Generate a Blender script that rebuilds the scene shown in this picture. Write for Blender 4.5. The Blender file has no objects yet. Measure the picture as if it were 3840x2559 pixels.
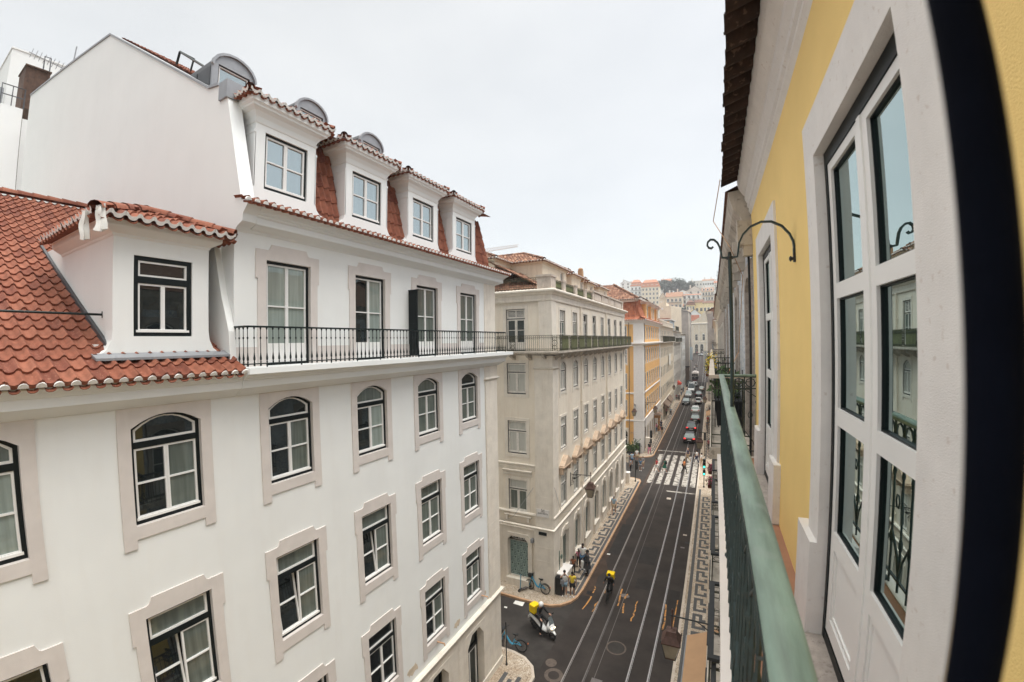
import bpy, bmesh, math, random
from mathutils import Matrix, Vector
from mathutils.geometry import tessellate_polygon
random.seed(7)
R = math.radians
sc = bpy.context.scene
COL = sc.collection

# ------------------------------------------------------------------ camera
cam = bpy.data.cameras.new('camera'); camo = bpy.data.objects.new('camera', cam); COL.objects.link(camo)
sc.camera = camo
cam.type = 'PANO'; cam.panorama_type = 'FISHEYE_LENS_POLYNOMIAL'
cam.sensor_width = 36; cam.sensor_height = 24; cam.sensor_fit = 'AUTO'; cam.fisheye_fov = R(180); cam.lens = 14.65
cam.fisheye_polynomial_k0 = 0
for _i, _k in enumerate((6.73661903e-02, 3.72483137e-04, -1.12450003e-04, 2.76367865e-06)):
    setattr(cam, 'fisheye_polynomial_k%d' % (_i + 1), -_k)
_m = Matrix(((0.8965223266275902, 0.013106151912852, 0.44280463710341783, 0), (0.442756891461766, 0.00650249345921848, -0.8966181197376767, 0),
             (-0.014630547541574303, 0.9998929674524419, 2.6791484979209446e-05, 15.9), (0, 0, 0, 1)))
camo.matrix_world = _m
cam.clip_start = 0.02; cam.clip_end = 3000
cam.dof.use_dof = True; cam.dof.focus_distance = 9.0; cam.dof.aperture_fstop = 3.5

# ------------------------------------------------------------------ sky and sun (overcast afternoon)
SUN_EL, SUN_ROT = R(58), R(150)
w = bpy.data.worlds.new("World"); sc.world = w; w.use_nodes = True
nt = w.node_tree; nt.nodes.clear(); N = nt.nodes.new; LK = nt.links.new
out = N('ShaderNodeOutputWorld')
sky = N('ShaderNodeTexSky'); sky.sky_type = 'NISHITA'; sky.sun_disc = False; sky.sun_elevation = SUN_EL; sky.sun_rotation = SUN_ROT
bg1 = N('ShaderNodeBackground'); bg1.inputs[1].default_value = 0.05; LK(sky.outputs[0], bg1.inputs[0])
tc = N('ShaderNodeTexCoord'); sep = N('ShaderNodeSeparateXYZ'); LK(tc.outputs['Generated'], sep.inputs[0])
mp = N('ShaderNodeMapping'); mp.inputs['Scale'].default_value = (1, 1, 2.6); LK(tc.outputs['Generated'], mp.inputs[0])
nz = N('ShaderNodeTexNoise'); nz.inputs['Scale'].default_value = 2.3; nz.inputs['Detail'].default_value = 6; nz.inputs['Roughness'].default_value = .5; LK(mp.outputs[0], nz.inputs[0])
cr = N('ShaderNodeValToRGB'); cr.color_ramp.elements[0].position = .3; cr.color_ramp.elements[1].position = .7
cr.color_ramp.elements[0].color = (.490, .478, .432, 1); cr.color_ramp.elements[1].color = (.565, .548, .495, 1); LK(nz.outputs[0], cr.inputs[0])
mr = N('ShaderNodeMapRange'); mr.inputs[1].default_value = .74; mr.inputs[2].default_value = .95; mr.inputs[3].default_value = 1.0; mr.inputs[4].default_value = 6.3; LK(sep.outputs[2], mr.inputs[0])
bg2 = N('ShaderNodeBackground'); LK(cr.outputs[0], bg2.inputs[0]); LK(mr.outputs[0], bg2.inputs[1])
ad = N('ShaderNodeAddShader'); LK(bg1.outputs[0], ad.inputs[0]); LK(bg2.outputs[0], ad.inputs[1]); LK(ad.outputs[0], out.inputs[0])
sun = bpy.data.lights.new('sun', 'SUN'); sun.energy = 1.5; sun.angle = R(35); sun.color = (1, .985, .96)
suno = bpy.data.objects.new('sun', sun); COL.objects.link(suno)
# sun high above the roofs, a little on the camera's side and ahead
_d = Vector((.42, .10, 1.0)).normalized()
suno.rotation_euler = _d.to_track_quat('Z', 'Y').to_euler(); suno.location = (0, 0, 60)
sky.sun_elevation = math.asin(_d.z); sky.sun_rotation = math.atan2(_d.x, _d.y)
sc.view_settings.view_transform = 'Standard'; sc.view_settings.look = 'None'; sc.view_settings.exposure = 0.5; sc.view_settings.gamma = 1
sc.cycles.use_denoising = True; sc.cycles.max_bounces = 6; sc.cycles.diffuse_bounces = 4; sc.cycles.glossy_bounces = 4
sc.cycles.caustics_reflective = False; sc.cycles.caustics_refractive = False

# ------------------------------------------------------------------ materials
MAT = {}
def mat(name, col, rough=.8, amt=.12, scale=2.0, streak=0, scol=None, bump=0, bscale=60, metal=0, spec=.35, spots=0, pcol=None, pscale=30, pth=.60, emit=0, squash=(1, 1, 1), coat=0):
    """noise-varied paint / plaster / stone in world space; streak = vertical rain stains of colour scol; spots = small marks of colour pcol"""
    m = bpy.data.materials.new(name); MAT[name] = m; m.use_nodes = True
    nt = m.node_tree; b = nt.nodes['Principled BSDF']; L = nt.links.new; N = nt.nodes.new
    b.inputs['Roughness'].default_value = rough; b.inputs['Metallic'].default_value = metal; b.inputs['Specular IOR Level'].default_value = spec
    if coat: b.inputs['Coat Weight'].default_value = coat; b.inputs['Coat Roughness'].default_value = .08
    g = N('ShaderNodeNewGeometry')
    mp = N('ShaderNodeMapping'); mp.inputs['Scale'].default_value = squash; L(g.outputs['Position'], mp.inputs[0])
    n = N('ShaderNodeTexNoise'); n.inputs['Scale'].default_value = scale; n.inputs['Detail'].default_value = 5; n.inputs['Roughness'].default_value = .6; L(mp.outputs[0], n.inputs[0])
    r = N('ShaderNodeValToRGB'); e = r.color_ramp.elements; e[0].position = .3; e[1].position = .7
    e[0].color = (*[c * (1 - amt) for c in col], 1); e[1].color = (*[min(1, c * (1 + amt)) for c in col], 1); L(n.outputs[0], r.inputs[0])
    last = r.outputs[0]
    def over(fac, c, k):
        mx = N('ShaderNodeMix'); mx.data_type = 'RGBA'; mu = N('ShaderNodeMath'); mu.operation = 'MULTIPLY'; mu.inputs[1].default_value = k
        L(fac, mu.inputs[0]); L(mu.outputs[0], mx.inputs['Factor']); L(last, mx.inputs['A']); mx.inputs['B'].default_value = (*c, 1); return mx.outputs['Result']
    if streak:
        m2 = N('ShaderNodeMapping'); m2.inputs['Scale'].default_value = (3.2, 3.2, .35); L(g.outputs['Position'], m2.inputs[0])
        n2 = N('ShaderNodeTexNoise'); n2.inputs['Scale'].default_value = 1.1; n2.inputs['Detail'].default_value = 7; n2.inputs['Roughness'].default_value = .68; L(m2.outputs[0], n2.inputs[0])
        r2 = N('ShaderNodeValToRGB'); r2.color_ramp.elements[0].position = .50; r2.color_ramp.elements[1].position = .74; L(n2.outputs[0], r2.inputs[0])
        last = over(r2.outputs[0], scol or [c * .6 for c in col], streak)
    if spots:
        n3 = N('ShaderNodeTexNoise'); n3.inputs['Scale'].default_value = pscale; n3.inputs['Detail'].default_value = 3; L(g.outputs['Position'], n3.inputs[0])
        r3 = N('ShaderNodeValToRGB'); r3.color_ramp.elements[0].position = pth; r3.color_ramp.elements[1].position = pth + .08; L(n3.outputs[0], r3.inputs[0])
        last = over(r3.outputs[0], pcol or [c * .6 for c in col], spots)
    L(last, b.inputs['Base Color'])
    if emit: L(last, b.inputs['Emission Color']); b.inputs['Emission Strength'].default_value = emit
    if bump:
        n4 = N('ShaderNodeTexNoise'); n4.inputs['Scale'].default_value = bscale; n4.inputs['Detail'].default_value = 4; L(mp.outputs[0], n4.inputs[0])
        bp = N('ShaderNodeBump'); bp.inputs['Strength'].default_value = bump; bp.inputs['Distance'].default_value = .01; L(n4.outputs[0], bp.inputs['Height']); L(bp.outputs[0], b.inputs['Normal'])
    return m

def glassy(name, dark, refl, tint=(.85, .95, .95), rough=.02, amt=.25, scale=1.5):
    """window pane: a dark room or curtain seen through, plus a mirror-like reflection of the street and sky"""
    m = bpy.data.materials.new(name); MAT[name] = m; m.use_nodes = True; nt = m.node_tree; nt.nodes.clear(); N = nt.nodes.new; L = nt.links.new
    o = N('ShaderNodeOutputMaterial'); d = N('ShaderNodeBsdfDiffuse'); gl = N('ShaderNodeBsdfGlossy'); gl.inputs['Roughness'].default_value = rough; gl.inputs['Color'].default_value = (*tint, 1)
    g = N('ShaderNodeNewGeometry'); mp = N('ShaderNodeMapping'); mp.inputs['Scale'].default_value = (7, 7, .4); L(g.outputs['Position'], mp.inputs[0])
    n = N('ShaderNodeTexNoise'); n.inputs['Scale'].default_value = scale; n.inputs['Detail'].default_value = 3; L(mp.outputs[0], n.inputs[0])
    r = N('ShaderNodeValToRGB'); r.color_ramp.elements[0].position = .35; r.color_ramp.elements[1].position = .65
    r.color_ramp.elements[0].color = (*[c * (1 - amt) for c in dark], 1); r.color_ramp.elements[1].color = (*[c * (1 + amt) for c in dark], 1); L(n.outputs[0], r.inputs[0]); L(r.outputs[0], d.inputs['Color'])
    lw = N('ShaderNodeLayerWeight'); lw.inputs[0].default_value = .35
    mr = N('ShaderNodeMapRange'); mr.inputs[3].default_value = refl; mr.inputs[4].default_value = min(1, refl + .5); L(lw.outputs['Fresnel'], mr.inputs[0])
    nb = N('ShaderNodeTexNoise'); nb.inputs['Scale'].default_value = 1.3; L(g.outputs['Position'], nb.inputs[0])
    bp = N('ShaderNodeBump'); bp.inputs['Strength'].default_value = .05; bp.inputs['Distance'].default_value = .02; L(nb.outputs[0], bp.inputs['Height']); L(bp.outputs[0], gl.inputs['Normal'])
    mx = N('ShaderNodeMixShader'); L(mr.outputs[0], mx.inputs[0]); L(d.outputs[0], mx.inputs[1]); L(gl.outputs[0], mx.inputs[2]); L(mx.outputs[0], o.inputs[0])
    return m

mat('white_plaster', (.80, .81, .795), .85, .03, .8, .12, (.64, .58, .52), bump=.15, bscale=40)
mat('white_stucco', (.80, .815, .81), .85, .03, .5, .07, (.66, .63, .60), bump=.1, bscale=30)
mat('pink_stone', (.655, .605, .57), .75, .06, 3, .12, (.50, .42, .36), spots=.12, pcol=(.45, .36, .30), pscale=24)
mat('aged_stone', (.53, .46, .40), .8, .16, 4, .35, (.36, .29, .23), spots=.5, pcol=(.30, .23, .18), pscale=14, bump=.3, bscale=30)
mat('pale_stone', (.77, .71, .625), .8, .08, 2, .32, (.47, .38, .29), spots=.2, pcol=(.42, .34, .27), pscale=16, bump=.2)
mat('weathered_stone', (.50, .45, .39), .9, .22, 2.5, .65, (.16, .13, .11), spots=.5, pcol=(.14, .12, .10), pscale=9, bump=.4)
mat('dark_green', (.007, .011, .012), .45, .1, 5, spec=.22)
mat('black_green', (.007, .014, .014), .45, .2, 9, spec=.3)
mat('sash_white', (.80, .79, .77), .45, .02, 3, spec=.5)
mat('sash_worn', (.70, .67, .62), .7, .12, 8, .3, (.4, .35, .3))
mat('tile_a', (.225, .077, .045), .85, .24, 6, spots=.2, pcol=(.55, .25, .15), pscale=20)
mat('tile_b', (.27, .10, .060), .85, .24, 7, spots=.2, pcol=(.30, .12, .08), pscale=18)
mat('tile_c', (.18, .057, .035), .85, .24, 5, spots=.25, pcol=(.6, .33, .22), pscale=22)
mat('old_tile_a', (.23, .115, .075), .9, .35, 5, spots=.55, pcol=(.12, .09, .07), pscale=8)
mat('old_tile_b', (.34, .19, .125), .9, .3, 6, spots=.5, pcol=(.18, .12, .09), pscale=9)
mat('old_tile_c', (.16, .08, .055), .9, .35, 4, spots=.5, pcol=(.55, .42, .32), pscale=7)
mat('tile_under', (.035, .02, .016), .95, .4, 9, spots=.4, pcol=(.20, .13, .10), pscale=20)  # eave undersides: shadow and dirt both darkened into the tile colour
mat('bright_tile_a', (.42, .15, .08), .85, .2, 6)
mat('bright_tile_b', (.46, .19, .11), .85, .2, 7)
mat('bright_tile_c', (.33, .11, .06), .85, .2, 5)
mat('mortar', (.84, .82, .79), .9, .05, 12, spots=.12, pcol=(.35, .28, .22), pscale=26)
mat('zinc', (.30, .31, .33), .5, .12, 3, spec=.5, metal=.35)
mat('dark_zinc', (.085, .088, .095), .5, .1, 3, metal=.3)
mat('beige_plaster', (.82, .745, .635), .88, .06, .7, .36, (.56, .41, .28), bump=.1)
mat('cream_plaster', (.72, .63, .50), .9, .07, .8, .4, (.42, .33, .25))
mat('pale_plaster', (.70, .67, .62), .9, .08, .8, .4, (.45, .38, .31))
mat('grey_plaster', (.40, .36, .335), .95, .18, .6, .5, (.25, .21, .18))
mat('ochre_plaster', (.78, .47, .19), .9, .06, .8, .32, (.60, .33, .15))
mat('yellow_wall', (.94, .68, .265), .88, .04, 1.5, .12, (.88, .62, .23), bump=.6, bscale=170)
mat('white_stone', (.76, .73, .705), .65, .05, 6, .12, (.60, .53, .48), spots=.45, pcol=(.52, .43, .37), pscale=26, pth=.635, bump=.3, bscale=220)
mat('rough_stone', (.44, .385, .345), .9, .2, 14, .3, (.2, .16, .14), spots=.4, pcol=(.16, .13, .12), pscale=30, bump=.7, bscale=160)
mat('terracotta_floor', (.36, .19, .12), .85, .12, 3, spots=.2, pcol=(.2, .12, .09), pscale=9)
mat('rail_paint', (.16, .225, .185), .42, .38, 3.5, spec=.45, spots=.5, pcol=(.20, .25, .22), pscale=11, squash=(6, .7, 1), bump=.08, bscale=60)
mat('iron_green', (.013, .030, .030), .42, .3, 12, spec=.5, spots=.3, pcol=(.05, .075, .07), pscale=40)
mat('iron_rust', (.075, .075, .05), .7, .4, 14, spots=.4, pcol=(.16, .10, .06), pscale=30)
mat('near_iron', (.003, .004, .008), .9, .3, 12, spec=.05)
mat('pinkish_grey_plaster', (.46, .405, .36), .9, .14, 1.2, .5, (.22, .18, .15), spots=.4, pcol=(.2, .16, .14), pscale=6)  # pinkish-grey plaster with darker streaks and spots
mat('iron_black', (.018, .020, .022), .5, .3, 12, spec=.45)
mat('lamp_roof', (.085, .045, .035), .6, .3, 9, spec=.4)
mat('lamp_glass', (.30, .26, .19), .25, .15, 3, spec=.6)
mat('mesh_screen', (.17, .185, .085), .8, .22, 4, .3, (.16, .15, .09))
mat('asphalt', (.037, .030, .027), .9, .30, .7, spots=.35, pcol=(.025, .023, .022), pscale=1.2, bump=.3, bscale=200)
mat('old_asphalt', (.042, .037, .034), .92, .30, .9, spots=.35, pcol=(.028, .026, .025), pscale=2.5, bump=.4, bscale=120)
mat('hood_stone', (.56, .43, .32), .85, .16, 3, .4, (.33, .23, .16), spots=.4, pcol=(.28, .2, .15), pscale=9)
mat('rust_brown', (.095, .055, .038), .8, .4, 5, spots=.3, pcol=(.15, .08, .05), pscale=14)
mat('kerb_stone', (.54, .47, .40), .85, .14, 3, spots=.3, pcol=(.35, .27, .2), pscale=5)
mat('kerb_orange', (.50, .31, .19), .9, .15, 3, spots=.3, pcol=(.5, .42, .33), pscale=5)
mat('steel', (.46, .44, .43), .35, .15, 9, metal=.85)
mat('dull_rail', (.17, .155, .15), .5, .15, 9, metal=.5)
mat('road_paint', (.42, .39, .35), .8, .1, 8, spots=.85, pcol=(.09, .08, .072), pscale=2.2, pth=.50)
mat('yellow_paint', (.52, .25, .07), .8, .1, 8, spots=.85, pcol=(.10, .08, .065), pscale=5, pth=.5)
mat('worn_ring', (.12, .095, .08), .9, .2, 5, spots=.5, pcol=(.05, .045, .04), pscale=7)
mat('asphalt_patch', (.028, .025, .024), .92, .2, 2)
mat('road_dust', (.062, .042, .032), .95, .3, 1.5, spots=.5, pcol=(.04, .033, .03), pscale=1.7)
mat('basalt', (.085, .085, .088), .85, .2, 8, spots=.35, pcol=(.16, .15, .14), pscale=22)
mat('black', (.012, .012, .013), .6, .1, 4)
mat('rubber', (.02, .02, .02), .8, .1, 4)
mat('white_paint', (.80, .80, .79), .35, .02, 4, spec=.5, coat=.5)
mat('cloth_white', (.78, .77, .73), .95, .05, 9)
mat('awning', (.42, .26, .15), .95, .06, 2, .15, (.40, .23, .13))
mat('awning_dark', (.20, .145, .11), .95, .08, 2)
mat('leaf', (.05, .085, .03), .8, .4, 3)
mat('far_leaf', (.035, .048, .035), .9, .5, .25)
mat('hill_ground', (.22, .20, .15), .95, .2, .05)
glassy('pane_dark', (.010, .013, .014), .06)
glassy('pane_curtain', (.125, .145, .128), .07, amt=.22)
glassy('pane_light', (.27, .315, .285), .07, amt=.15)
glassy('pane_sky', (.10, .13, .15), .42, amt=.2)
glassy('pane_blind', (.50, .49, .45), .06, amt=.08)
glassy('pane_door', (.006, .014, .013), .46, (.80, .96, .95), .004, amt=.1)
glassy('pane_far', (.045, .05, .055), .07)
glassy('pane_mat', (.02, .024, .026), .04)

def cobble(name, a, b, c, scale=9):
    m = bpy.data.materials.new(name); MAT[name] = m; m.use_nodes = True; nt = m.node_tree; bs = nt.nodes['Principled BSDF']; N = nt.nodes.new; L = nt.links.new
    bs.inputs['Roughness'].default_value = .85; g = N('ShaderNodeNewGeometry')
    v = N('ShaderNodeTexVoronoi'); v.inputs['Scale'].default_value = scale; L(g.outputs['Position'], v.inputs[0])
    v2 = N('ShaderNodeTexVoronoi'); v2.feature = 'DISTANCE_TO_EDGE'; v2.inputs['Scale'].default_value = scale; L(g.outputs['Position'], v2.inputs[0])
    r = N('ShaderNodeValToRGB'); r.color_ramp.elements[0].color = (*a, 1); r.color_ramp.elements[1].color = (*b, 1); sx = N('ShaderNodeSeparateColor'); L(v.outputs['Color'], sx.inputs[0]); L(sx.outputs[0], r.inputs[0])
    mx = N('ShaderNodeMix'); mx.data_type = 'RGBA'; r2 = N('ShaderNodeValToRGB'); r2.color_ramp.elements[0].position = .02; r2.color_ramp.elements[1].position = .09; L(v2.outputs[0], r2.inputs[0])
    L(r2.outputs[0], mx.inputs['Factor']); mx.inputs['A'].default_value = (*c, 1); L(r.outputs[0], mx.inputs['B'])
    n = N('ShaderNodeTexNoise'); n.inputs['Scale'].default_value = 1.3; n.inputs['Detail'].default_value = 5; L(g.outputs['Position'], n.inputs[0]); r3 = N('ShaderNodeValToRGB'); r3.color_ramp.elements[0].position = .35; r3.color_ramp.elements[1].position = .65
    r3.color_ramp.elements[0].color = (.78, .72, .66, 1); r3.color_ramp.elements[1].color = (1, 1, 1, 1); L(n.outputs[0], r3.inputs[0])
    m2 = N('ShaderNodeMix'); m2.data_type = 'RGBA'; m2.blend_type = 'MULTIPLY'; m2.inputs['Factor'].default_value = 1; L(mx.outputs['Result'], m2.inputs['A']); L(r3.outputs[0], m2.inputs['B']); L(m2.outputs['Result'], bs.inputs['Base Color'])
cobble('calcada', (.49, .41, .32), (.62, .55, .46), (.26, .20, .15), 9)
cobble('azulejo', (.62, .66, .70), (.72, .73, .74), (.30, .38, .50), 7)

# ------------------------------------------------------------------ mesh builder
class MB:
    def __init__(s): s.v = []; s.f = []; s.m = []
    def add(s, vs, fs, m=0):
        o = len(s.v); s.v += [tuple(v) for v in vs]; s.f += [tuple(i + o for i in f) for f in fs]; s.m += [m] * len(fs); return s
    def quad(s, a, b, c, d, m=0): return s.add([a, b, c, d], [(0, 1, 2, 3)], m)
    def box(s, x0, x1, y0, y1, z0, z1, m=0, M=None):
        vs = [(x, y, z) for x in (x0, x1) for y in (y0, y1) for z in (z0, z1)]
        if M is not None: vs = [M @ Vector(v) for v in vs]
        return s.add(vs, [(0, 1, 3, 2), (4, 6, 7, 5), (0, 4, 5, 1), (2, 3, 7, 6), (0, 2, 6, 4), (1, 5, 7, 3)], m)
    def frus(s, c, a, b, h, m=0, top=None):   # frustum: centre-bottom c, half-size a at the bottom, b at the top
        x, y, z = c; a = a if isinstance(a, tuple) else (a, a); b = b if isinstance(b, tuple) else (b, b)
        vs = [(x + i * a[0], y + j * a[1], z) for i, j in ((-1, -1), (1, -1), (1, 1), (-1, 1))] + [(x + i * b[0], y + j * b[1], z + h) for i, j in ((-1, -1), (1, -1), (1, 1), (-1, 1))]
        return s.add(vs, [(0, 3, 2, 1), (4, 5, 6, 7), (0, 1, 5, 4), (1, 2, 6, 5), (2, 3, 7, 6), (3, 0, 4, 7)], m)
    def plate(s, outer, holes, y0, y1, m=0, back=True, f=None):
        """polygon with holes in the x-z plane, thickness y0..y1; f maps (x,y,z)"""
        loops = [outer] + list(holes); tri = tessellate_polygon([[Vector((p[0], p[1], 0)) for p in l] for l in loops])
        fl = [p for l in loops for p in l]; n = len(fl); f = f or (lambda x, y, z: (x, y, z))
        vs = [f(p[0], y0, p[1]) for p in fl] + [f(p[0], y1, p[1]) for p in fl]
        fs = [tuple(t) for t in tri]
        if back: fs += [tuple(i + n for i in reversed(t)) for t in tri]
        o = 0
        for l in loops:
            k = len(l)
            fs += [(o + i, o + (i + 1) % k, o + (i + 1) % k + n, o + i + n) for i in range(k)]; o += k
        return s.add(vs, fs, m)
    def sweep(s, path, prof, m=0, closed=False, caps=True):
        """profile (out, z) carried along a plan path, out to the right of the walking direction, mitred corners"""
        k = len(path); P = [Vector(p) for p in path]; rings = []
        for i in range(k):
            ds = []
            if i > 0 or closed: ds.append((P[i] - P[i - 1]).normalized())
            if i < k - 1 or closed: ds.append((P[(i + 1) % k] - P[i]).normalized())
            ns = [Vector((d.y, -d.x)) for d in ds]; n = sum(ns, Vector((0, 0))).normalized(); n /= max(.3, n.dot(ns[0]))
            rings.append([(P[i].x + n.x * o, P[i].y + n.y * o, z) for o, z in prof])
        q = len(prof); vs = [v for r in rings for v in r]; fs = []
        for i in range(k if closed else k - 1):
            j = (i + 1) % k
            fs += [(i * q + a, j * q + a, j * q + a + 1, i * q + a + 1) for a in range(q - 1)]
        if caps and not closed: fs += [tuple(range(q)), tuple((k - 1) * q + a for a in reversed(range(q)))]
        return s.add(vs, fs, m)
    def tube(s, pts, r, seg=6, m=0, cap=True):
        P = [Vector(p) for p in pts]; k = len(P); rs = r if isinstance(r, (list, tuple)) else [r] * k; vs = []; up = None
        for i in range(k):
            t = (P[min(i + 1, k - 1)] - P[max(i - 1, 0)]).normalized()
            if up is None: up = t.orthogonal().normalized()
            up = (up - t * up.dot(t)); up = up.normalized() if up.length > 1e-6 else t.orthogonal().normalized(); sd = t.cross(up)
            vs += [P[i] + (up * math.cos(a) + sd * math.sin(a)) * rs[i] for a in (2 * math.pi * j / seg for j in range(seg))]
        fs = [(i * seg + j, i * seg + (j + 1) % seg, (i + 1) * seg + (j + 1) % seg, (i + 1) * seg + j) for i in range(k - 1) for j in range(seg)]
        if cap: fs += [tuple(reversed(range(seg))), tuple((k - 1) * seg + j for j in range(seg))]
        return s.add(vs, fs, m)
    def bar(s, pts, wx, wy, m=0):             # flat bar: rectangular section kept square to world x-y plane normal
        return s.tube(pts, wx, 4, m)
    def lathe(s, prof, c=(0, 0, 0), seg=8, m=0):
        vs = [(c[0] + r * math.cos(2 * math.pi * j / seg), c[1] + r * math.sin(2 * math.pi * j / seg), c[2] + z) for r, z in prof for j in range(seg)]; k = len(prof)
        fs = [(i * seg + j, i * seg + (j + 1) % seg, (i + 1) * seg + (j + 1) % seg, (i + 1) * seg + j) for i in range(k - 1) for j in range(seg)]
        fs += [tuple(reversed(range(seg))), tuple((k - 1) * seg + j for j in range(seg))]
        return s.add(vs, fs, m)
    def ball(s, c, r, seg=8, m=0):
        r = r if isinstance(r, (tuple, list)) else (r, r, r); n = max(4, seg // 2 + 1); vs = []
        for i in range(n + 1):
            a = math.pi * i / n
            vs += [(c[0] + r[0] * math.sin(a) * math.cos(2 * math.pi * j / seg), c[1] + r[1] * math.sin(a) * math.sin(2 * math.pi * j / seg), c[2] - r[2] * math.cos(a)) for j in range(seg)]
        return s.add(vs, [(i * seg + j, i * seg + (j + 1) % seg, (i + 1) * seg + (j + 1) % seg, (i + 1) * seg + j) for i in range(n) for j in range(seg)], m)
    def grid(s, us, zs, holes, y=0, m=0, f=None):
        """wall sheet in the x-z plane with rectangular openings"""
        f = f or (lambda x, y, z: (x, y, z))
        xs = sorted({round(v, 4) for v in list(us) + [h[0] for h in holes] + [h[1] for h in holes]}); zz = sorted({round(v, 4) for v in list(zs) + [h[2] for h in holes] + [h[3] for h in holes]})
        xs = [v for v in xs if us[0] - 1e-6 <= v <= us[-1] + 1e-6]; zz = [v for v in zz if zs[0] - 1e-6 <= v <= zs[-1] + 1e-6]
        o = len(s.v); s.v += [tuple(f(x, y, z)) for x in xs for z in zz]; nz = len(zz)
        for i in range(len(xs) - 1):
            for j in range(nz - 1):
                cx, cz = (xs[i] + xs[i + 1]) / 2, (zz[j] + zz[j + 1]) / 2
                if any(h[0] < cx < h[1] and h[2] < cz < h[3] for h in holes): continue
                s.f.append((o + i * nz + j, o + (i + 1) * nz + j, o + (i + 1) * nz + j + 1, o + i * nz + j + 1)); s.m.append(m)
        return s
    def mesh(s, name, mats, smooth=False):
        me = bpy.data.meshes.new(name); me.from_pydata([tuple(v) for v in s.v], [], s.f)
        for m in (mats if isinstance(mats, (list, tuple)) else [mats]): me.materials.append(MAT[m])
        me.polygons.foreach_set('material_index', s.m)
        bm = bmesh.new(); bm.from_mesh(me); bmesh.ops.recalc_face_normals(bm, faces=bm.faces); bm.to_mesh(me); bm.free()
        if smooth: me.shade_smooth(); me.set_sharp_from_angle(angle=R(40))
        me.update(); return me
    def build(s, name, mats, parent=None, loc=(0, 0, 0), rot=0, smooth=False):
        return link(name, s.mesh(name, mats, smooth), parent, loc, rot)

def link(name, me, parent=None, loc=(0, 0, 0), rot=0):
    o = bpy.data.objects.new(name, me); COL.objects.link(o); o.parent = parent; o.location = loc; o.rotation_euler = (0, 0, rot) if not isinstance(rot, tuple) else rot; return o
def tag(o, label=None, cat=None, group=None, kind=None):
    if label: o['label'] = label
    if cat: o['category'] = cat
    if group: o['group'] = group
    if kind: o['kind'] = kind
    return o
def thing(name, label, cat, loc=(0, 0, 0), rot=0, group=None):
    return tag(link(name, None, None, loc, rot), label, cat, group)
def struct(mb, name, mats, **k): return tag(mb.build(name, mats, **k), kind='structure')
KIDS = {}
def copy_tree(o, parent=None, loc=None, rot=None):
    c = o.copy(); COL.objects.link(c); c.parent = parent if parent is not None else None
    if loc is not None: c.location = loc
    if rot is not None: c.rotation_euler = (0, 0, rot) if not isinstance(rot, tuple) else rot
    for ch in KIDS.get(o.name, ()) or [x for x in o.children]: copy_tree(ch, c)
    return c
def arc(cx, cz, rx, rz, a0, a1, n): return [(cx + rx * math.cos(a0 + (a1 - a0) * i / n), cz + rz * math.sin(a0 + (a1 - a0) * i / n)) for i in range(n + 1)]
def rect(x0, x1, z0, z1): return [(x0, z0), (x1, z0), (x1, z1), (x0, z1)]
# ------------------------------------------------------------------ windows, roofs, railings shared by the buildings
def opening(w, hs, rise, ins=0, z0=0):
    a = w / 2 - ins
    if rise <= 0: return rect(-a, a, z0 + ins * (z0 == 0), hs - ins)
    n = 8; t = [(a * math.cos(q), hs + (rise - ins) * math.sin(q)) for q in (math.pi * i / n for i in range(n + 1))]
    if rise < w * .4:   # flat segmental arch
        t = [(a - 2 * a * i / n, hs - ins * .6 + rise * (1 - (1 - 2 * i / n) ** 2)) for i in range(n + 1)]
    return [(-a, z0 + ins * (z0 == 0)), (a, z0 + ins * (z0 == 0))] + t
def sur_outline(style, w, hs, rise, t=.2):
    a = w / 2
    if style == 'pomb':
        e = a + .26; i = a + .21
        return [(-i, -.45), (-a - .01, -.45), (-a - .01, -.28), (a + .01, -.28), (a + .01, -.45), (i, -.45), (i, hs - .44), (e, hs - .44), (e, hs + .235), (.57, hs + .235), (.53, hs + .26), (.50, hs + .32), (.48, hs + .375),
                (-.48, hs + .375), (-.50, hs + .32), (-.53, hs + .26), (-.57, hs + .235), (-e, hs + .235), (-e, hs - .44), (-i, hs - .44)]
    if style == 'door':
        e = a + .26; i = a + .21
        return [(-i, 0), (i, 0), (i, hs - .44), (e, hs - .44), (e, hs + .235), (.57, hs + .235), (.53, hs + .26), (.50, hs + .32), (.48, hs + .375), (-.48, hs + .375), (-.50, hs + .32), (-.53, hs + .26), (-.57, hs + .235), (-e, hs + .235), (-e, hs - .44), (-i, hs - .44)]
    if style == 'arch':
        i = a + .21; top = hs + rise + .17
        return [(-i, -.41), (-a, -.41), (-a, -.24), (a, -.24), (a, -.41), (i, -.41), (i, top), (-i, top)]
    if style == 'archs':
        i = a + .15; top = hs + rise + .16
        return [(-i, -.30), (-a, -.30), (-a, -.16), (a, -.16), (a, -.30), (i, -.30), (i, top), (-i, top)]
    if style == 'doorplain': return rect(-a - t, a + t, 0, hs + rise + t)
    return rect(-a - t, a + t, -t, hs + rise + t)
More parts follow.
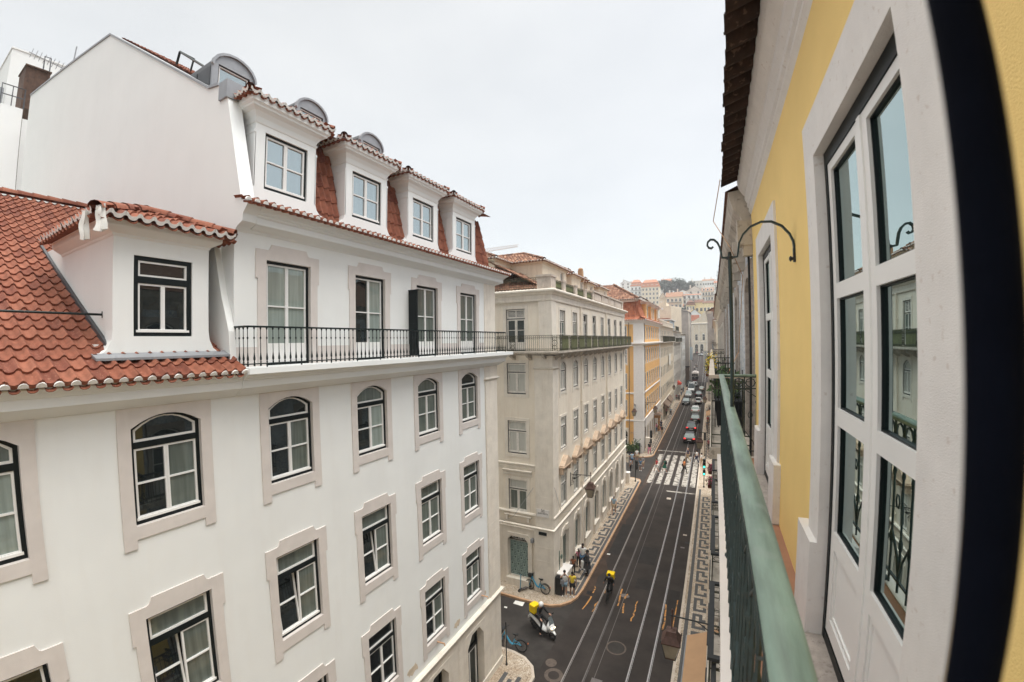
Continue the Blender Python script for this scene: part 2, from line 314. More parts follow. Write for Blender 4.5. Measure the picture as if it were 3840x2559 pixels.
def window_set(w, hs, rise=0, sur='pomb', fan=None, bar=.13, munt=(.5,), panes='dcc', fr=.065, sw=.04, dep=.07, tilt=0, panel=0, stone='pink_stone', frame='dark_green', sash='sash_white', louv=0, t=.2, proud=.03, sill=True, deep=.16, leaves=2):
    """meshes for one window: stone surround with reveal; dark frame and white sashes; panes. local x along the wall, y into it, z up from the opening's foot"""
    out = []
    if sur:
        inner = [p if rise or p[1] > 0 or sur not in ('door', 'doorplain') else (p[0], p[1]) for p in opening(w, hs, rise)]
        mb = MB()
        if sur in ('door', 'doorplain'):   # three-sided: opening reaches the floor
            o = sur_outline(sur, w, hs, rise, t); inn = [p for p in inner if p[1] > .001]
            poly = [o[0], (-w / 2, 0)] + list(reversed([p for p in inn])) + [(w / 2, 0)] + o[1:]
            mb.plate(poly, [], -proud, deep)
        else: mb.plate(sur_outline(sur, w, hs, rise, t), [inner], -proud, deep)
        out.append(('window', mb.mesh('window_surround', stone)))
    else: out.append(('window', None))
    mb = MB(); gl = MB(); a = w / 2; zt = fan if fan is not None else hs - fr * (rise <= 0); fb = .10 if not panel else .06
    holes = [rect(-a + fr, a - fr, fb, zt)]
    if fan is not None: holes.append(opening(w, hs, rise, fr, z0=fan + bar))
    mb.plate(opening(w, hs, rise), holes, dep, dep + .07, 0)
    G = dep + .055
    if fan is not None:
        oo = opening(w, hs, rise, fr, z0=fan + bar); ii = opening(w, hs, rise, fr + sw, z0=fan + bar + sw)
        if louv:
            mb.plate(oo, [ii], dep + .012, dep + .06, 1); z = fan + bar + sw
            while z < hs - fr - sw - .02: mb.box(-a + fr + sw, a - fr - sw, dep + .02, dep + .05, z, z + .035, 1); z += .075
            mb.box(-.025, .025, dep + .014, dep + .05, fan + bar + sw, hs - fr - sw, 1)
        else: mb.plate(oo, [ii], dep + .012, dep + .06, 1)
        gl.plate(ii, [], G, G + .01, 0, back=False)
    W = (w - 2 * fr) / leaves
    for L in range(leaves):
        x0 = -a + fr + L * W; x1 = x0 + W; pz = fb + panel; hs_ = []; zs = [pz + sw] + [pz + (zt - pz) * q for q in munt] + [zt - sw]; rh = .016
        for k in range(len(zs) - 1):
            b = zs[k] + (rh if k else 0); c = zs[k + 1] - (rh if k < len(zs) - 2 else 0); hs_.append(rect(x0 + sw, x1 - sw, b, c))
        tl = tilt if L == 0 else 0; f = (lambda x, y, z, tl=tl: (x, y + (z - fb) * tl, z))
        mb.plate(rect(x0 + .002, x1 - .002, fb, zt), hs_, dep + .015, dep + .06, 1, f=f)
        if panel: mb.box(x0 + sw + .05, x1 - sw - .05, dep + .005, dep + .02, fb + .06, pz - .03, 1)
        for h in hs_: gl.plate(h, [], G, G + .01, 1 + min(L, 1), back=False, f=f)
    if tilt: gl.box(-a + fr, a - fr, .5, .51, fb, zt, 3)  # black sheet painted in for the dark of the room behind the tilted leaf
    if sill: mb.box(-a + .05, a - .05, dep - .02, dep + .02, fb - .025, fb + .02, 1)
    out.append(('frame', mb.mesh('window_frame', [frame, sash]))); pm = {'d': 'pane_dark', 'c': 'pane_curtain', 'l': 'pane_light', 's': 'pane_sky', 'b': 'pane_blind', 'f': 'pane_far'}
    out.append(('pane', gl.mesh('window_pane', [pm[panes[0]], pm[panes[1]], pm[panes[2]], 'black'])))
    return out
def put_window(ws, parent, loc, rot=0, name='window', label=None):
    if ws[0][1] is None:
        o = link(name, ws[1][1], parent, loc, rot); link('pane', ws[2][1], o)
    else:
        o = link(name, ws[0][1], parent, loc, rot); link('frame', ws[1][1], o); link('pane', ws[2][1], o)
    if label: o['label'] = label
    return o
def joined(ws, name='window'):
    """surround, frame and panes of one window as a single mesh, for windows that are already sub-parts"""
    bm = bmesh.new(); mats = []
    for _, me in ws:
        if me is None: continue
        b0 = len(bm.faces); bm.from_mesh(me); bm.faces.ensure_lookup_table(); o = len(mats); mats += list(me.materials)
        for f in bm.faces[b0:]: f.material_index += o
    me = bpy.data.meshes.new(name); [me.materials.append(m) for m in mats]; bm.to_mesh(me); bm.free(); return me
JW = {}
def put_joined(ws, parent, loc, rot=0, name='window'):
    k = ws[1][1].name
    if k not in JW: JW[k] = joined(ws)
    return link(name, JW[k], parent, loc, rot)
def far_window(w, h, frame='sash_white', pane='pane_far', t=.12, rise=0):
    mb = MB(); mb.plate(rect(-w / 2 - t, w / 2 + t, -t, h + rise + t), [opening(w, h, rise)], -.03, .03, 0); mb.box(-.03, .03, -.015, .01, 0, h, 0); mb.box(-w / 2, w / 2, -.014, .01, h * .62, h * .62 + .07, 0)
    g = MB(); g.plate(opening(w, h, rise), [], .0, .01, 0, back=False)
    return [('window', None), ('window', mb.mesh('window_far', frame)), ('pane', g.mesh('pane_far', pane))]

def tiles(mb, o, u, s, L, H, per=.215, row=.37, inside=None, amp=.045, step=.035, sub=8, off=0.0, jit=.006, lip=None):
    """barrel-tiled roof slope: o eave corner, u along the eave, s up the slope (unit vectors); three material slots picked tile by tile"""
    o, u, s = Vector(o), Vector(u).normalized(), Vector(s).normalized(); n = u.cross(s)
    if n.z < 0 or (abs(n.z) < .15 and n.y > 0): n = -n
    nu = int(L / per); per = L / max(1, nu); nv = max(1, int(round(H / row))); row = H / nv; rnd = random.Random(int(L * 100 + H * 77))
    prof = [amp * (max(0, math.cos(2 * math.pi * (k / sub))) ** .7 * 1.15 - max(0, -math.cos(2 * math.pi * (k / sub))) * .35) for k in range(sub + 1)]
    for i in range(nu):
        for j in range(nv):
            if inside and not inside((i + .5) * per, (j + .5) * row): continue
            t = rnd.random(); m = 0 if t < .5 else (1 if t < .8 else 2); dj = rnd.uniform(-jit, jit); dl = rnd.uniform(-.012, .012); b = len(mb.v)
            for k in range(sub + 1):
                q = o + u * (per * (i + k / sub - .0) + off)
                mb.v.append(tuple(q + s * (j * row + dl - .03) + n * (prof[k] - .03 if j == 0 else prof[k] - .012)))
                mb.v.append(tuple(q + s * (j * row + dl - .03) + n * (prof[k] + step + dj))); mb.v.append(tuple(q + s * ((j + 1) * row) + n * (prof[k] + dj * .5)))
            for k in range(sub):
                c = b + 3 * k; mb.f.append((c, c + 3, c + 4, c + 1)); mb.f.append((c + 1, c + 4, c + 5, c + 2)); mb.m += [lip if (lip is not None and j == 0) else m, m]
    return nu, per
def eave(mb, o, u, s, L, per, nu=None, r=.07, mm=3, under=0, out=.10, drop=.035, plug=True):
    """the white mortar plugs under each barrel and the row of channel tiles below, along one eave"""
    o, u, s = Vector(o), Vector(u).normalized(), Vector(s).normalized(); nu = nu or int(L / per); per = L / nu; up = u.cross(s); up = -up if up.z < 0 else up; h = -s
    for i in range(nu + 1):
        c = o + u * (per * i)                                            # barrel centre
        if plug:
            pts = [c + h * .045 + u * (r * .98 * math.cos(a)) + up * (-.012 + r * 1.15 * math.sin(a)) for a in (math.pi * k / 6 for k in range(7))]; b = len(mb.v)
            mb.v += [tuple(p) for p in pts] + [tuple(p - h * .06) for p in pts]
            mb.f.append(tuple(range(b, b + 7))); mb.m.append(mm)
            for k in range(6): mb.f.append((b + k, b + k + 1, b + k + 8, b + k + 7)); mb.m.append(mm)
        if i < nu:
            c2 = c + u * (per * .5) - up * drop
            ring = [[c2 + h * e + u * (r * math.cos(a)) - up * (r * .75 * math.sin(a)) for a in (math.pi * k / 5 for k in range(6))] for e in (out * .75, -.25)]; b = len(mb.v)
            mb.v += [tuple(p) for q in ring for p in q]
            for k in range(5): mb.f.append((b + k, b + k + 1, b + k + 7, b + k + 6)); mb.m.append(under)
            mb.v += [tuple(p + up * .014) for q in ring for p in q]
            for k in range(5): mb.f.append((b + 12 + k, b + 13 + k, b + 19 + k, b + 18 + k)); mb.m.append(under); mb.f.append((b + k, b + k + 1, b + 13 + k, b + 12 + k)); mb.m.append(under)
def ridge(mb, a, b, r=.10, m=0, seg=6, n=None):
    a, b = Vector(a), Vector(b); L = (b - a).length; n = n or max(1, int(L / .38)); d = (b - a) / n; sd = d.cross(Vector((0, 0, 1))).normalized(); up = sd.cross(d).normalized()
    for i in range(n):
        rings = [[p + sd * (q * math.cos(t)) + up * (q * math.sin(t)) for t in (math.pi * k / seg for k in range(seg + 1))] for p, q in ((a + d * i, r * 1.12), (a + d * (i + 1.08), r * .92))]; c = len(mb.v)
        mb.v += [tuple(p) for q in rings for p in q]
        for k in range(seg): mb.f.append((c + k, c + k + 1, c + k + seg + 2, c + k + seg + 1)); mb.m.append((i + m) % 3)
TILES = ['tile_a', 'tile_b', 'tile_c', 'mortar']; BRT = ['bright_tile_a', 'bright_tile_b', 'bright_tile_c', 'mortar']; OLDT = ['old_tile_a', 'old_tile_b', 'old_tile_c', 'mortar']
def balusters(mb, pts, z0, z1, sp=.147, seg=6, rail=.022, style=0, m=0):
    """cast-iron railing along a plan path: top rail, bottom rail and turned balusters"""
    P = [Vector(p) for p in pts]; h = z1 - z0
    for a, b in zip(P, P[1:]):
        L = (b - a).length; n = max(1, int(round(L / sp))); d = (b - a) / n; t = d.normalized(); sd = Vector((-t.y, t.x))
        for z, hh, ww in ((z1 - .02, .02, rail * 1.3), (z0 + .05, .012, rail)):
            c = [(a + sd * ww), (a - sd * ww), (b - sd * ww), (b + sd * ww)]
            mb.add([(p.x, p.y, z - hh) for p in c] + [(p.x, p.y, z + hh) for p in c], [(0, 1, 2, 3), (7, 6, 5, 4), (0, 4, 5, 1), (1, 5, 6, 2), (2, 6, 7, 3), (3, 7, 4, 0)], m)
        for i in range(n + 1):
            p = a + d * i
            if style == 0:
                pr = [(.022, 0), (.022, .03), (.010, .05), (.020, .09), (.010, .11), (.024, .16 * h), (.026, .20 * h), (.016, .27 * h), (.010, .34 * h), (.008, .66 * h), (.020, .69 * h), (.022, .705 * h), (.009, .73 * h), (.009, .90 * h), (.020, .93 * h), (.022, .96 * h), (.01, h - .03)]
                if i % 6 == 3: pr = [(.016, -.07), (.016, -.01)] + pr
                mb.lathe(pr, (p.x, p.y, z0), seg, m)
            else: mb.lathe([(.010, .03), (.010, h - .03)], (p.x, p.y, z0), 4, m)
# ------------------------------------------------------------------ white corner building across the street (local x = along the street, y = into the block)
WB = thing('white_building', 'white rendered corner building with dark green windows, red dormer roofs and iron balcony', 'building', (-9.2, 0, 0), R(90))
CX = [14.60, 11.865, 9.11, 6.366, 3.645, .90]
ZA, ZB, ZC, ZO = 12.61, 8.684, 4.81, 15.41
holes = []
for c in CX:
    holes.append((c - .70, c + .70, ZA - .10, ZA + 2.05))
    holes.append((c - .70, c + .70, ZB - .1, ZB + 2.25)); holes.append((c - .70, c + .70, ZC - .1, ZC + 2.28))
    if c > 5: holes.append((c - .70, c + .70, ZO - .02, ZO + 2.56))
SHOP = [14.55, 11.81, 9.07, 6.33, 3.59, .85]
for c in SHOP: holes.append((c - .73, c + .73, .05, 3.42))
mb = MB(); mb.grid([-6, 16.86], [0, 14.95], holes)
mb.grid([5.0, 16.86], [14.95, 18.6], holes)
mb.quad((16.86, 0, 0), (16.86, 14, 0), (16.86, 14, 18.6), (16.86, 0, 18.6)); mb.quad((-6, 0, 0), (-6, 14, 0), (-6, 14, 15.3), (-6, 0, 15.3)); mb.quad((-6, 14, 0), (16.86, 14, 0), (16.86, 14, 18.6), (-6, 14, 18.6))
wall = mb.build('wall', 'white_plaster', WB)
mb = MB(); mb.grid([-6, 16.90], [0, 3.86], holes, y=-.04)          # ground-floor stone cladding
for c in SHOP: mb.box(c + 1.36, c + 1.38, -.055, -.04, .3, 3.8)
mb.box(-6, 16.93, -.10, -.045, .0, .42)
mb.quad((16.9, -.04, 0), (16.9, 14, 0), (16.9, 14, 3.86), (16.9, -.04, 3.86)); mb.build('stone_base', 'aged_stone' if 0 else 'pale_stone', WB)
mb = MB(); mb.sweep([(-6, 0), (16.9, 0), (16.9, 6)], [(.04, 3.84), (.10, 3.86), (.15, 3.93), (.17, 3.95), (.17, 4.0), (.10, 4.05), (0, 4.06)])
mb.build('string_course', 'pale_stone', WB)
# stone dado behind the balcony and corner pilaster
c0 = 5.02
for c in [6.366, 9.11, 11.865, 14.60, 17.70]: MB().box(c0, c - .84, -.018, .02, 15.41, 15.85).build('dado', 'pink_stone', WB); c0 = c + .84
mb = MB(); mb.box(15.9, 16.90, -.05, .9, 4.05, 14.2); mb.sweep([(15.86, .9), (15.86, -.05), (16.94, -.05), (16.94, .9)], [(-.02, 14.16), (.05, 14.2), (.08, 14.25), (.02, 14.3), (.0, 14.32), (.0, 14.82), (.04, 14.86), (.10, 14.93), (-.05, 14.95)][::-1])
mb.box(15.9, 16.86, -.03, .02, 15.41, 18.5); mb.box(15.86, 15.9, -.05, .0, 4.05, 14.2)
for k in range(22): mb.box(15.9, 16.903, -.053, -.0495, 4.5 + k * .44, 4.512 + k * .44)
mb.build('pilaster', 'pale_stone', WB)
# cornice that carries the balcony
PA = [(0, 14.78), (.12, 14.82), (.30, 14.95), (.35, 14.98), (.36, 15.13), (.40, 15.15), (.43, 15.20), (.50, 15.22), (.52, 15.26), (.62, 15.28), (.62, 15.41), (-.1, 15.41)]
mb = MB(); mb.sweep([(4.985, 0), (16.86, 0), (16.86, 3)], PA); mb.build('balcony_cornice', 'white_stucco', WB)
mb = MB(); mb.sweep([(-6, 0), (4.98, 0)], [(0, 14.78), (.10, 14.82), (.28, 14.95), (.33, 14.98), (.34, 15.13), (.37, 15.15), (.40, 15.21), (.46, 15.27), (.46, 15.30), (-.1, 15.33)]); mb.build('eaves_cornice', 'white_stucco', WB)
# upper cornice under the tiled eaves
PU = [(0, 18.42), (.03, 18.44), (.05, 18.47), (.12, 18.49), (.22, 18.54), (.30, 18.57), (.31, 18.60), (.30, 18.72), (.33, 18.74), (.34, 18.78), (.38, 18.79), (.39, 18.83), (.46, 18.86), (.52, 18.92), (.52, 18.95), (-.1, 19.0)]
mb = MB(); mb.sweep([(5.33, 0), (16.86, 0), (16.86, 6)], PU); mb.build('upper_cornice', 'white_stucco', WB)
# windows
kA = dict(hs=1.80, rise=.22, sur='arch', fan=1.41, bar=.12); kB = dict(hs=2.142, sur='pomb', fan=1.51, bar=.13); kO = dict(hs=2.46, sur='door', panel=.42, munt=(.48,), sill=False)
V = {}
def wv(k, **a):
    q = repr(sorted(a.items()))
    if q not in V: V[q] = window_set(**a)
    return V[q]
for c, p in zip(CX, ('dcc', 'ccc', 'cdl', 'ddc', 'ddc', 'ccl')): put_window(wv(0, w=1.22, panes=p, **kA), WB, (c, 0, ZA))
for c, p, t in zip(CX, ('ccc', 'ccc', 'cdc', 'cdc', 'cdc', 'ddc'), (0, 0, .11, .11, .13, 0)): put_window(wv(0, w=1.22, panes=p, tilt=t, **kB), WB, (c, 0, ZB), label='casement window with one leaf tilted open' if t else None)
for c, p in zip(CX, ('ccc', 'cdc', 'ddd', 'ddc', 'ddd', 'ddc')): put_window(wv(0, w=1.22, panes=p, **kB), WB, (c, 0, ZC))
for c, p in zip(CX[:4], ('dcc', 'dcc', 'cdl', 'cll')): put_window(wv(0, w=1.22, panes=p, **kO), WB, (c, 0, ZO), name='balcony_door')
shopw = [('window', None)] + window_set(1.32, 2.85, .40, sur=None, fan=2.15, bar=.12, munt=(), panes='ddd', panel=0, dep=.30, sill=False)[1:]
chamf = [(-.66, .05), (.66, .05), (.66, 2.82), (.30, 3.30), (-.30, 3.30), (-.66, 2.82)]
def shop_frame(w=1.32):
    s = MB(); s.plate(rect(-.78, .78, .03, 3.47), [chamf], -.055, .34); f = MB(); f.plate(chamf, [rect(-.58, .58, .15, 2.15), [(-.58, 2.3), (.58, 2.3), (.58, 2.8), (.27, 3.2), (-.27, 3.2), (-.58, 2.8)]], .30, .38, 0); f.plate(rect(-.58, .58, .15, 2.15), [rect(-.5, -.03, .22, 2.08), rect(.03, .5, .22, 2.08)], .315, .37, 1)
    g = MB(); g.plate([(-.58, 2.3), (.58, 2.3), (.58, 2.8), (.27, 3.2), (-.27, 3.2), (-.58, 2.8)], [], .35, .36, 0, back=False); g.plate(rect(-.5, .5, .2, 2.1), [], .35, .36, 0, back=False)
    return [('w', s.mesh('shop_surround', 'pale_stone')), ('f', f.mesh('shop_frame', ['dark_green', 'sash_white'])), ('p', g.mesh('shop_pane', 'pane_dark'))]
SF = shop_frame()
for c in SHOP: put_window(SF, WB, (c, 0, 0), name='shop_door')
# party gable (faces back down the street) with zinc coping
gp = [(.02, 15.2), (.0, 18.4), (-.12, 18.50), (-.31, 18.58), (-.33, 18.74), (-.50, 18.92), (-.50, 19.0), (-.25, 19.05), (.50, 21.64), (.50, 22.0), (.90, 22.07), (1.38, 22.15), (8.8, 26.86), (20.6, 28.86), (20.6, 15.2)]
mb = MB(); mb.plate([(y, z) for y, z in gp], [], 5.0, 5.32, f=lambda x, y, z: (y, x, z)); mb.build('gable_wall', 'white_stucco', WB)
mb = MB()
for (a, b) in zip(gp[10:13], gp[11:14]):
    mb.add([(u, a[0], a[1] - .02) for u in (4.96, 5.36)] + [(u, a[0], a[1] + .05) for u in (4.96, 5.36)] + [(u, b[0], b[1] - .02) for u in (4.96, 5.36)] + [(u, b[0], b[1] + .05) for u in (4.96, 5.36)], [(0, 1, 3, 2), (4, 6, 7, 5), (0, 4, 5, 1), (2, 3, 7, 6), (0, 2, 6, 4), (1, 5, 7, 3)])
mb.box(4.95, 5.37, .46, .82, 21.62, 22.06); mb.build('coping', 'zinc', WB)
MB().add([(x, y, z) for x in (4.93, 4.999) for y, z in ((3.6, 17.0), (3.6, 19.1), (5.4, 19.0), (5.9, 19.3), (8.2, 19.9), (8.6, 19.2), (8.6, 17.0))], [tuple(range(7)), tuple(range(7, 14))] + [(k, (k + 1) % 7, 7 + (k + 1) % 7, 7 + k) for k in range(7)]).build('plaster_patch', 'white_plaster', WB)
# roofs: steep tiled mansard, skirt over the cornice, upper slope, lower front roof
mb = MB(); nu, per = tiles(mb, (5.30, .27, 19.12), (1, 0, 0), (0, .25, 1), 11.55, 2.55, per=.2, row=.40, amp=.06)
nu, per = tiles(mb, (4.95, -.60, 18.985), (1, 0, 0), (0, 1, .24), 12.35, .62, per=.196, row=.31, amp=.04); eave(mb, (4.95, -.60, 18.975), (1, 0, 0), (0, 1, .24), 12.35, per, nu, r=.062)
mb.build('mansard_roof', TILES, WB, smooth=True)
mb = MB(); tiles(mb, (5.34, .72, 21.80), (1, 0, 0), (0, 1, .63), 11.5, 9.6, per=.215, row=.4, sub=4); mb.quad((5.3, 8.85, 26.7), (16.86, 8.85, 26.7), (16.86, 14, 23), (5.3, 14, 23), 0)
mb.quad((5.3, .15, 21.72), (16.9, .15, 21.72), (16.9, .80, 21.85), (5.3, .80, 21.85), 0)
mb.build('roof', TILES, WB, smooth=True)
mb = MB(); SL = Vector((0, 9.95, 5.27)).normalized()
nu, per = tiles(mb, (-5.98, -.50, 15.36), (1, 0, 0), SL, 10.92, 11.2, per=.213, row=.37, amp=.05, step=.04); eave(mb, (-5.98, -.50, 15.34), (1, 0, 0), SL, 10.92, per, nu, r=.07)
ridge(mb, (-5.98, 9.42, 20.68), (4.98, 9.42, 20.68), r=.15)
mb.quad((-6, 9.45, 20.6), (5, 9.45, 20.6), (5, 14, 18.2), (-6, 14, 18.2), 1); mb.quad((-6, -.3, 15.33), (5, -.3, 15.33), (5, 9.4, 20.48), (-6, 9.4, 20.48), 0)
mb.build('lower_roof', TILES, WB, smooth=True)
# upper dormers
DP = [(0, 21.14), (.02, 21.16), (.035, 21.2), (.0, 21.22), (.03, 21.30), (.10, 21.40), (.20, 21.46), (.21, 21.50), (.26, 21.54), (.27, 21.68), (-.05, 21.70)]
def dormer(c):
    mb = MB(); w = .85
    o = [(-1.12, 19.05), (1.12, 19.05), (1.12, 19.33), (1.02, 19.35), (.92, 19.45), (.86, 19.62), (.85, 21.2), (-.85, 21.2), (-.86, 19.62), (-.92, 19.45), (-1.02, 19.35), (-1.12, 19.33)]
    mb.plate(o, [rect(-.60, .60, 19.60, 20.99)], .15, .45)
    for s in (-1, 1):
        mb.box(s * .85 - .0, s * .83, .45, 2.2, 19.1, 21.2); mb.box(s * .85, s * 1.1, .45, .8, 19.05, 19.3)
        mb.box(min(s * .84, s * .875), max(s * .84, s * .875), .15, .48, 19.6, 20.98); mb.box(min(s * .84, s * .885), max(s * .84, s * .885), .135, .5, 20.90, 20.96)
    mb.sweep([(-.85, 2.4), (-.85, .15), (.85, .15), (.85, 2.4)], DP[::1])
    d = mb.build('dormer', 'pink_stone' if 0 else 'white_stucco', WB, (c, 0, 0))
    put_joined(wv(0, w=1.2, hs=1.39, sur=None, fan=None, panes='sss', munt=(.5,), fr=.055, sw=.045, dep=.20), d, (0, 0, 19.60))
    mb = MB(); a = 1.20; y0 = -.14; pz = 21.70; rise = .36
    for o_, u_, s_, L_, ins in (((-a, y0, pz), (1, 0, 0), (0, 1, rise), 2 * a, lambda x, y: y < min(x, 2 * a - x) + .1), ((-a, 2.5, pz), (0, -1, 0), (1, 0, rise), 2.5 - y0, lambda x, y: y < (2.5 - y0 - x) + .1 and y < a), ((a, y0, pz), (0, 1, 0), (-1, 0, rise), 2.5 - y0, lambda x, y: y < x + .1 and y < a)):
        nu, per = tiles(mb, o_, u_, s_, L_, 1.3, per=.2, row=.325, inside=ins, amp=.04, lip=3, step=.04); eave(mb, (o_[0], o_[1], o_[2] - .01), u_, s_, L_, per, nu, r=.062, plug=False)
    zr = pz + a * rise + .04; ridge(mb, (-a, y0, pz + .05), (0, y0 + a, zr), .09); ridge(mb, (a, y0, pz + .05), (0, y0 + a, zr), .09); ridge(mb, (0, y0 + a, zr), (0, 2.5, zr), .09)
    mb.box(-a + .04, a - .04, y0 + .06, 2.4, 21.68, 21.72, 3)
    mb.build('dormer_roof', TILES, d, smooth=True); return d
for c in (14.58, 11.865, 9.11, 6.36): dormer(c)
# lower dormer on the front roof
mb = MB(); mb.plate([(-1.12, 15.62), (1.12, 15.62), (1.12, 15.78), (1.0, 15.79), (.93, 15.85), (.86, 16.02), (.84, 16.2), (.84, 17.95), (-.84, 17.95), (-.84, 16.2), (-.86, 16.02), (-.93, 15.85), (-1.0, 15.79), (-1.12, 15.78)], [rect(-.515, .515, 16.09, 17.6)], .15, .5)
mb.box(-1.02, -.842, .51, 1.0, 15.5, 15.95); mb.box(-.838, -.80, .505, 5.6, 15.7, 18.19); mb.box(.80, .838, .505, 5.6, 15.7, 18.19)
mb.sweep([(-.84, 3.3), (-.84, .15), (.84, .15), (.84, 3.3)], [(0, 17.90), (.02, 17.92), (.03, 17.95), (.08, 17.98), (.17, 18.04), (.19, 18.07), (.19, 18.14), (.22, 18.16), (-.05, 18.2)])
LD = mb.build('dormer', 'white_plaster', WB, (3.70, 0, 0), name) if 0 else mb.build('dormer', 'white_plaster', WB, (3.70, 0, 0))
put_joined(wv(0, w=1.03, hs=1.51, sur=None, fan=1.0, bar=.13, panes='ddd', munt=(), fr=.085, dep=.19, sw=.035), LD, (0, 0, 16.09))
mb = MB(); a = 1.22; y0 = -.18; pz = 18.20; rise = .38
for o_, u_, s_, L_, ins in (((-a, y0, pz), (1, 0, 0), (0, 1, rise), 2 * a, lambda x, y: y < min(x, 2 * a - x) + .1), ((-a, 3.3, pz), (0, -1, 0), (1, 0, rise), 3.3 - y0, lambda x, y: y < (3.3 - y0 - x) + .1 and y < a), ((a, y0, pz), (0, 1, 0), (-1, 0, rise), 5.0 - y0, lambda x, y: y < x + .1 and y < a)):
    nu, per = tiles(mb, o_, u_, s_, L_, 1.3, per=.205, row=.325, inside=ins, amp=.05, lip=3, step=.045); eave(mb, (o_[0], o_[1], o_[2] - .01), u_, s_, L_, per, nu, r=.07, plug=False)
zr = pz + a * rise + .05; ridge(mb, (-a, y0, pz + .06), (0, y0 + a, zr), .11); ridge(mb, (a, y0, pz + .06), (0, y0 + a, zr), .11); ridge(mb, (0, y0 + a, zr), (0, 5.3, zr), .11)
mb.build('dormer_roof', TILES, LD, smooth=True)
mb = MB(); mb.add([(x, y, z) for x in (-1.16, 1.16) for y, z in ((.145, 15.785), (-.10, 15.705), (-.10, 15.66), (.145, 15.72))], [(0, 1, 2, 3), (4, 7, 6, 5), (0, 4, 5, 1), (1, 5, 6, 2)]); mb.build('flashing', 'zinc', LD)
mb = MB(); mb.add([(x, y, z) for x in (-.90, -.845) for y, z in ((.30, 15.84), (5.0, 18.30), (5.0, 18.42), (.30, 15.96))], [(0, 1, 2, 3), (4, 7, 6, 5), (0, 4, 5, 1), (3, 2, 6, 7), (0, 3, 7, 4)]); mb.build('valley_flashing', 'dark_zinc', LD)
mb = MB(); mb.add([(x, y, z) for x in (4.86, 5.0) for y, z in ((-.1, 15.5), (-.05, 16.2), (.25, 17.0), (.6, 18.2), (2.2, 18.2), (2.2, 15.5))], [(0, 1, 2, 3, 4, 5), (6, 7, 8, 9, 10, 11), (0, 1, 7, 6), (1, 2, 8, 7), (2, 3, 9, 8)]); mb.build('plaster_buttress', 'white_plaster', WB)
# barrel-topped zinc roof windows
def zinc_dormer(c):
    mb = MB(); a = .57; prof = [(-a, 22.25), (-a, 23.0)] + [(-a * math.cos(q), 23.0 + .46 * math.sin(q)) for q in (math.pi * i / 10 for i in range(1, 10))] + [(a, 23.0), (a, 22.25)]
    mb.plate(prof, [rect(-.42, .42, 22.42, 23.08)], 1.65, 1.75, 0); mb.add([(x, y, z) for y in (1.72, 4.1) for x, z in prof], [(i, i + 1, i + 1 + len(prof), i + len(prof)) for i in range(len(prof) - 1)], 1)
    p2 = [(x * 1.05, z + .03) for x, z in prof[1:-1]]; mb.plate(p2 + [(x * .97, z - .03) for x, z in reversed(prof[1:-1])], [], 1.60, 1.70, 0)
    for q in (2.4, 3.1, 3.8): mb.box(-a - .02, a + .02, q, q + .03, 22.3, 23.0, 1)
    d = mb.build('zinc_dormer', ['zinc', 'dark_zinc'], WB, (c, 0, 0))
    put_joined(wv(0, w=.84, hs=.68, sur=None, fan=None, munt=(), panes='sss', leaves=1, fr=.03, sw=.03, dep=1.68, sill=False), d, (0, 0, 22.41))
for c in (5.74, 8.18, 10.74): zinc_dormer(c)
mb = MB(); mb.tube([(5.5, 4.6, 24.1), (5.5, 4.35, 24.62), (5.5, 2.6, 23.4)], .035, 4); mb.tube([(5.9, 4.6, 24.1), (5.9, 4.35, 24.62), (5.5, 4.35, 24.62)], .03, 4); mb.build('roof_bracket', 'black_green', WB)
# long balcony railing
mb = MB(); balusters(mb, [(5.02, .15), (5.02, -.50), (16.93, -.50), (16.93, .0)], 15.44, 16.31); mb.build('balcony_railing', 'black_green', WB)
# open shutter leaf
mb = MB(); mb.box(0, .05, -.38, 0, .05, 2.2); mb.box(-.01, 0, -.34, -.04, .15, 1.0); mb.box(-.01, 0, -.34, -.04, 1.1, 2.1); mb.box(-.02, .07, -.40, .0, 2.2, 2.23); mb.build('shutter', 'dark_green', WB, (10.86, 0, 15.42), R(-4))
# wall lamp stubs with rust stains
for u in (9.2, 11.9, 15.2): MB().tube([(u - .05, -.02, 4.62), (u, -.32, 4.60), (u, -.32, 4.52)], .03, 6).build('pipe_stub', 'kerb_orange', WB)
tag(MB().tube([(-1.5, .7, 16.52), (2.88, .68, 16.50)], .022, 6).box(2.86, 2.9, .66, .72, 16.44, 16.56).build('pole', 'black_green', None, (-9.2, 0, 0), R(90)), 'thin dark metal rod running across the red tiles to the lower dormer', 'rod')
# rags caught on the lower dormer's eave
def rag(x, y, z, L, w_, ph, lab):
    mb = MB(); n = 9
    for i in range(n):
        t = i / (n - 1); a = .03 + w_ * (.35 + .65 * t) * (.9 + .1 * math.sin(ph + 5 * t)); mb.v += [(x - a + .02 * math.sin(ph + 7 * t), y - .05, z - L * t), (x - a * .3, y - .11 - .03 * math.sin(9 * t), z - L * t - .02), (x + a * .35, y - .04, z - L * t), (x + a, y - .09 + .02 * math.sin(6 * t), z - L * t + .02 * ph)]
    for i in range(n - 1):
        for k in range(3): mb.f.append((i * 4 + k, i * 4 + k + 1, i * 4 + k + 5, i * 4 + k + 4)); mb.m.append(0)
        mb.f.append((i * 4 + 3, i * 4, i * 4 + 4, i * 4 + 7)); mb.m.append(0)
    tag(mb.build('rag', 'cloth_white', None, (-9.2, 0, 0), R(90), smooth=True), lab, 'rag', 'white rags hanging from the dormer eave')
rag(2.40, .10, 18.22, .50, .05, 1.0, 'narrow white rag hanging knotted from the side eave of the lower dormer')
rag(2.56, -.14, 18.30, .44, .07, 2.6, 'wider crumpled white rag draped over the front eave corner of the lower dormer')
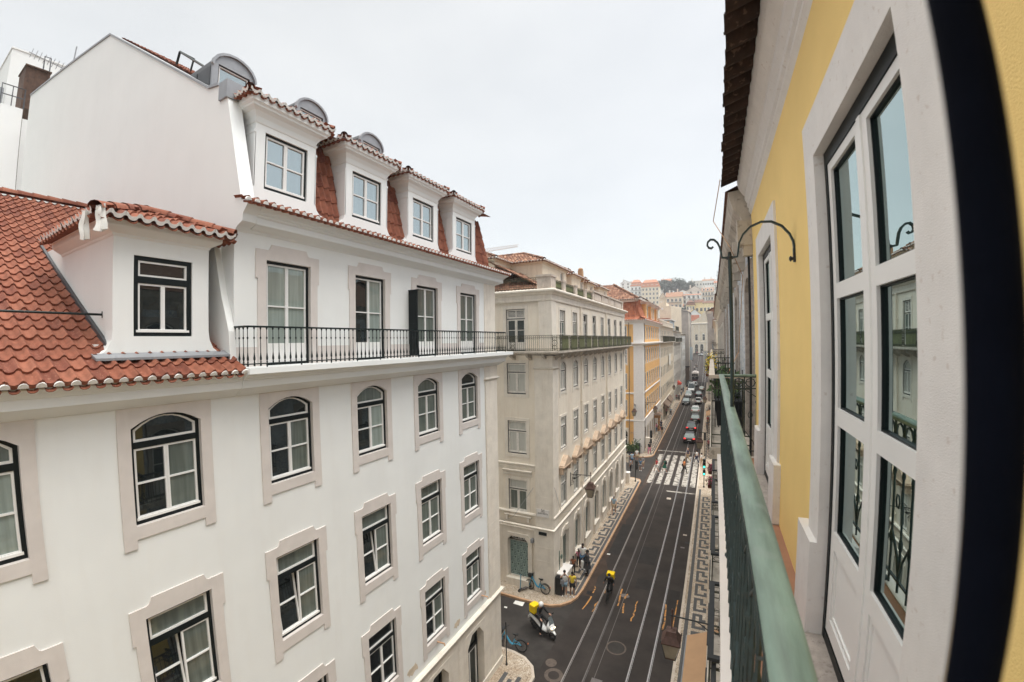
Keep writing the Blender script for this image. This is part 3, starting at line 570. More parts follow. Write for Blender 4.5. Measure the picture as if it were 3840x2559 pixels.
# things on the roofs behind
bb = thing('apartment_block', 'pale concrete block rising hazy behind the long white gable', 'building', (-35, 4.6, 0))
MB().box(-12, 0, 0, 9, 12, 33.7).build('wall', 'white_stucco', bb); MB().box(-12.05, .05, -.05, 9.05, 33.7, 33.8).build('coping', 'white_stucco', bb)
MB().tube([(.1, -.3, 28), (.1, -.2, 31)], .12, 6).build('pipe', 'zinc', bb)
bb = thing('stair_tower', 'low white roof tower with a railed top beside the gable', 'tower', (-31, 4.2, 0))
MB().box(-3, 0, -.25, .74, 12, 28.5).build('wall', 'white_stucco', bb)
mb = MB(); mb.tube([(0, -.3, 28.5), (0, -.3, 29.6), (0, .75, 29.6), (0, .75, 28.5)], .04, 4); mb.tube([(0, -.3, 29.05), (0, .75, 29.05)], .03, 4); mb.tube([(0, .2, 28.5), (0, .2, 29.6)], .03, 4); mb.build('railing', 'dark_zinc', bb)
bb = thing('roof_tank', 'rusty brown sheet-metal box on the roof behind the gable slope', 'tank', (-31.5, 5.35, 28.6))
mb = MB(); mb.box(-1.6, 0, -.45, .7, .2, 2.6); [mb.box(.0, .03, y, y + .04, .2, 2.6) for y in (-.3, 0, .3, .6)]; mb.box(-1.7, .1, -.5, .75, 2.6, 2.68); mb.box(-1.5, -1.3, -.3, -.1, -6, .2); mb.box(-.3, -.1, .3, .5, -6, .2); mb.build('tank', 'rust_brown', bb)
MB().tube([(.2, .3, 2.6), (.2, .3, 3.4), (.2, .6, 3.4), (.2, .6, 2.6)], .04, 4).build('bracket', 'dark_zinc', bb)
bb = thing('flue', 'grey louvred flue cowl standing on the red roof by the gable', 'chimney', (-17.2, 1.35, 19.2))
MB().box(-.28, .28, -.28, .28, 0, 1.6).build('shaft', 'zinc', bb); mb = MB(); [mb.frus((0, 0, 1.6 + .2 * k), .40, .30, .12) for k in range(5)]; mb.box(-.42, .42, -.42, .42, 2.6, 2.66); mb.build('cowl', 'dark_zinc', bb)
bb = thing('antenna', 'grey television aerial with orange joint above the gable slope', 'antenna', (-25, 5.5, 27.7))
mb = MB(); mb.tube([(0, 0, -.5), (0, .15, 2.1)], .03, 5); mb.tube([(0, -1.6, 1.0), (0, .2, .75)], .025, 5); mb.build('mast', 'zinc', bb)
mb = MB(); [mb.tube([(-.3, -1.5 + .17 * k, 1.0 - .02 * k - .08), (.3, -1.5 + .17 * k, 1.0 - .02 * k + .08)], .012, 4) for k in range(9)]; mb.build('element', 'zinc', bb); MB().box(-.1, .1, -.15, .15, .6, .85).build('joint', 'kerb_orange', bb)

# peeling rust-stained plaster around the pipe stubs
mat('stained_plaster', (.62, .52, .40), .9, .2, 5, spots=.5, pcol=(.74, .70, .64), pscale=9)
for i, (u, z, w_, h_) in enumerate(((7.85, 4.35, .42, .55), (10.45, 4.35, .35, .5), (13.2, 4.35, .28, .4), (15.5, 4.4, .12, .3))):
    rr = random.Random(i + 3); MB().plate([(u + w_ * rr.uniform(.55, 1) * math.cos(t), z + h_ * .5 * rr.uniform(.4, 1) * math.sin(t) + .12) for t in (2 * math.pi * k / 18 for k in range(18))], [], -.0035, -.001).build('plaster_stain', 'stained_plaster', WB)
# ------------------------------------------------------------------ cream stone building beyond the side street
BB = thing('cream_building', 'worn cream stone corner building with green mesh balcony and stone parapet', 'building', (-8.85, 0, 0), R(90))
U = [25.15, 27.75, 30.3, 32.85, 35.45, 38.05, 40.7, 43.3]
SX = 2.40                                              # side windows, distance into the block
hl = []
for c in U:
    hl += [(c - .56, c + .56, 15.28, 17.9), (c - .56, c + .56, 12.6, 14.6), (c - .56, c + .56, 8.95, 11.07), (c - .56, c + .56, 5.12, 7.4), (c - .66, c + .66, .9, 3.6)]
mb = MB(); mb.grid([23.2, 45.3], [0, 19.0], hl)
sf = lambda x, y, z: (23.3 + y, x, z)
sh = [(SX - .68, SX + .68, 15.28, 17.95), (SX - .7, SX + .7, 12.55, 14.6), (SX - .7, SX + .7, 8.78, 11.0), (SX - .7, SX + .7, 5.0, 7.22), (SX - .76, SX + .76, .62, 3.45)]
mb.grid([0, 12], [0, 19.0], sh, f=sf); mb.quad((45.3, 0, 0), (45.3, 12, 0), (45.3, 12, 19), (45.3, 0, 19)); mb.quad((23.3, 12, 0), (45.3, 12, 0), (45.3, 12, 19), (23.3, 12, 19)); mb.quad((23.3, 0, 18.99), (45.3, 0, 18.99), (45.3, 12, 18.99), (23.3, 12, 18.99))
mb.build('wall', 'beige_plaster', BB)
# corner pilasters and stone base
mb = MB()
mb.box(23.12, 24.02, -.07, .02, 4.3, 14.2); mb.box(23.121, 23.32, .021, 1.12, 4.3, 14.2); mb.box(23.16, 23.95, -.04, .02, 15.3, 18.3); mb.box(23.161, 23.32, .021, .80, 15.3, 18.3)
CAPP = [(-.02, 14.15), (.05, 14.19), (.10, 14.25), (.02, 14.30), (0, 14.34), (0, 14.9), (.08, 14.98), (-.05, 15.0)]
mb.sweep([(23.12, 1.14), (23.12, -.07), (24.02, -.07), (24.02, .1)], CAPP)
for k in range(24):
    z = 4.7 + k * .41; mb.box(23.10, 24.03, -.0735, -.069, z, z + .012); mb.box(23.1165, 23.121, -.07, 1.125, z, z + .012)
    s = .3 if k % 2 else .62; mb.box(23.12 + s, 23.132 + s, -.0735, -.069, z, z + .41); mb.box(23.1165, 23.121, s, s + .012, z, z + .41)
mb.build('pilaster', 'pale_stone', BB)
MB().box(44.5, 45.36, -.07, .4, 4.3, 14.2).box(44.5, 45.34, -.04, .4, 14.2, 18.3).sweep([(44.5, .1), (44.5, -.07), (45.36, -.07), (45.36, .3)], CAPP).build('pilaster', 'pale_stone', BB)
mb = MB(); bh = [h for h in hl if h[3] < 4]; mb.grid([23.08, 45.4], [0, 4.3], [(a, b, c, d) for a, b, c, d in bh], y=-.10)
mb.grid([-.10, 1.2], [0, 4.3], [], f=lambda x, y, z: (23.08, x, z)); mb.grid([1.2, 12], [0, 4.0], sh, y=-.05, f=sf)
mb.quad((45.4, -.1, 0), (45.4, 12, 0), (45.4, 12, 4.3), (45.4, -.1, 4.3)); mb.quad((23.08, 1.2, 0), (23.3, 1.2, 0), (23.3, 1.2, 4.3), (23.08, 1.2, 4.3))
for z in (.75, 2.2, 3.1): mb.box(23.07, 24.1, -.107, -.10, z, z + .015); mb.box(23.073, 23.08, -.1, 1.2, z, z + .015)
for c in U: mb.box(c - .66, c + .66, -.22, -.10, .12, .92); mb.box(c - .72, c + .72, -.25, -.10, .90, .98)
mb.box(23.02, 23.26, SX - .8, SX + .8, .12, .62) ; mb.build('stone_base', 'pale_stone', BB)
# string courses
mb = MB(); P2 = [(23.3, 12), (23.3, 0), (45.3, 0), (45.3, 6)]
CR = lambda z, o: [(0, z - .18), (o * .4, z - .14), (o * .45, z - .06), (o, z - .02), (o, z + .03), (0, z + .06)]
mb.sweep(P2, [(-.02, 4.98), (.12, 5.0), (.14, 5.05), (.10, 5.12), (-.02, 5.14)]); mb.sweep([(23.08, 12), (23.08, -.10), (45.4, -.10)], [(-.02, 4.22), (.05, 4.25), (.08, 4.32), (.04, 4.36), (-.02, 4.38)])
mb.sweep([(23.3, 12), (23.3, 1.12)], CR(8.2, .12)); mb.sweep([(23.3, 12), (23.3, 1.12)], CR(8.0, .06)); mb.sweep([(23.3, 12), (23.3, 1.12)], CR(4.02, .08)); mb.build('string_course', 'pale_stone', BB)
# main cornice and parapet
mb = MB(); mb.sweep([(23.16, 12), (23.16, -.04), (45.36, -.04), (45.36, 8)], [(0, 18.25), (.04, 18.28), (.05, 18.36), (.02, 18.38), (.02, 18.62), (.10, 18.66), (.14, 18.74), (.30, 18.80), (.33, 18.84), (.33, 18.92), (.25, 18.97), (-.3, 19.0)])
mb.build('cornice', 'pale_stone', BB)
mb = MB(); pp = [(23.2, 24.0)]
mb.box(23.12, 23.95, -.05, .85, 18.98, 19.72); mb.box(23.06, 24.0, -.11, .9, 19.72, 19.84); mb.box(23.115, 23.12, .1, .7, 19.1, 19.6)
for u in (25.7, 28.2, 30.62): mb.box(u - .24, u + .24, -.02, .3, 18.98, 19.66); mb.box(u - .28, u + .28, -.06, .34, 19.66, 19.75)
for a, b in ((32.9, 35.6), (35.9, 38.3), (38.6, 40.9), (41.2, 44.1)):
    mb.box(a - .25, a + .1, -.02, .3, 18.98, 19.75); mb.box(a, b, .04, .25, 19.0, 19.7); mb.box(a + .3, b - .3, .0, .05, 19.15, 19.6)
mb.box(44.1, 44.7, -.04, .34, 18.98, 19.78); mb.box(32.6, 44.75, -.08, .36, 19.75, 19.86); mb.box(23.3, 44.6, -.0, .3, 18.98, 19.06); mb.box(44.3, 44.7, .3, 8, 18.98, 19.8)
mb.build('parapet', 'aged_stone', BB)
def lattice(mb, a, b, z0, z1, sp=.13, m=0, fancy=True):
    a, b = Vector(a), Vector(b); L = (b - a).length; n = max(1, int(L / sp)); d = (b - a) / n
    for z in (z0, z0 + .12, z1 - .14, z1): mb.tube([(a.x, a.y, z), (b.x, b.y, z)], .014, 4, m)
    for i in range(n + 1):
        p = a + d * i; mb.tube([(p.x, p.y, z0), (p.x, p.y, z1)], .009, 3, m)
        if fancy and i < n:
            q = p + d * .5
            for zc in (z0 + .06, z1 - .07): mb.tube([(q.x + d.x * .4 * math.cos(t), q.y + d.y * .4 * math.cos(t), zc + .05 * math.sin(t)) for t in (2 * math.pi * k / 6 for k in range(7))], .006, 3, m, cap=False)
            mb.tube([(p.x, p.y, z1 - .14), (q.x, q.y, z1 - .24), ((p + d).x, (p + d).y, z1 - .14)], .006, 3, m, cap=False)
mb = MB()
for a, b in ((24.0, 25.46), (25.94, 27.96), (28.44, 30.38), (30.86, 32.65)): lattice(mb, (a, .12), (b, .12), 19.1, 19.66, .2)
mb2 = MB(); [mb2.box(a, b, .13, .14, 19.12, 19.6) for a, b in ((24.0, 25.46), (25.94, 27.96), (28.44, 30.38), (30.86, 32.65))]
lattice(mb, (23.45, .9), (23.45, 5), 19.1, 19.75, .16)
o = mb.build('parapet_railing', 'iron_rust', BB); mb2.build('screen', 'mesh_screen', o)
# wrap-around balcony
mb = MB(); mb.sweep([(23.16, 12), (23.16, 0), (45.3, 0), (45.3, .1)], [(0, 15.02), (.5, 15.10), (.62, 15.13), (.72, 15.14), (.74, 15.18), (.74, 15.26), (0, 15.27)]); mb.build('balcony_slab', 'weathered_stone', BB)
cbp = ((0, 14.72), (-.1, 14.74), (-.28, 14.86), (-.48, 14.90), (-.62, 15.0), (-.62, 15.12), (0, 15.12)); cf = [tuple(range(7)), tuple(range(7, 14))] + [(k, (k + 1) % 7, 7 + (k + 1) % 7, 7 + k) for k in range(7)]
cbm = MB().add([(s, y, z) for s in (-.09, .09) for y, z in cbp], cf).mesh('corbel', 'weathered_stone')
for u in [23.6 + 1.3 * k for k in range(17)]: link('corbel', cbm, BB, (u, 0, 0))
for v in (.4, 1.4, 2.5, 3.6, 4.7): link('corbel', cbm, BB, (23.3, v, 0), -R(90))
mb = MB(); x0, y0 = 22.44, -.72; lattice(mb, (x0, y0), (45.2, y0), 15.3, 16.2, .16, fancy=True); lattice(mb, (x0, y0), (x0, 5.4), 15.3, 16.2, .13); lattice(mb, (45.2, y0), (45.2, 0), 15.3, 16.2, .16, fancy=False)
def rose(p, d, z0, z1):
    d = Vector(d)
    for s in (-.16, .16): mb.tube([(p[0] + d.x * s, p[1] + d.y * s, z0), (p[0] + d.x * s, p[1] + d.y * s, z1)], .016, 4)
    for zc, r in ((z0 + .2, .13), (z0 + .45, .15), (z0 + .7, .13)):
        mb.tube([(p[0] + d.x * r * math.cos(t), p[1] + d.y * r * math.cos(t), zc + r * math.sin(t)) for t in (2 * math.pi * k / 10 for k in range(11))], .018, 4, cap=False)
        mb.tube([(p[0] + d.x * r * .45 * math.cos(t), p[1] + d.y * r * .45 * math.cos(t), zc + r * .45 * math.sin(t)) for t in (2 * math.pi * k / 6 for k in range(7))], .014, 4, cap=False)
rose((x0, y0 + .25), (0, 1), 15.3, 16.2); rose((x0, 2.2), (0, 1), 15.3, 16.2)
for k in range(14): rose((x0 + .4 + 1.72 * k, y0), (1, 0), 15.3, 16.2)
rl = mb.build('balcony_railing', 'iron_rust', BB)
mb = MB(); [mb.box(x0 + .62 + 1.72 * k, x0 + .18 + 1.72 * (k + 1), y0 + .03, y0 + .035, 15.32, 16.17) for k in range(13)]; mb.build('screen', 'mesh_screen', rl)
# windows
wA = window_set(1.05, 2.52, sur='doorplain', t=.17, fan=1.88, bar=.05, munt=(.45,), panel=.35, panes='dcd', frame='iron_rust', sash='sash_worn', stone='pale_stone', fr=.04, sw=.05, sill=False, dep=.04, deep=.08)
wAl = window_set(1.05, 2.52, sur='doorplain', t=.17, fan=1.80, bar=.05, munt=(.45,), panel=.35, panes='ddc', frame='iron_rust', sash='sash_worn', stone='pale_stone', fr=.04, sw=.05, louv=1, sill=False, dep=.04, deep=.08)
wB = window_set(1.05, 1.62, .26, sur='archs', fan=1.28, bar=.05, munt=(), panes='bbb', frame='iron_black', sash='sash_worn', stone='pale_stone', fr=.05, sw=.07, dep=.015, deep=.05)
wC = window_set(1.05, 2.06, sur='plain', t=.16, fan=1.42, bar=.05, munt=(), panes='bbc', frame='iron_black', sash='sash_worn', stone='pale_stone', fr=.05, sw=.07, dep=.015, deep=.05)
for i, c in enumerate(U):
    put_window(wAl if i in (0, 1, 4) else wA, BB, (c, 0, 15.28), name='balcony_door'); put_window(wB, BB, (c, 0, 12.67)); put_window(wC, BB, (c, 0, 8.97))
    w = put_window(wC, BB, (c, 0, 5.2))
pd = MB(); pd.add([(x, y, z) for y in (-.34, .02) for x, z in ((-.80, 0), (.80, 0), (.80, .12), (0, .66), (-.80, .12))], [(0, 1, 2, 3, 4), (5, 6, 7, 8, 9), (0, 1, 6, 5), (1, 2, 7, 6), (2, 3, 8, 7), (3, 4, 9, 8), (4, 0, 5, 9)]); pd.sweep([(-.86, 0), (-.86, -.35), (.86, -.35), (.86, 0)], [(-.1, -.05), (.0, -.03), (.02, .06), (-.1, .07)]); 
for s in (-1, 1): pd.box(s * .72 - .09, s * .72 + .09, -.25, 0, -.42, -.05)
pd.box(-.62, .62, -.06, .0, -.30, -.05); pm = pd.mesh('pediment', 'hood_stone')
for c in U: link('pediment', pm, BB, (c, 0, 7.9))
so = [(-.60, 0), (.60, 0), (.60, 2.35), (.50, 2.55), (.25, 2.68), (0, 2.72), (-.25, 2.68), (-.50, 2.55), (-.60, 2.35)]
s_ = MB(); s_.plate([(-.80, -.05), (.80, -.05), (.80, 2.5), (.55, 2.9), (-.55, 2.9), (-.80, 2.5)], [so], -.16, .10); s_.box(-.12, .12, -.26, -.15, 2.62, 3.0); f_ = MB(); f_.plate(so, [rect(-.54, .54, .06, 2.1)], .02, .08, 0); g_ = MB(); g_.plate(rect(-.55, .55, .05, 2.6), [], .05, .06, 0, back=False)
SW = [('w', s_.mesh('shop_surround', 'pale_stone')), ('f', f_.mesh('shop_frame', ['sash_worn'])), ('p', g_.mesh('shop_pane', 'pane_curtain'))]
for c in U: put_window(SW, BB, (c, 0, .95), name='shop_window')
# side windows (facing back down the street)
rs = -R(90)
k = dict(frame='iron_black', sash='sash_worn', stone='pale_stone', fr=.035, sw=.08, dep=.07)
put_window(window_set(1.3, 2.58, sur='doorplain', t=.2, fan=1.95, bar=.05, munt=(.55,), panel=.40, panes='ddd', louv=1, sill=False, **k), BB, (23.3, SX, 15.28), rs, 'balcony_door')
put_window(window_set(1.3, 1.92, sur='plain', t=.2, fan=1.33, bar=.05, munt=(), panes='bbb', **k), BB, (23.3, SX, 12.61), rs); put_window(window_set(1.3, 2.1, sur='plain', t=.2, fan=1.43, bar=.05, munt=(), panes='bbb', **k), BB, (23.3, SX, 8.83), rs)
put_window(window_set(1.3, 2.12, sur='plain', t=.2, fan=1.45, bar=.05, munt=(), panes='bcc', **k), BB, (23.3, SX, 5.05), rs)
mb = MB(); mb.sweep([(23.3, SX + 1.0), (23.3, SX - 1.0)], [(0, 7.42), (.05, 7.45), (.05, 7.62), (.16, 7.72), (.18, 7.80), (0, 7.82)]); mb.build('window_hood', 'pale_stone', BB); mb = MB(); mb.sweep([(23.3, SX + .95), (23.3, SX - .95)], [(0, 4.72), (.12, 4.78), (.16, 4.84), (0, 4.88)])
mb.box(23.14, 23.3, SX + .68, SX + .82, 4.52, 4.74); mb.box(23.14, 23.3, SX - .82, SX - .68, 4.52, 4.74); mb.build('window_sill', 'pale_stone', BB)
# tiled shop window with chamfered head and shop name
ch = [(-.72, 0), (.72, 0), (.72, 2.55), (.48, 2.83), (-.48, 2.83), (-.72, 2.55)]
s_ = MB(); s_.plate([(-1.0, -.05), (1.0, -.05), (1.0, 2.75), (.70, 3.05), (-.70, 3.05), (-1.0, 2.75)], [ch], -.10, .25); f_ = MB(); f_.plate(ch, [rect(-.66, .66, .06, 2.45)], .16, .26, 0); f_.plate([(-.70, 2.50), (.70, 2.50), (.46, 2.80), (-.46, 2.80)], [], .12, .17, 1)
g_ = MB(); g_.box(-.68, .68, .22, .24, .05, 2.47, 0); rr = random.Random(3)
for i in range(6):
    for j in range(11):
        cx, cz = -.66 + .22 * (i + .5), .06 + .2185 * (j + .5); q = (i * 2 + j * 3) % 4; e = .088
        if q == 0: g_.plate([(cx - e, cz - e), (cx + e, cz - e), (cx + e, cz + e), (cx - e, cz + e)], [[(cx + .05 * math.cos(t), cz + .05 * math.sin(t)) for t in (math.pi * k / 4 for k in range(8))]], .215, .22, 1, back=False)
        elif q == 1: g_.plate([(cx + (.085 if k % 2 else .04) * math.cos(math.pi * k / 8 * 2), cz + (.085 if k % 2 else .04) * math.sin(math.pi * k / 8 * 2)) for k in range(8)], [], .215, .22, 2, back=False)
        elif q == 2: [g_.plate([(cx + a, cz + b), (cx + a + .05, cz + b), (cx + a + .05, cz + b + .05), (cx + a, cz + b + .05)], [], .215, .22, 1, back=False) for a in (-.08, .03) for b in (-.08, .03)]
        else: g_.plate([(cx - e, cz - e), (cx + e, cz - e), (cx + e, cz + e), (cx - e, cz + e)], [[(cx - .06, cz - .05), (cx, cz - .02), (cx + .06, cz - .05), (cx + .06, cz + .06), (cx - .06, cz + .06)]], .215, .22, 1, back=False)
mat('shop_tile', (.30, .40, .38), .4, .1, 3, spec=.5); mat('shop_print', (.13, .19, .19), .5, .2, 20); mat('shop_dark', (.05, .08, .08), .5, .1, 9)
w = put_window([('w', s_.mesh('shop_surround', 'pale_stone')), ('f', f_.mesh('shop_frame', ['sash_worn', 'dark_green'])), ('p', g_.mesh('shop_print', ['shop_tile', 'shop_print', 'shop_dark']))], BB, (23.25, SX, .60), rs, 'shop_window', 'shop window covered in a green tile print')
def text(body, size, matn, parent, loc, rot, ext=.008, name='lettering', al='CENTER', sx=1.0):
    c = bpy.data.curves.new(name, 'FONT'); c.body = body; c.size = size; c.extrude = ext; c.align_x = al; c.align_y = 'CENTER'; o = bpy.data.objects.new(name, c); COL.objects.link(o)
    me = bpy.data.meshes.new_from_object(o.evaluated_get(bpy.context.evaluated_depsgraph_get())); bpy.data.objects.remove(o); me.materials.clear(); me.materials.append(MAT[matn]); q = link(name, me, parent, loc, rot); q.scale = (sx, 1, 1); return q
text('PULL&BEAR', .22, 'sash_white', w, (0, .11, 2.64), (R(90), 0, 0), sx=.9)
# street name plaque and green plate
mb = MB(); mb.box(-.40, .40, -.02, 0, -.24, .24); sp = mb.build('street_plaque', 'white_stone', BB, (23.10, .62, 5.32), rs)
text('RUA\nDOS\nSAPATEIROS', .12, 'black', sp, (0, -.024, .1), (R(90), 0, 0), .002)
mb = MB(); mb.box(-.26, .26, -.03, 0, -.10, .10); mb.box(-.2, .2, -.035, -.03, -.03, .03); mb.build('name_plate', 'dark_green', BB, (23.06, .62, 4.02), rs)
MB().box(-.09, .09, -.2, 0, -.12, .12).box(-.05, .05, -.24, -.2, -.08, .08).build('alarm_box', 'zinc', BB, (23.22, 1.35, 3.4), rs)
# downpipes
mb = MB()
for u in (28.97, 36.72): mb.tube([(u, -.09, 18.3), (u, -.09, 9), (u, -.12, .15)], .05, 6); [mb.box(u - .08, u + .08, -.15, 0, z, z + .05) for z in (16.8, 14.2, 11.5, 8.4, 5.6, 2.6)]
mb.build('downpipe', 'beige_plaster', BB)
# stained block and cables
mb = MB(); mb.tube([(23.0, 1.2, 6.9), (22.2, 2.2, 5.2), (22.0, 3.4, 4.5), (23.0, 5.0, 4.1)], .012, 4); mb.tube([(23.2, -.11, 7.0), (24.4, -.12, 4.95), (26.3, -.14, 4.4)], .012, 4); mb.build('cable', 'zinc', BB)
# roofs: attic blocks with old tiles
mb = MB(); Hs = (0, 1, .5)
tiles(mb, (23.9, .75, 19.1), (1, 0, 0), (0, 1, .52), 20.6, 4.5, per=.24, row=.42, sub=4, amp=.05); tiles(mb, (23.55, 11.5, 19.1), (0, -1, 0), (1, 0, .52), 10.8, 4.6, per=.24, row=.42, sub=4, amp=.05, inside=lambda x, y: y < (10.8 - x) * 1.13 + .2)
ridge(mb, (23.7, .8, 19.15), (27.6, 4.7, 21.2), .12); mb.quad((27.2, 4.4, 21.0), (44.5, 4.4, 21.0), (44.5, 11.5, 21.0), (27.2, 11.5, 21.0)); mb.quad((27.5, 4.5, 21.1), (44.5, 4.5, 21.1), (44.5, 12, 19.2), (27.5, 12, 19.2)); mb.build('roof', OLDT, BB, smooth=True)
def attic(u0, u1, d0, d1, z0, z1, ov=.25, rise=.42, wins=(), m='cream_plaster'):
    mb = MB(); mb.grid([u0, u1], [z0, z1], [(c - .38, c + .38, z1 - 1.35, z1 - .25) for c in wins], y=d0); mb.quad((u0, d0, z0), (u0, d1, z0), (u0, d1, z1), (u0, d0, z1)); mb.quad((u1, d0, z0), (u1, d1, z0), (u1, d1, z1), (u1, d0, z1))
    mb.sweep([(u0, d1), (u0, d0), (u1, d0), (u1, d1)], [(0, z1 - .2), (.06, z1 - .16), (.08, z1 - .05), (ov * .8, z1), (-.05, z1 + .03)]); d = mb.build('dormer', m, BB)
    for c in wins: put_joined(AW, d, (c, d0, z1 - 1.35))
    mb = MB(); a, b, c, e = u0 - ov, u1 + ov, d0 - ov, d1; L = b - a; W = e - c; h = min(L, 2 * W) / 2
    nu, p = tiles(mb, (a, c, z1 + .02), (1, 0, 0), (0, 1, rise), L, h * 1.08, per=.23, row=.4, sub=6, inside=lambda x, y: y < min(x, L - x) + .15); eave(mb, (a, c, z1 + .01), (1, 0, 0), (0, 1, rise), L, p, nu, r=.07)
    nu, p = tiles(mb, (a, e, z1 + .02), (0, -1, 0), (1, 0, rise), W, h * 1.08, per=.23, row=.4, sub=6, inside=lambda x, y: y < (W - x) + .15 and y < h * 1.05); eave(mb, (a, e, z1 + .01), (0, -1, 0), (1, 0, rise), W, p, nu, r=.07)
    nu, p = tiles(mb, (b, c, z1 + .02), (0, 1, 0), (-1, 0, rise), W, h * 1.08, per=.23, row=.4, sub=6, inside=lambda x, y: y < x + .15 and y < h * 1.05)
    ridge(mb, (a, c, z1 + .06), (a + h, c + h, z1 + h * rise + .04), .11); ridge(mb, (b, c, z1 + .06), (b - h, c + h, z1 + h * rise + .04), .11)
    if L <= 2 * W: ridge(mb, (a + h, c + h, z1 + h * rise + .04), (a + h, e, z1 + h * rise + .04), .11)
    else: ridge(mb, (a + h, c + h, z1 + h * rise + .04), (b - h, c + h, z1 + h * rise + .04), .11)
    mb.build('dormer_roof', OLDT, d, smooth=True)
AW = window_set(.76, 1.1, sur='plain', t=.09, fan=None, munt=(), panes='ddd', louv=0, frame='sash_worn', sash='sash_worn', stone='pale_stone', fr=.03, sw=.06, dep=.08)
attic(24.0, 26.6, 4.2, 8.5, 20.0, 21.35)
attic(26.3, 31.3, 1.75, 6.5, 19.3, 21.35, wins=(30.2,))
attic(32.6, 36.0, 1.75, 6, 19.3, 21.3, wins=(35.4,)); attic(37.2, 39.6, 1.75, 6, 19.3, 21.2, wins=(38.6,)); attic(41.4, 45.0, 1.75, 6, 19.3, 21.25, wins=(44.0,))
bb = tag(link('chimney', None, BB, (33.6, 3.0, 21.6))) if 0 else None
mb = MB(); mb.box(35.2, 35.6, 1.6, 2.0, 21, 22.0); mb.lathe([(.2, 0), (.24, .1), (.14, .22)], (35.4, 1.8, 22.0), 8); mb.build('chimney', 'awning', BB)
# ------------------------------------------------------------------ yellow building the picture is taken from (local x = back down the street, y = into the block)
YB = thing('yellow_building', 'yellow rendered building with pale stone doorways, carved cornice and long green balcony', 'building', (.6, 0, 0), -R(90))
DC = [-2.105, -5.225, 1.02]
lev = [14.17, 9.95, 5.7]
hl = [(c - .62, c + .62, z, z + 2.80) for c in DC for z in lev] + [(c - .7, c + .7, .05, 3.4) for c in DC]
mb = MB(); mb.grid([-6.75, 5], [0, 17.8], hl); mb.quad((-6.75, 0, 0), (-6.75, 10, 0), (-6.75, 10, 18.2), (-6.75, 0, 18.2)); mb.quad((5, 0, 0), (5, 10, 0), (5, 10, 18), (5, 0, 18)); mb.quad((-6.75, 10, 0), (5, 10, 0), (5, 10, 18), (-6.75, 10, 18)); mb.build('wall', 'yellow_wall', YB)
mb = MB(); mb.sweep([(-6.75, 0), (5, 0)], [(0, 17.70), (.012, 17.72), (.03, 17.745), (.03, 17.77), (.018, 17.785), (.045, 17.81), (.05, 17.845), (.04, 17.86), (.075, 17.92), (.08, 17.96), (.07, 17.975), (.095, 18.0), (.12, 18.04), (.15, 18.09), (.165, 18.15), (.17, 18.22), (0, 18.25)])
mb.build('cornice', 'white_stone', YB)
mb = MB(); n = int(11.7 / .215); rr = random.Random(5)
for i in range(n):
    x = -6.72 + .215 * i; dy = rr.uniform(-.012, .012)
    ring = [[(x + .107 + .10 * math.cos(t), y, z + s * .07 * math.sin(t)) for t in (math.pi * k / 6 for k in range(7))] for y, z, s in ((-.40 + dy, 18.19, -1), (.3, 18.42, -1))]; b = len(mb.v); mb.v += [p for q in ring for p in q]
    for k in range(6): mb.f.append((b + k, b + k + 1, b + k + 8, b + k + 7)); mb.m.append(0)
    ring = [[(x + .085 * math.cos(t), y, z + .06 * math.sin(t)) for t in (math.pi * k / 6 for k in range(7))] for y, z in ((-.36 + dy, 18.22), (.3, 18.46))]; b = len(mb.v); mb.v += [p for q in ring for p in q]
    for k in range(6): mb.f.append((b + k, b + k + 1, b + k + 8, b + k + 7)); mb.m.append(0)
mb.box(-6.7, 5, -.16, .3, 18.21, 18.24); mb.quad((-6.75, -.3, 18.3), (5, -.3, 18.3), (5, 5, 20.5), (-6.75, 5, 20.5), 0); mb.quad((-6.75, 5, 20.5), (5, 5, 20.5), (5, 10, 18.2), (-6.75, 10, 18.2)); mb.build('roof', 'tile_under', YB, smooth=True)
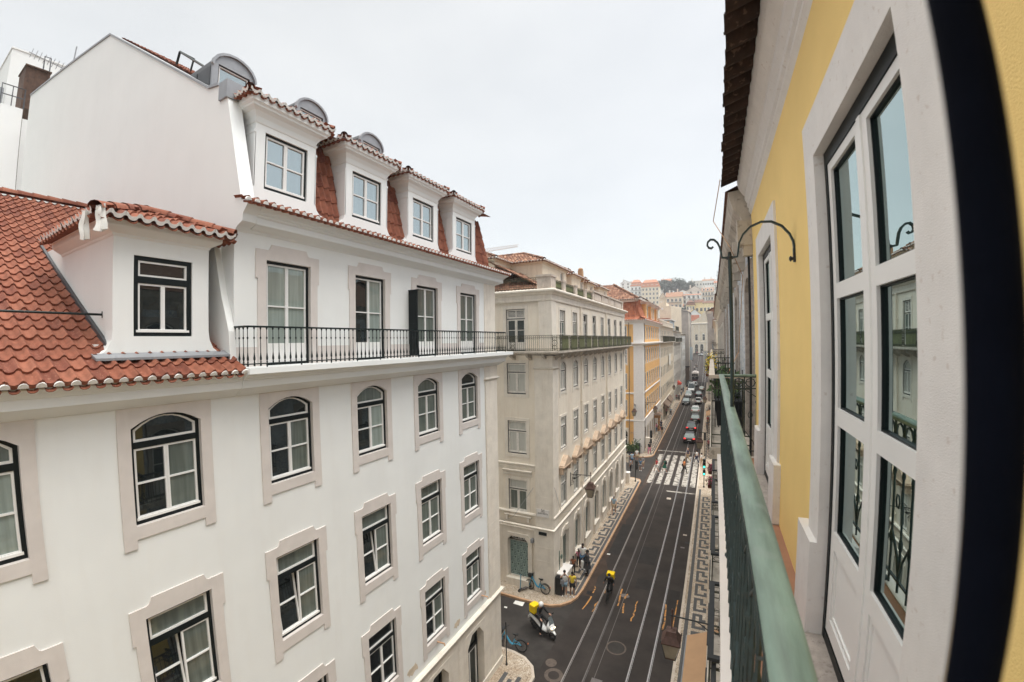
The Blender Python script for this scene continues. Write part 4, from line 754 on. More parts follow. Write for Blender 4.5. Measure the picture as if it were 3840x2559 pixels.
def doorset(panes='pane_door'):
    w, h = 1.19, 2.75; a = w / 2; o = []
    s = MB(); poly = [(-a - .235, .56), (-a, .56), (-a, h), (a, h), (a, .56), (a + .27, .56), (a + .27, h + .255), (-a - .235, h + .255)]; s.plate(poly, [], -.022, .03)
    for q in (-1, 1): s.box(a if q > 0 else -a - .36, (a + .36) if q > 0 else -a, -.06, .03, .0, .56)
    o.append(('d', s.mesh('door_surround', 'white_stone')))
    r = MB(); r.plate([(-a - .02, .001), (-a - .001, .001), (-a - .001, h + .001), (a + .001, h + .001), (a + .001, .001), (a + .02, .001), (a + .02, h + .02), (-a - .02, h + .02)], [], .0301, .07); r.box(-a - .36, a + .36, -.075, .12, -.045, .010); o.append(('reveal', r.mesh('door_reveal', 'rough_stone')))
    f = MB(); f.plate([(-a, .012), (-a + .035, .012), (-a + .035, h - .075), (a - .035, h - .075), (a - .035, .012), (a, .012), (a, h), (-a, h)], [], .032, .10, 0); f.box(-a, a, .034, .2, .011, .07, 0); o.append(('frame', f.mesh('door_frame', 'dark_green')))
    l = MB(); g = MB(); W = (w - .07) / 2; zs = [(.67, 1.255), (1.345, 1.93), (2.01, 2.625)]
    for k in (0, 1):
        x0 = -a + .035 + k * W; x1 = x0 + W; s0 = .055 if k == 0 else .078; s1 = .078 if k == 0 else .055
        l.plate(rect(x0 + .002, x1 - .002, .08, h - .078), [rect(x0 + s0, x1 - s1, p, q) for p, q in zs] + [rect(x0 + s0 + .01, x1 - s1 - .01, .17, .575)], .038, .08, 0)
        l.box(x0 + s0, x1 - s1, .055, .07, .15, .60, 0); l.plate(rect(x0 + s0 + .012, x1 - s1 - .012, .18, .565), [rect(x0 + s0 + .03, x1 - s1 - .03, .198, .547)], .046, .056, 0)
        for p, q in zs: g.plate(rect(x0 + s0, x1 - s1, p, q), [], .064, .068, 0, back=False); l.plate(rect(x0 + s0, x1 - s1, p, q), [rect(x0 + s0 + .008, x1 - s1 - .008, p + .008, q - .008)], .052, .0645, 1)
    l.box(-.022, .022, .030, .039, .08, h - .08, 0); o.append(('leaf', l.mesh('door_leaf', ['sash_white', 'dark_green']))); o.append(('pane', g.mesh('door_pane', panes))); return o
DS = doorset()
for z in lev:
    for c in DC:
        d = link('balcony_door', DS[0][1], YB, (c, 0, z)); [link(nm, me, d) for nm, me in DS[1:]]
for c in DC: put_window(SF, YB, (c, 0, 0), name='shop_door')
# balconies
def balcony(parent, x0, x1, zf, out=.52, top=1.20, rail='rail_paint', iron='iron_green', slab='terracotta_floor', edge='pink_stone', sp=.15, hi=True, capx=None):
    mb = MB(); mb.box(x0, x1, -out + .07, 0, zf - .06, zf, 0); mb.box(x0, x1, -out, -out + .07, zf - .07, zf + .006, 1); mb.box(x1 - .07, x1 - .001, -out + .07, 0, zf - .07, zf + .006, 1) ; mb.box(x0 + .001, x0 + .07, -out + .07, 0, zf - .07, zf + .006, 1)
    mb.sweep([(x0, 0), (x0, -out), (x1, -out), (x1, 0)], [(-.3, zf - .26), (-.14, zf - .24), (-.06, zf - .15), (-.02, zf - .13), (-.02, zf - .071), (-.3, zf - .071)], 1); s = mb.build('balcony_slab', [slab, edge], parent)
    # hand rail and ironwork
    r = MB(); cw = .034; yc = -out + .053; z1 = zf + top; pth = [(x0 + .05, 0), (x0 + .05, yc), (x1 - .05, yc), (x1 - .05, 0)]
    r.sweep(pth, [(-cw, z1 - .026), (-cw - .002, z1 - .008), (-cw * .7, z1 + .002), (cw * .7, z1 + .002), (cw + .002, z1 - .008), (cw, z1 - .026), (-cw, z1 - .026)]); hr = r.build('handrail', rail, parent, smooth=True)
    mb = MB(); L = x1 - x0 - .1
    def run(a, b):
        a, b = Vector(a), Vector(b); ln = (b - a).length; n = max(2, int(round(ln / sp))); d = (b - a) / n; t = d.normalized()
        for z in (zf + .10, zf + top - .20, zf + top - .035): mb.tube([(a.x, a.y, z), (b.x, b.y, z)], .010, 4)
        for i in range(n + 1):
            p = a + d * i; mb.lathe([(.008, .02), (.008, .30), (.015, .33), (.015, .36), (.008, .39), (.008, top - .42), (.014, top - .39), (.008, top - .36), (.008, top - .03)] if hi else [(.008, .02), (.008, top - .03)], (p.x, p.y, zf), 5 if hi else 4)
            if i < n:
                q = p + d * .5; rr_ = sp * .42
                mb.tube([(q.x + t.x * rr_ * math.cos(k), q.y + t.y * rr_ * math.cos(k), zf + top - .115 + .062 * math.sin(k)) for k in (2 * math.pi * j / 8 for j in range(9))], .008, 4, cap=False)
                if i % 2 == 0 and i + 2 <= n:
                    e = p + d * 2; m_ = p + d; mb.tube([(p.x, p.y, zf + .12), (p.x + d.x * .25, p.y + d.y * .25, zf + .24), (m_.x, m_.y, zf + .40), (e.x - d.x * .25, e.y - d.y * .25, zf + .24), (e.x, e.y, zf + .12)], .008, 4, cap=False)
                    if hi: mb.tube([(p.x, p.y, zf + top - .32), (m_.x, m_.y, zf + top - .21), (e.x, e.y, zf + top - .32)], .007, 4, cap=False)
                if hi and i % 3 == 0: mb.tube([(q.x + t.x * .03 * math.cos(k), q.y + t.y * .03 * math.cos(k), zf + .62 + .05 * math.sin(k)) for k in (2 * math.pi * j / 6 for j in range(7))], .006, 4, cap=False)
    run(pth[0], pth[1]); run(pth[1], pth[2]); 
    if hi: run(pth[2], pth[3])
    mb.build('railing', iron, parent); return s
balcony(YB, -6.67, 2.2, 14.17)
for z in lev[1:]: balcony(YB, -6.67, -3.9, z, hi=False, top=1.0, rail='iron_black', iron='iron_black'); balcony(YB, -3.3, 1.9, z, hi=False, top=1.0, rail='iron_black', iron='iron_black')
# awning posts with scroll brackets standing at the railing
def scroll_post(y, label, im='iron_green'):
    t = thing('bracket_post', label, 'post', (.147, y, 14.18), 0, 'iron scroll posts at the balcony railing')
    mb = MB(); mb.tube([(0, 0, 0), (0, 0, 2.36)], .0138, 10); mb.lathe([(.03, 0), (.03, .02), (.02, .03)], (0, 0, 0), 8); mb.build('pole', im, t, smooth=True)
    mb = MB(); Z = 2.34; pts = [(.445, Z + .0), (.445, Z + .05), (.44, Z + .09), (.42, Z + .14), (.37, Z + .205), (.30, Z + .245), (.23, Z + .25), (.155, Z + .22), (.10, Z + .165), (.07, Z + .10), (.062, Z + .04), (.055, Z), (.03, Z - .004), (-.03, Z - .004), (-.055, Z), (-.06, Z + .03), (-.07, Z + .085), (-.085, Z + .12), (-.11, Z + .145), (-.135, Z + .148), (-.155, Z + .13), (-.16, Z + .105), (-.15, Z + .085), (-.13, Z + .078), (-.118, Z + .09)]
    vs = []; k = len(pts)
    for i, (x, z) in enumerate(pts):
        a = Vector(pts[min(i + 1, k - 1)]) - Vector(pts[max(i - 1, 0)]); nn = Vector((-a.y, a.x)).normalized() * .0065
        vs += [(x + nn.x, -.014, z + nn.y), (x + nn.x, .014, z + nn.y), (x - nn.x, .014, z - nn.y), (x - nn.x, -.014, z - nn.y)]
    mb.add(vs, [(4 * i + j, 4 * i + (j + 1) % 4, 4 * i + 4 + (j + 1) % 4, 4 * i + 4 + j) for i in range(k - 1) for j in range(4)] + [(0, 1, 2, 3), tuple(4 * k - 4 + j for j in range(4))])
    mb.build('scroll', im, t); mb = MB(); mb.lathe([(.026, -.02), (.026, .0), (.012, .004), (.012, .035)], (0, 0, Z + .004), 8); mb.build('finial', 'iron_black', t); mb = MB(); mb.box(.437, .453, -.012, .012, Z - .07, Z + .03); mb.tube([(.45, 0, Z - .045), (.41, 0, Z - .045)], .012, 6); mb.tube([(.425, 0, Z - .045), (.415, 0, Z - .045)], .02, 6); mb.build('bolt', 'iron_black', t); return t
scroll_post(3.5, 'dark green iron post topped by a scroll bracket, beyond the first doorway')
_t = scroll_post(.237, 'out-of-focus dark post standing close in front of the pale door jamb', 'near_iron'); _t.rotation_euler = (-R(1.7), 0, 0)
# ------------------------------------------------------------------ neighbours further up the same side
NB = thing('tiled_building', 'weathered building clad in pale azulejo tiles beyond the yellow one', 'building', (.6, 0, 0), -R(90))
NC = [-7.55, -10.95, -14.2, -17.4, -20.6]
hl = [(c - .57, c + .57, z, z + 2.75) for c in NC for z in (14.2, 9.95, 5.4)] + [(c - .6, c + .6, .1, 3.2) for c in NC]
mb = MB(); mb.grid([-22.6, -6.76], [0, 18.0], hl); mb.quad((-22.6, 0, 0), (-22.6, 10, 0), (-22.6, 10, 18), (-22.6, 0, 18)); mb.quad((-6.76, .02, 0), (-6.76, 10, 0), (-6.76, 10, 18), (-6.76, .02, 18)); mb.build('wall', 'azulejo', NB)
mb = MB(); mb.sweep([(-22.6, 0), (-6.78, 0)], [(0, 17.35), (.03, 17.4), (.05, 17.5), (.12, 17.6), (.14, 17.7), (.24, 17.82), (.28, 17.95), (.30, 18.08), (0, 18.12)]); mb.build('cornice', 'weathered_stone', NB)
for k in [-.15] + list(range(1, 12)): MB().box(-7.1 - 1.3 * k, -6.9 - 1.3 * k, -.2, .01, 17.25, 17.62).box(-7.08 - 1.3 * k, -6.92 - 1.3 * k, -.13, 0, 17.1, 17.3).build('bracket', 'weathered_stone', NB)
mb = MB(); mb.quad((-22.6, -.34, 18.1), (-6.8, -.34, 18.1), (-6.8, 5, 20.4), (-22.6, 5, 20.4)); mb.quad((-22.6, -.34, 18.1), (-6.8, -.34, 18.1), (-6.8, .1, 18.06), (-22.6, .1, 18.06)); mb.quad((-22.6, 5, 20.4), (-6.8, 5, 20.4), (-6.8, 10, 18.1), (-22.6, 10, 18.1)); mb.build('roof', 'old_tile_c', NB)
wN = window_set(1.08, 2.5, .18, sur='doorplain', t=.19, fan=1.95, bar=.09, munt=(.5,), panel=.5, panes='ddd', frame='iron_rust', sash='sash_worn', stone='rough_stone', fr=.04, sw=.06, proud=.035, dep=.03, deep=.07, sill=False)
for c in NC:
    for z in (14.2, 9.95, 5.4): put_window(wN, NB, (c, 0, z), name='balcony_door')
def far_balcony(P, x0, x1, zf, out=.55, top=1.08, cap='pink_stone', z_in=0):
    mb = MB(); mb.box(x0, x1, -out, 0, zf - .18, zf); mb.build('balcony_slab', 'weathered_stone', P)
    mb = MB(); y = -out + .03; path = [(x0 + .03, 0), (x0 + .03, y), (x1 - .03, y), (x1 - .03, 0)]; Q = [Vector(p) for p in path]
    for a, b in zip(Q, Q[1:]):
        n = max(1, int((b - a).length / .14)); d = (b - a) / n
        for z in (zf + .06, zf + .2, zf + top - .16): mb.tube([(a.x, a.y, z), (b.x, b.y, z)], .012, 4)
        for i in range(n + 1): p = a + d * i; mb.tube([(p.x, p.y, zf), (p.x, p.y, zf + top)], .010, 4)
        for i in range(n): p = a + d * (i + .5); mb.tube([(p.x + d.x * .4 * math.cos(t), p.y + d.y * .4 * math.cos(t), zf + top - .09 + .05 * math.sin(t)) for t in (math.pi * k / 3 for k in range(7))], .007, 3, cap=False)
    mb.build('railing', 'iron_rust', P); mb = MB(); mb.sweep(path, [(-.045, zf + top), (-.045, zf + top + .05), (.045, zf + top + .05), (.045, zf + top), (-.045, zf + top)]); mb.build('handrail', cap, P)
far_balcony(NB, -22.2, -6.95, 14.2, out=.63, cap='kerb_stone')
for u_ in (-8.6, -12.6, -16.0): mb = MB(); [mb.tube([(u_, -.6 + .06 * k, 14.2), (u_, -.6 + .06 * k, 15.2 + .1 * (k % 2))], .012, 4) for k in range(10)]; mb.tube([(u_, -.6, 14.7), (u_, 0, 14.7)], .02, 4); mb.tube([(u_, -.6, 15.2), (u_, 0, 15.2)], .02, 4); mb.build('balcony_divider', 'iron_black', NB)
for u_, w_ in ((-9.2, .5), (-10.2, .4), (-13.2, .45)):
    P_ = thing('planter', {-9.2: 'long dark planter box on the neighbour balcony floor, first beyond the railing', -10.2: 'second dark planter box on the neighbour balcony floor', -13.2: 'dark planter box under the yellow flowering plant'}[u_], 'planter', (.3, -u_, 14.2)); MB().frus((0, 0, 0), (.2, w_ * .9), (.25, w_), .5).build('box', 'iron_black', P_); rr = random.Random(int(-u_)); mb = MB()
    for i in range(120): p = Vector((rr.gauss(0, .14), rr.gauss(0, w_ * .5), .5 + abs(rr.gauss(0, .22)))); q = Vector((rr.gauss(0, 1), rr.gauss(0, 1), rr.gauss(0, 1))).normalized() * .06; r_ = q.orthogonal() * .6; mb.quad(p - q, p - r_, p + q, p + r_)
    mb.build('foliage', 'leaf', P_)
for z in (9.95, 5.4):
    for c in NC: far_balcony(NB, c - 1.1, c + 1.1, z, cap='iron_black')
MB().tube([(-6.86, -.05, 18.0), (-6.86, -.05, 12), (-6.86, -.05, .2)], .018, 6).build('downpipe', 'iron_black', NB)
MB().tube([(-6.8, -.40, 18.3), (-7.3, -.52, 17.8), (-7.0, -.3, 17.3), (-8.2, -.05, 17.0), (-9.4, -.08, 15.6), (-9.0, -.3, 15.2)], .008, 4).build('cable', 'kerb_orange', NB)
def row_house(name, label, y0, y1, x, top, cols, rows, wallm, side=1, roofm='old_tile_a', bal=(), wset=None, depth=10, eave_o=.35, ground=3.6, rr=None):
    """plain street building: side=1 right of the street, -1 left; facade plane at x"""
    rot = -R(90) if side > 0 else R(90); P = thing(name, label, 'building', (x, 0, 0), rot); f = (lambda y: -y) if side > 0 else (lambda y: y); a, b = sorted((f(y0), f(y1)))
    cs = [f(c) for c in cols]; hl = [(c - .55, c + .55, z, z + h) for c in cs for z, h in rows] + [(c - .6, c + .6, .1, 3.0) for c in cs]
    mb = MB(); mb.grid([a, b], [0, top], hl); mb.quad((a, 0, 0), (a, depth, 0), (a, depth, top), (a, 0, top)); mb.quad((b, 0, 0), (b, depth, 0), (b, depth, top), (b, 0, top)); mb.quad((a, depth, 0), (b, depth, 0), (b, depth, top), (a, depth, top)); mb.build('wall', wallm, P)
    mb = MB(); mb.sweep([(a, 1), (a, 0), (b, 0), (b, 1)], [(0, top - .5), (.05, top - .45), (.08, top - .25), (.2, top - .15), (eave_o, top), (0, top + .05)]); mb.build('cornice', 'pale_stone', P); MB().sweep([(a, 0), (b, 0)], [(0, ground), (.08, ground + .05), (.08, ground + .15), (0, ground + .2)]).build('string_course', 'pale_stone', P)
    mb = MB()
    if roofm: tiles(mb, (a - .1, -eave_o, top + .03), (1, 0, 0), (0, 1, .5), b - a + .2, depth * .6, per=.3, row=.5, sub=4, amp=.05); mb.quad((a, depth * .5, top + depth * .26), (b, depth * .5, top + depth * .26), (b, depth, top), (a, depth, top)); mb.add([(a, 0, top), (a, depth, top), (a, depth * .5, top + depth * .26), (b, 0, top), (b, depth, top), (b, depth * .5, top + depth * .26)], [(0, 1, 2), (3, 4, 5)]); mb.build('roof', [roofm] * 1 + ['old_tile_b', 'old_tile_c'], P)
    for z, h in rows:
        for c in cs: put_window(wset if wset and not isinstance(wset, dict) else wset[h], P, (c, 0, z))
    ds = far_window(1.1, 2.6, 'sash_worn', 'pane_dark')
    for c in cs: o = link('shop_door', ds[1][1], P, (c, 0, .25)); link('pane', ds[2][1], o)
    for x0, x1, z in bal: p, q = sorted((f(x0), f(x1))); far_balcony(P, p, q, z, cap='iron_black')
    return P
FW = {h: far_window(1.0, h - .35, 'sash_worn', 'pane_dark', rise=.15) for h in (1.9, 2.1, 2.5)}
row_house('corner_house', 'long grey stone-fronted building beyond the tiled one', 22.7, 45, .6, 18.0, [24.3 + 2.95 * k for k in range(7)], ((14.3, 2.5), (10.0, 2.5), (5.6, 2.5)), 'pinkish_grey_plaster', bal=[(23.2, 44.4, 14.2)] + [(24.3 + 2.95 * k - 1, 24.3 + 2.95 * k + 1, z) for k in range(7) for z in (9.9, 5.5)], wset=FW, roofm='old_tile_c')
row_house('stone_house', 'pale stone building beyond the crossing on the shaded side', 58.3, 108, .6, 18.2, [60.5 + 3.1 * k for k in range(15)], ((14.3, 2.5), (10.0, 2.1), (5.6, 2.5)), 'cream_plaster', bal=[(60, 100, 14.2)], wset=FW)
row_house('narrow_house', 'brown grey building narrowing the far end of the street', 112, 163, -.9, 22.5, [115 + 3.4 * k for k in range(13)], ((17.5, 2.1), (13.5, 2.1), (9.5, 2.1), (5.4, 2.5)), 'grey_plaster', wset=FW, bal=[(114, 118, 9.3)])
# ------------------------------------------------------------------ ground, road, pavements
def yz(y):                                   # the street climbs beyond the last crossing
    return 0.0 if y < 165 else (y - 165) * .123 if y < 232 else 8.24 + (y - 232) * .02
mb = MB(); mb.quad((-400, -60, -.06), (400, -60, -.06), (400, 236, -.06), (-400, 236, -.06)); struct(mb, 'ground', 'old_asphalt')
mb = MB(); Y = [-30, 165] + [165 + 6.7 * k for k in range(1, 11)] + [250]
for a, b in zip(Y, Y[1:]): mb.quad((-9 if a >= 165 else -8.9, a, yz(a)), (1.5, a, yz(a)), (1.5, b, yz(b)), (-9 if a >= 165 else -8.9, b, yz(b)))
road = struct(mb, 'road', 'asphalt')
mb = MB(); mb.quad((-60, 16.2, .004), (-7.3, 16.2, .004), (-7.3, 23.6, .004), (-60, 23.6, .004)); mb.quad((-60, 45, .004), (-7.0, 45, .004), (-7.0, 59.5, .004), (-60, 59.5, .004)); mb.quad((-1.4, 45.2, .004), (60, 45.2, .004), (60, 58.6, .004), (-1.4, 58.6, .004))
struct(mb, 'side_street', 'old_asphalt')
H = .12
def pave(name, poly, kerb, km='kerb_stone'):
    """raised pavement slab; kerb = open run of the poly that carries a kerb stone"""
    mb = MB(); mb.plate(poly, [], 0.005, H, f=lambda x, y, z: (x, z, y)); o = struct(mb, 'pavement', 'calcada')
    mb = MB(); mb.sweep(kerb, [(-.004, 0), (-.004, H + .012), (.13, H + .012), (.13, H)], caps=True); mb.build('kerb', km, o); return o
ca = lambda cx, cy, r, a0, a1, n=8: [(cx + r * math.cos(R(a0 + (a1 - a0) * i / n)), cy + r * math.sin(R(a0 + (a1 - a0) * i / n))) for i in range(n + 1)]
k1 = [(-40, 21.95)] + ca(-9.35, 24.0, 2.06, 270, 360, 8) + [(-7.27, 26), (-7.27, 43.6)] + ca(-9.0, 43.6, 1.73, 0, 90, 5) + [(-40, 45.4)]
k1 = [(-40, 21.9), (-9.4, 21.9), (-8.6, 22.0), (-8.05, 22.3), (-7.6, 22.85), (-7.36, 23.5), (-7.27, 24.5), (-7.27, 46.6), (-7.5, 47.2), (-8.3, 47.6), (-40, 47.6)]
PL = pave('pavement', k1 + [(-40, 30)], k1[::-1], 'kerb_orange')
k2 = [(-40, 17.75), (-8.9, 17.75), (-8.2, 17.6), (-7.6, 17.2), (-7.27, 16.6), (-7.27, -30)]
pave('pavement', k2 + [(-12, -30), (-40, -30)], k2)
k3 = [(-40, 56.4), (-9, 56.4), (-8.2, 56.7), (-7.6, 57.2), (-7.35, 58), (-7.4, 160)]
pave('pavement', k3 + [(-40, 160)], k3[::-1], 'kerb_orange')
k4 = [(-1.25, -30), (-1.28, 45.6), (-.6, 46.9)]; k4 = [(-1.25, -30), (-1.3, 58), (-1.45, 110), (-1.7, 160)]
PR = pave('pavement', k4 + [(3, 160), (3, -30)], k4[::-1])
def key(x0, dx, y0, y1, per, mirror=1):
    """black basalt meander set into the white paving"""
    mb = MB(); z = H + .004; n = int((y1 - y0) / per)
    cells = ['######..', '##..##..', '##..####', '##......', '##..####', '##..##..', '##..####' if 0 else '######..', '........']
    cells = ['#######.', '#......#' if 0 else '##.....', '##..###.', '##..#.#.', '##....#.', '#######.', '........']
    cells = ['########', '##......', '##..####', '##....##', '########' if 0 else '######..', '........']
    cells = ['######..', '######..', '##..####', '##..####', '##......', '######..', '######..', '........', '........']
    cells = ['########', '##....##', '##......', '##..####', '##..##..', '########' if 0 else '######..', '........']
    R_ = len(cells); cy = per / R_; cx = .72 / 8
    for k in range(n):
        for j, row in enumerate(cells):
            i = 0
            while i < 8:
                if row[i] == '#':
                    e = i
                    while e < 8 and row[e] == '#': e += 1
                    a, b = (x0 + dx * i * cx, x0 + dx * e * cx); mb.quad((a, y0 + k * per + j * cy, z), (b, y0 + k * per + j * cy, z), (b, y0 + k * per + (j + 1) * cy, z), (a, y0 + k * per + (j + 1) * cy, z)); i = e
                else: i += 1
    return mb
mb = key(-7.70, -1, 23.6, 45.5, 1.72); [mb.quad((-7.62, a, H + .004), (-7.43, a, H + .004), (-7.43, b, H + .004), (-7.62, b, H + .004)) for a, b in ((23.6, 27.7), (27.9, 46.4))]
tag(mb.build('paving_pattern', 'basalt', PL), kind='stuff')
mb = key(-.76, 1, 2, 45, 1.62); mb.quad((-1.12, 0, H + .004), (-.92, 0, H + .004), (-.94, 46, H + .004), (-1.14, 46, H + .004)); q = key(-.78, 1, 58, 108, 1.62); mb.add(q.v, q.f); tag(mb.build('paving_pattern', 'basalt', PR), kind='stuff')
mb = key(-7.75, -1, 60, 108, 1.7); [mb.quad((-7.66, a, H + .004), (-7.5, a, H + .004), (-7.5, b, H + .004), (-7.66, b, H + .004)) for a, b in ((58.5, 109),)]
tag(struct(mb, 'pavement', 'basalt'), kind='structure')
mb = MB(); [mb.quad((-8.7 + .35 * k, 15.0, H + .005), (-8.5 + .35 * k, 15.0, H + .005), (-8.5 + .35 * k, 16.3 - .3 * (k % 2), H + .005), (-8.7 + .35 * k, 16.3 - .3 * (k % 2), H + .005)) for k in range(4)]; struct(mb, 'pavement', 'basalt')
# rails: steel head, groove line, centre wires
def strip(mb, x0, x1, y0, y1, dz, m=0, n=12):
    ys = sorted([y0] + [v for v in Y[1:-1] if y0 < v < y1] + [y1])
    for a, b in zip(ys, ys[1:]): mb.quad((x0, a, yz(a) + dz), (x1, a, yz(a) + dz), (x1, b, yz(b) + dz), (x0, b, yz(b) + dz), m)
for i, x in enumerate((-6.09, -5.19, -3.33, -2.42)):
    mb = MB(); strip(mb, x - .11, x + .12, -20, 231, .003, 1) if 0 else None; strip(mb, x - .028, x + .030, -20, 231, .012, 0); strip(mb, x + .03, x + .055, -20, 231, .010, 2); strip(mb, x + .055, x + .075, -20, 231, .011, 0); mb.build('rail', ['dull_rail' if i in (1,) else 'steel', 'asphalt', 'black'], road)
mb = MB(); strip(mb, -4.76, -4.735, 14, 100, .006); mb.build('road_seam', 'dull_rail', road)
mb = MB(); strip(mb, -7.27, -6.75, 10, 46, .004); struct(mb, 'gutter', 'gutter') if 0 else None
# zebra crossings and stop lines, worn
def zebra(y0, y1, xs, w=.56): 
    for x in xs: MB().box(x - w / 2, x + w / 2, y0, y1, .0, .009).build('crossing_stripe', 'road_paint', road)
zebra(46.7, 59.0, [-6.45, -5.42, -4.55, -3.62, -2.72, -1.86], .55)
zebra(111.5, 117, [-6.9, -5.3, -4.6, -3.9, -2.1, -1.75], .55)
MB().box(-4.35, -1.35, 44.55, 44.85, .0, .009).build('stop_line', 'road_paint', road); MB().box(-7.15, -1.8, 60.95, 61.25, .0, .009).build('stop_line', 'road_paint', road); MB().box(-4.6, -1.5, 109.6, 109.9, .0, .009).build('stop_line', 'road_paint', road)
mb = MB(); [mb.box(a, a + .5, y, y + .25, yz(y), yz(y) + .012) for a in (-3.4, -2.3) for y in (176,)]; mb.build('road_mark', 'road_paint', road)
# worn yellow dashes across the carriageway by the corner
rr = random.Random(2)
for x, a, b in ((-7.05 + .25, 22.6, 25.2), (-6.2, 22.6, 25.3), (-5.0, 22.8, 25.4), (-4.45, 22.8, 25.0), (-3.95, 22.6, 24.6), (-2.2, 22.5, 24.9), (-1.72, 22.6, 25.6)):
    mb = MB(); y = a; xx = x
    while y < b:
        L = rr.uniform(.25, .55) if x < -2 else b - a; nx = xx + rr.uniform(-.10, .10) if x < -2 else xx + .05; ww = rr.uniform(.03, .05)
        if rr.random() < .85 or x > -2: mb.quad((xx - ww, y, .008), (xx + ww, y, .008), (nx + ww, y + L, .008), (nx - ww, y + L, .008))
        xx = nx; y += L
    mb.build('yellow_dash', 'yellow_paint', road)
def disc(x, y, r, m, n=20, r0=0, z=.007, ry=None, name='manhole'):
    mb = MB(); P = [(x + r * math.cos(2 * math.pi * k / n), y + (ry or r) * math.sin(2 * math.pi * k / n)) for k in range(n)]; mb.add([(a, b, z) for a, b in P], [tuple(range(n))]) if not r0 else mb.add([(a, b, z) for a, b in P] + [(x + (a - x) * r0, y + (b - y) * r0, z) for a, b in P], [(i, (i + 1) % n, n + (i + 1) % n, n + i) for i in range(n)]); return mb.build(name, m, road)
disc(-4.25, 20.2, .52, 'worn_ring', r0=.84); disc(-4.25, 20.2, .42, 'old_asphalt', z=.006); disc(-6.55, 17.2, .45, 'worn_ring', r0=.6); disc(-6.95, 17.9, .28, 'worn_ring')
for x, y, w, d in ((-4.2, 30.5, 1.3, 2.6), (-2.0, 38.2, .7, 3.5), (-5.6, 40, .5, 4.0), (-3.9, 26.6, .9, 1.2), (-6.6, 32.5, .8, 5.5), (-4.3, 66.5, 1.2, 5), (-1.9, 25.5, .6, 2.2)): MB().quad((x - w / 2, y - d / 2, .003), (x + w / 2, y - d / 2, .003), (x + w / 2, y + d / 2, .003), (x - w / 2, y + d / 2, .003)).build('asphalt_patch', 'asphalt_patch', road)
mb = MB(); rr = random.Random(9); q_ = [(-7.26 + .0, 24 + k * 1.2) for k in range(110)]; mb.v = [p for k, (x, y) in enumerate(q_) for p in ((x, y, .0025), (x + .55 + rr.uniform(-.22, .3), y, .0025))]; mb.f = [(2 * k, 2 * k + 1, 2 * k + 3, 2 * k + 2) for k in range(109)]; mb.m = [0] * 109; mb.build('gutter_dust', 'road_dust', road)
for x, y, w, d, m in ((-1.87, 34.85, .30, .22, 'kerb_stone'), (-1.9, 32.6, .30, .2, 'dull_rail'), (-1.6, 33.5, .4, .35, 'black'), (-3.9, 42.6, .42, .5, 'kerb_stone'), (-4.6, 17.6, .5, .4, 'dull_rail'), (-6.9, 24.4, .3, .4, 'black')): MB().box(x - w / 2, x + w / 2, y - d / 2, y + d / 2, 0, .008).build('drain_cover', m, road)
disc(-4.75, 24.9, .28, 'dull_rail', ry=.2)
for (x, y, s, l) in ((-10.45, 21.6, .32, 'white sheet of paper lying flat in the side street gutter'), (-11.0, 20.9, .1, 'small scrap of white litter in the side street'), (-10.7, 19.1, .09, 'tiny white scrap of litter beside the dark drain'), (-6.9, 29.6, .12, 'pale crumpled scrap of litter at the kerb of the patterned pavement')):
    tag(MB().add([(-s, -s * .5, .0), (s, -s * .6, .01), (s * .9, s * .6, .03), (-s, s * .5, .015), (0, 0, .05)], [(0, 1, 4), (1, 2, 4), (2, 3, 4), (3, 0, 4)]).build('paper', 'cloth_white', None, (x, y, .01)), l, 'litter')
# ------------------------------------------------------------------ ochre building and the row beyond
OB = thing('ochre_building', 'ochre corner building with white stone pilasters and tiled mansard roof', 'building', (-8.9, 0, 0), R(90))
UC = [60.35 + 2.43 * k for k in range(8)]; RW = ((15.95, 1.75), (12.6, 1.95), (9.0, 2.1), (5.25, 2.15))
hl = [(c - .55, c + .55, z, z + h) for c in UC for z, h in RW] + [(c - .6, c + .6, .2, 3.7) for c in UC]
sd = [2.75, 6.2, 9.6]; shl = [(c - .55, c + .55, z, z + h) for c in sd for z, h in RW] + [(c - .7, c + .7, .2, 3.5) for c in sd]
mb = MB(); mb.grid([58.3, 78.9], [0, 18.3], hl); mb.grid([0, 14], [0, 18.3], shl, f=lambda x, y, z: (58.3 + y, x, z)); mb.quad((78.9, 0, 0), (78.9, 14, 0), (78.9, 14, 18.3), (78.9, 0, 18.3)); mb.quad((58.3, 14, 0), (78.9, 14, 0), (78.9, 14, 18.3), (58.3, 14, 18.3)); mb.build('wall', 'ochre_plaster', OB)
mb = MB()
mb.box(58.2, 59.2, -.08, .02, 0, 18.0); mb.box(58.2, 58.32, .015, 1.25, 0, 18.0)
MB().box(78.0, 79.0, -.08, .02, 0, 18).build('pilaster', 'white_stone', OB)
for k in range(30): mb.box(58.195, 59.205, -.0835, -.0795, .6 + k * .45, .615 + k * .45); mb.box(58.196, 58.2, -.08, 1.255, .6 + k * .45, .615 + k * .45)
mb.build('pilaster', 'white_stone', OB)
mb = MB(); mb.grid([59.2, 78.0], [0, 4.55], [(c - .62, c + .62, .0, 3.6) for c in UC], y=-.05); mb.build('stone_base', 'white_stone', OB)
mb = MB(); PP = [(58.3, 14), (58.3, 0), (78.9, 0), (78.9, 5)]
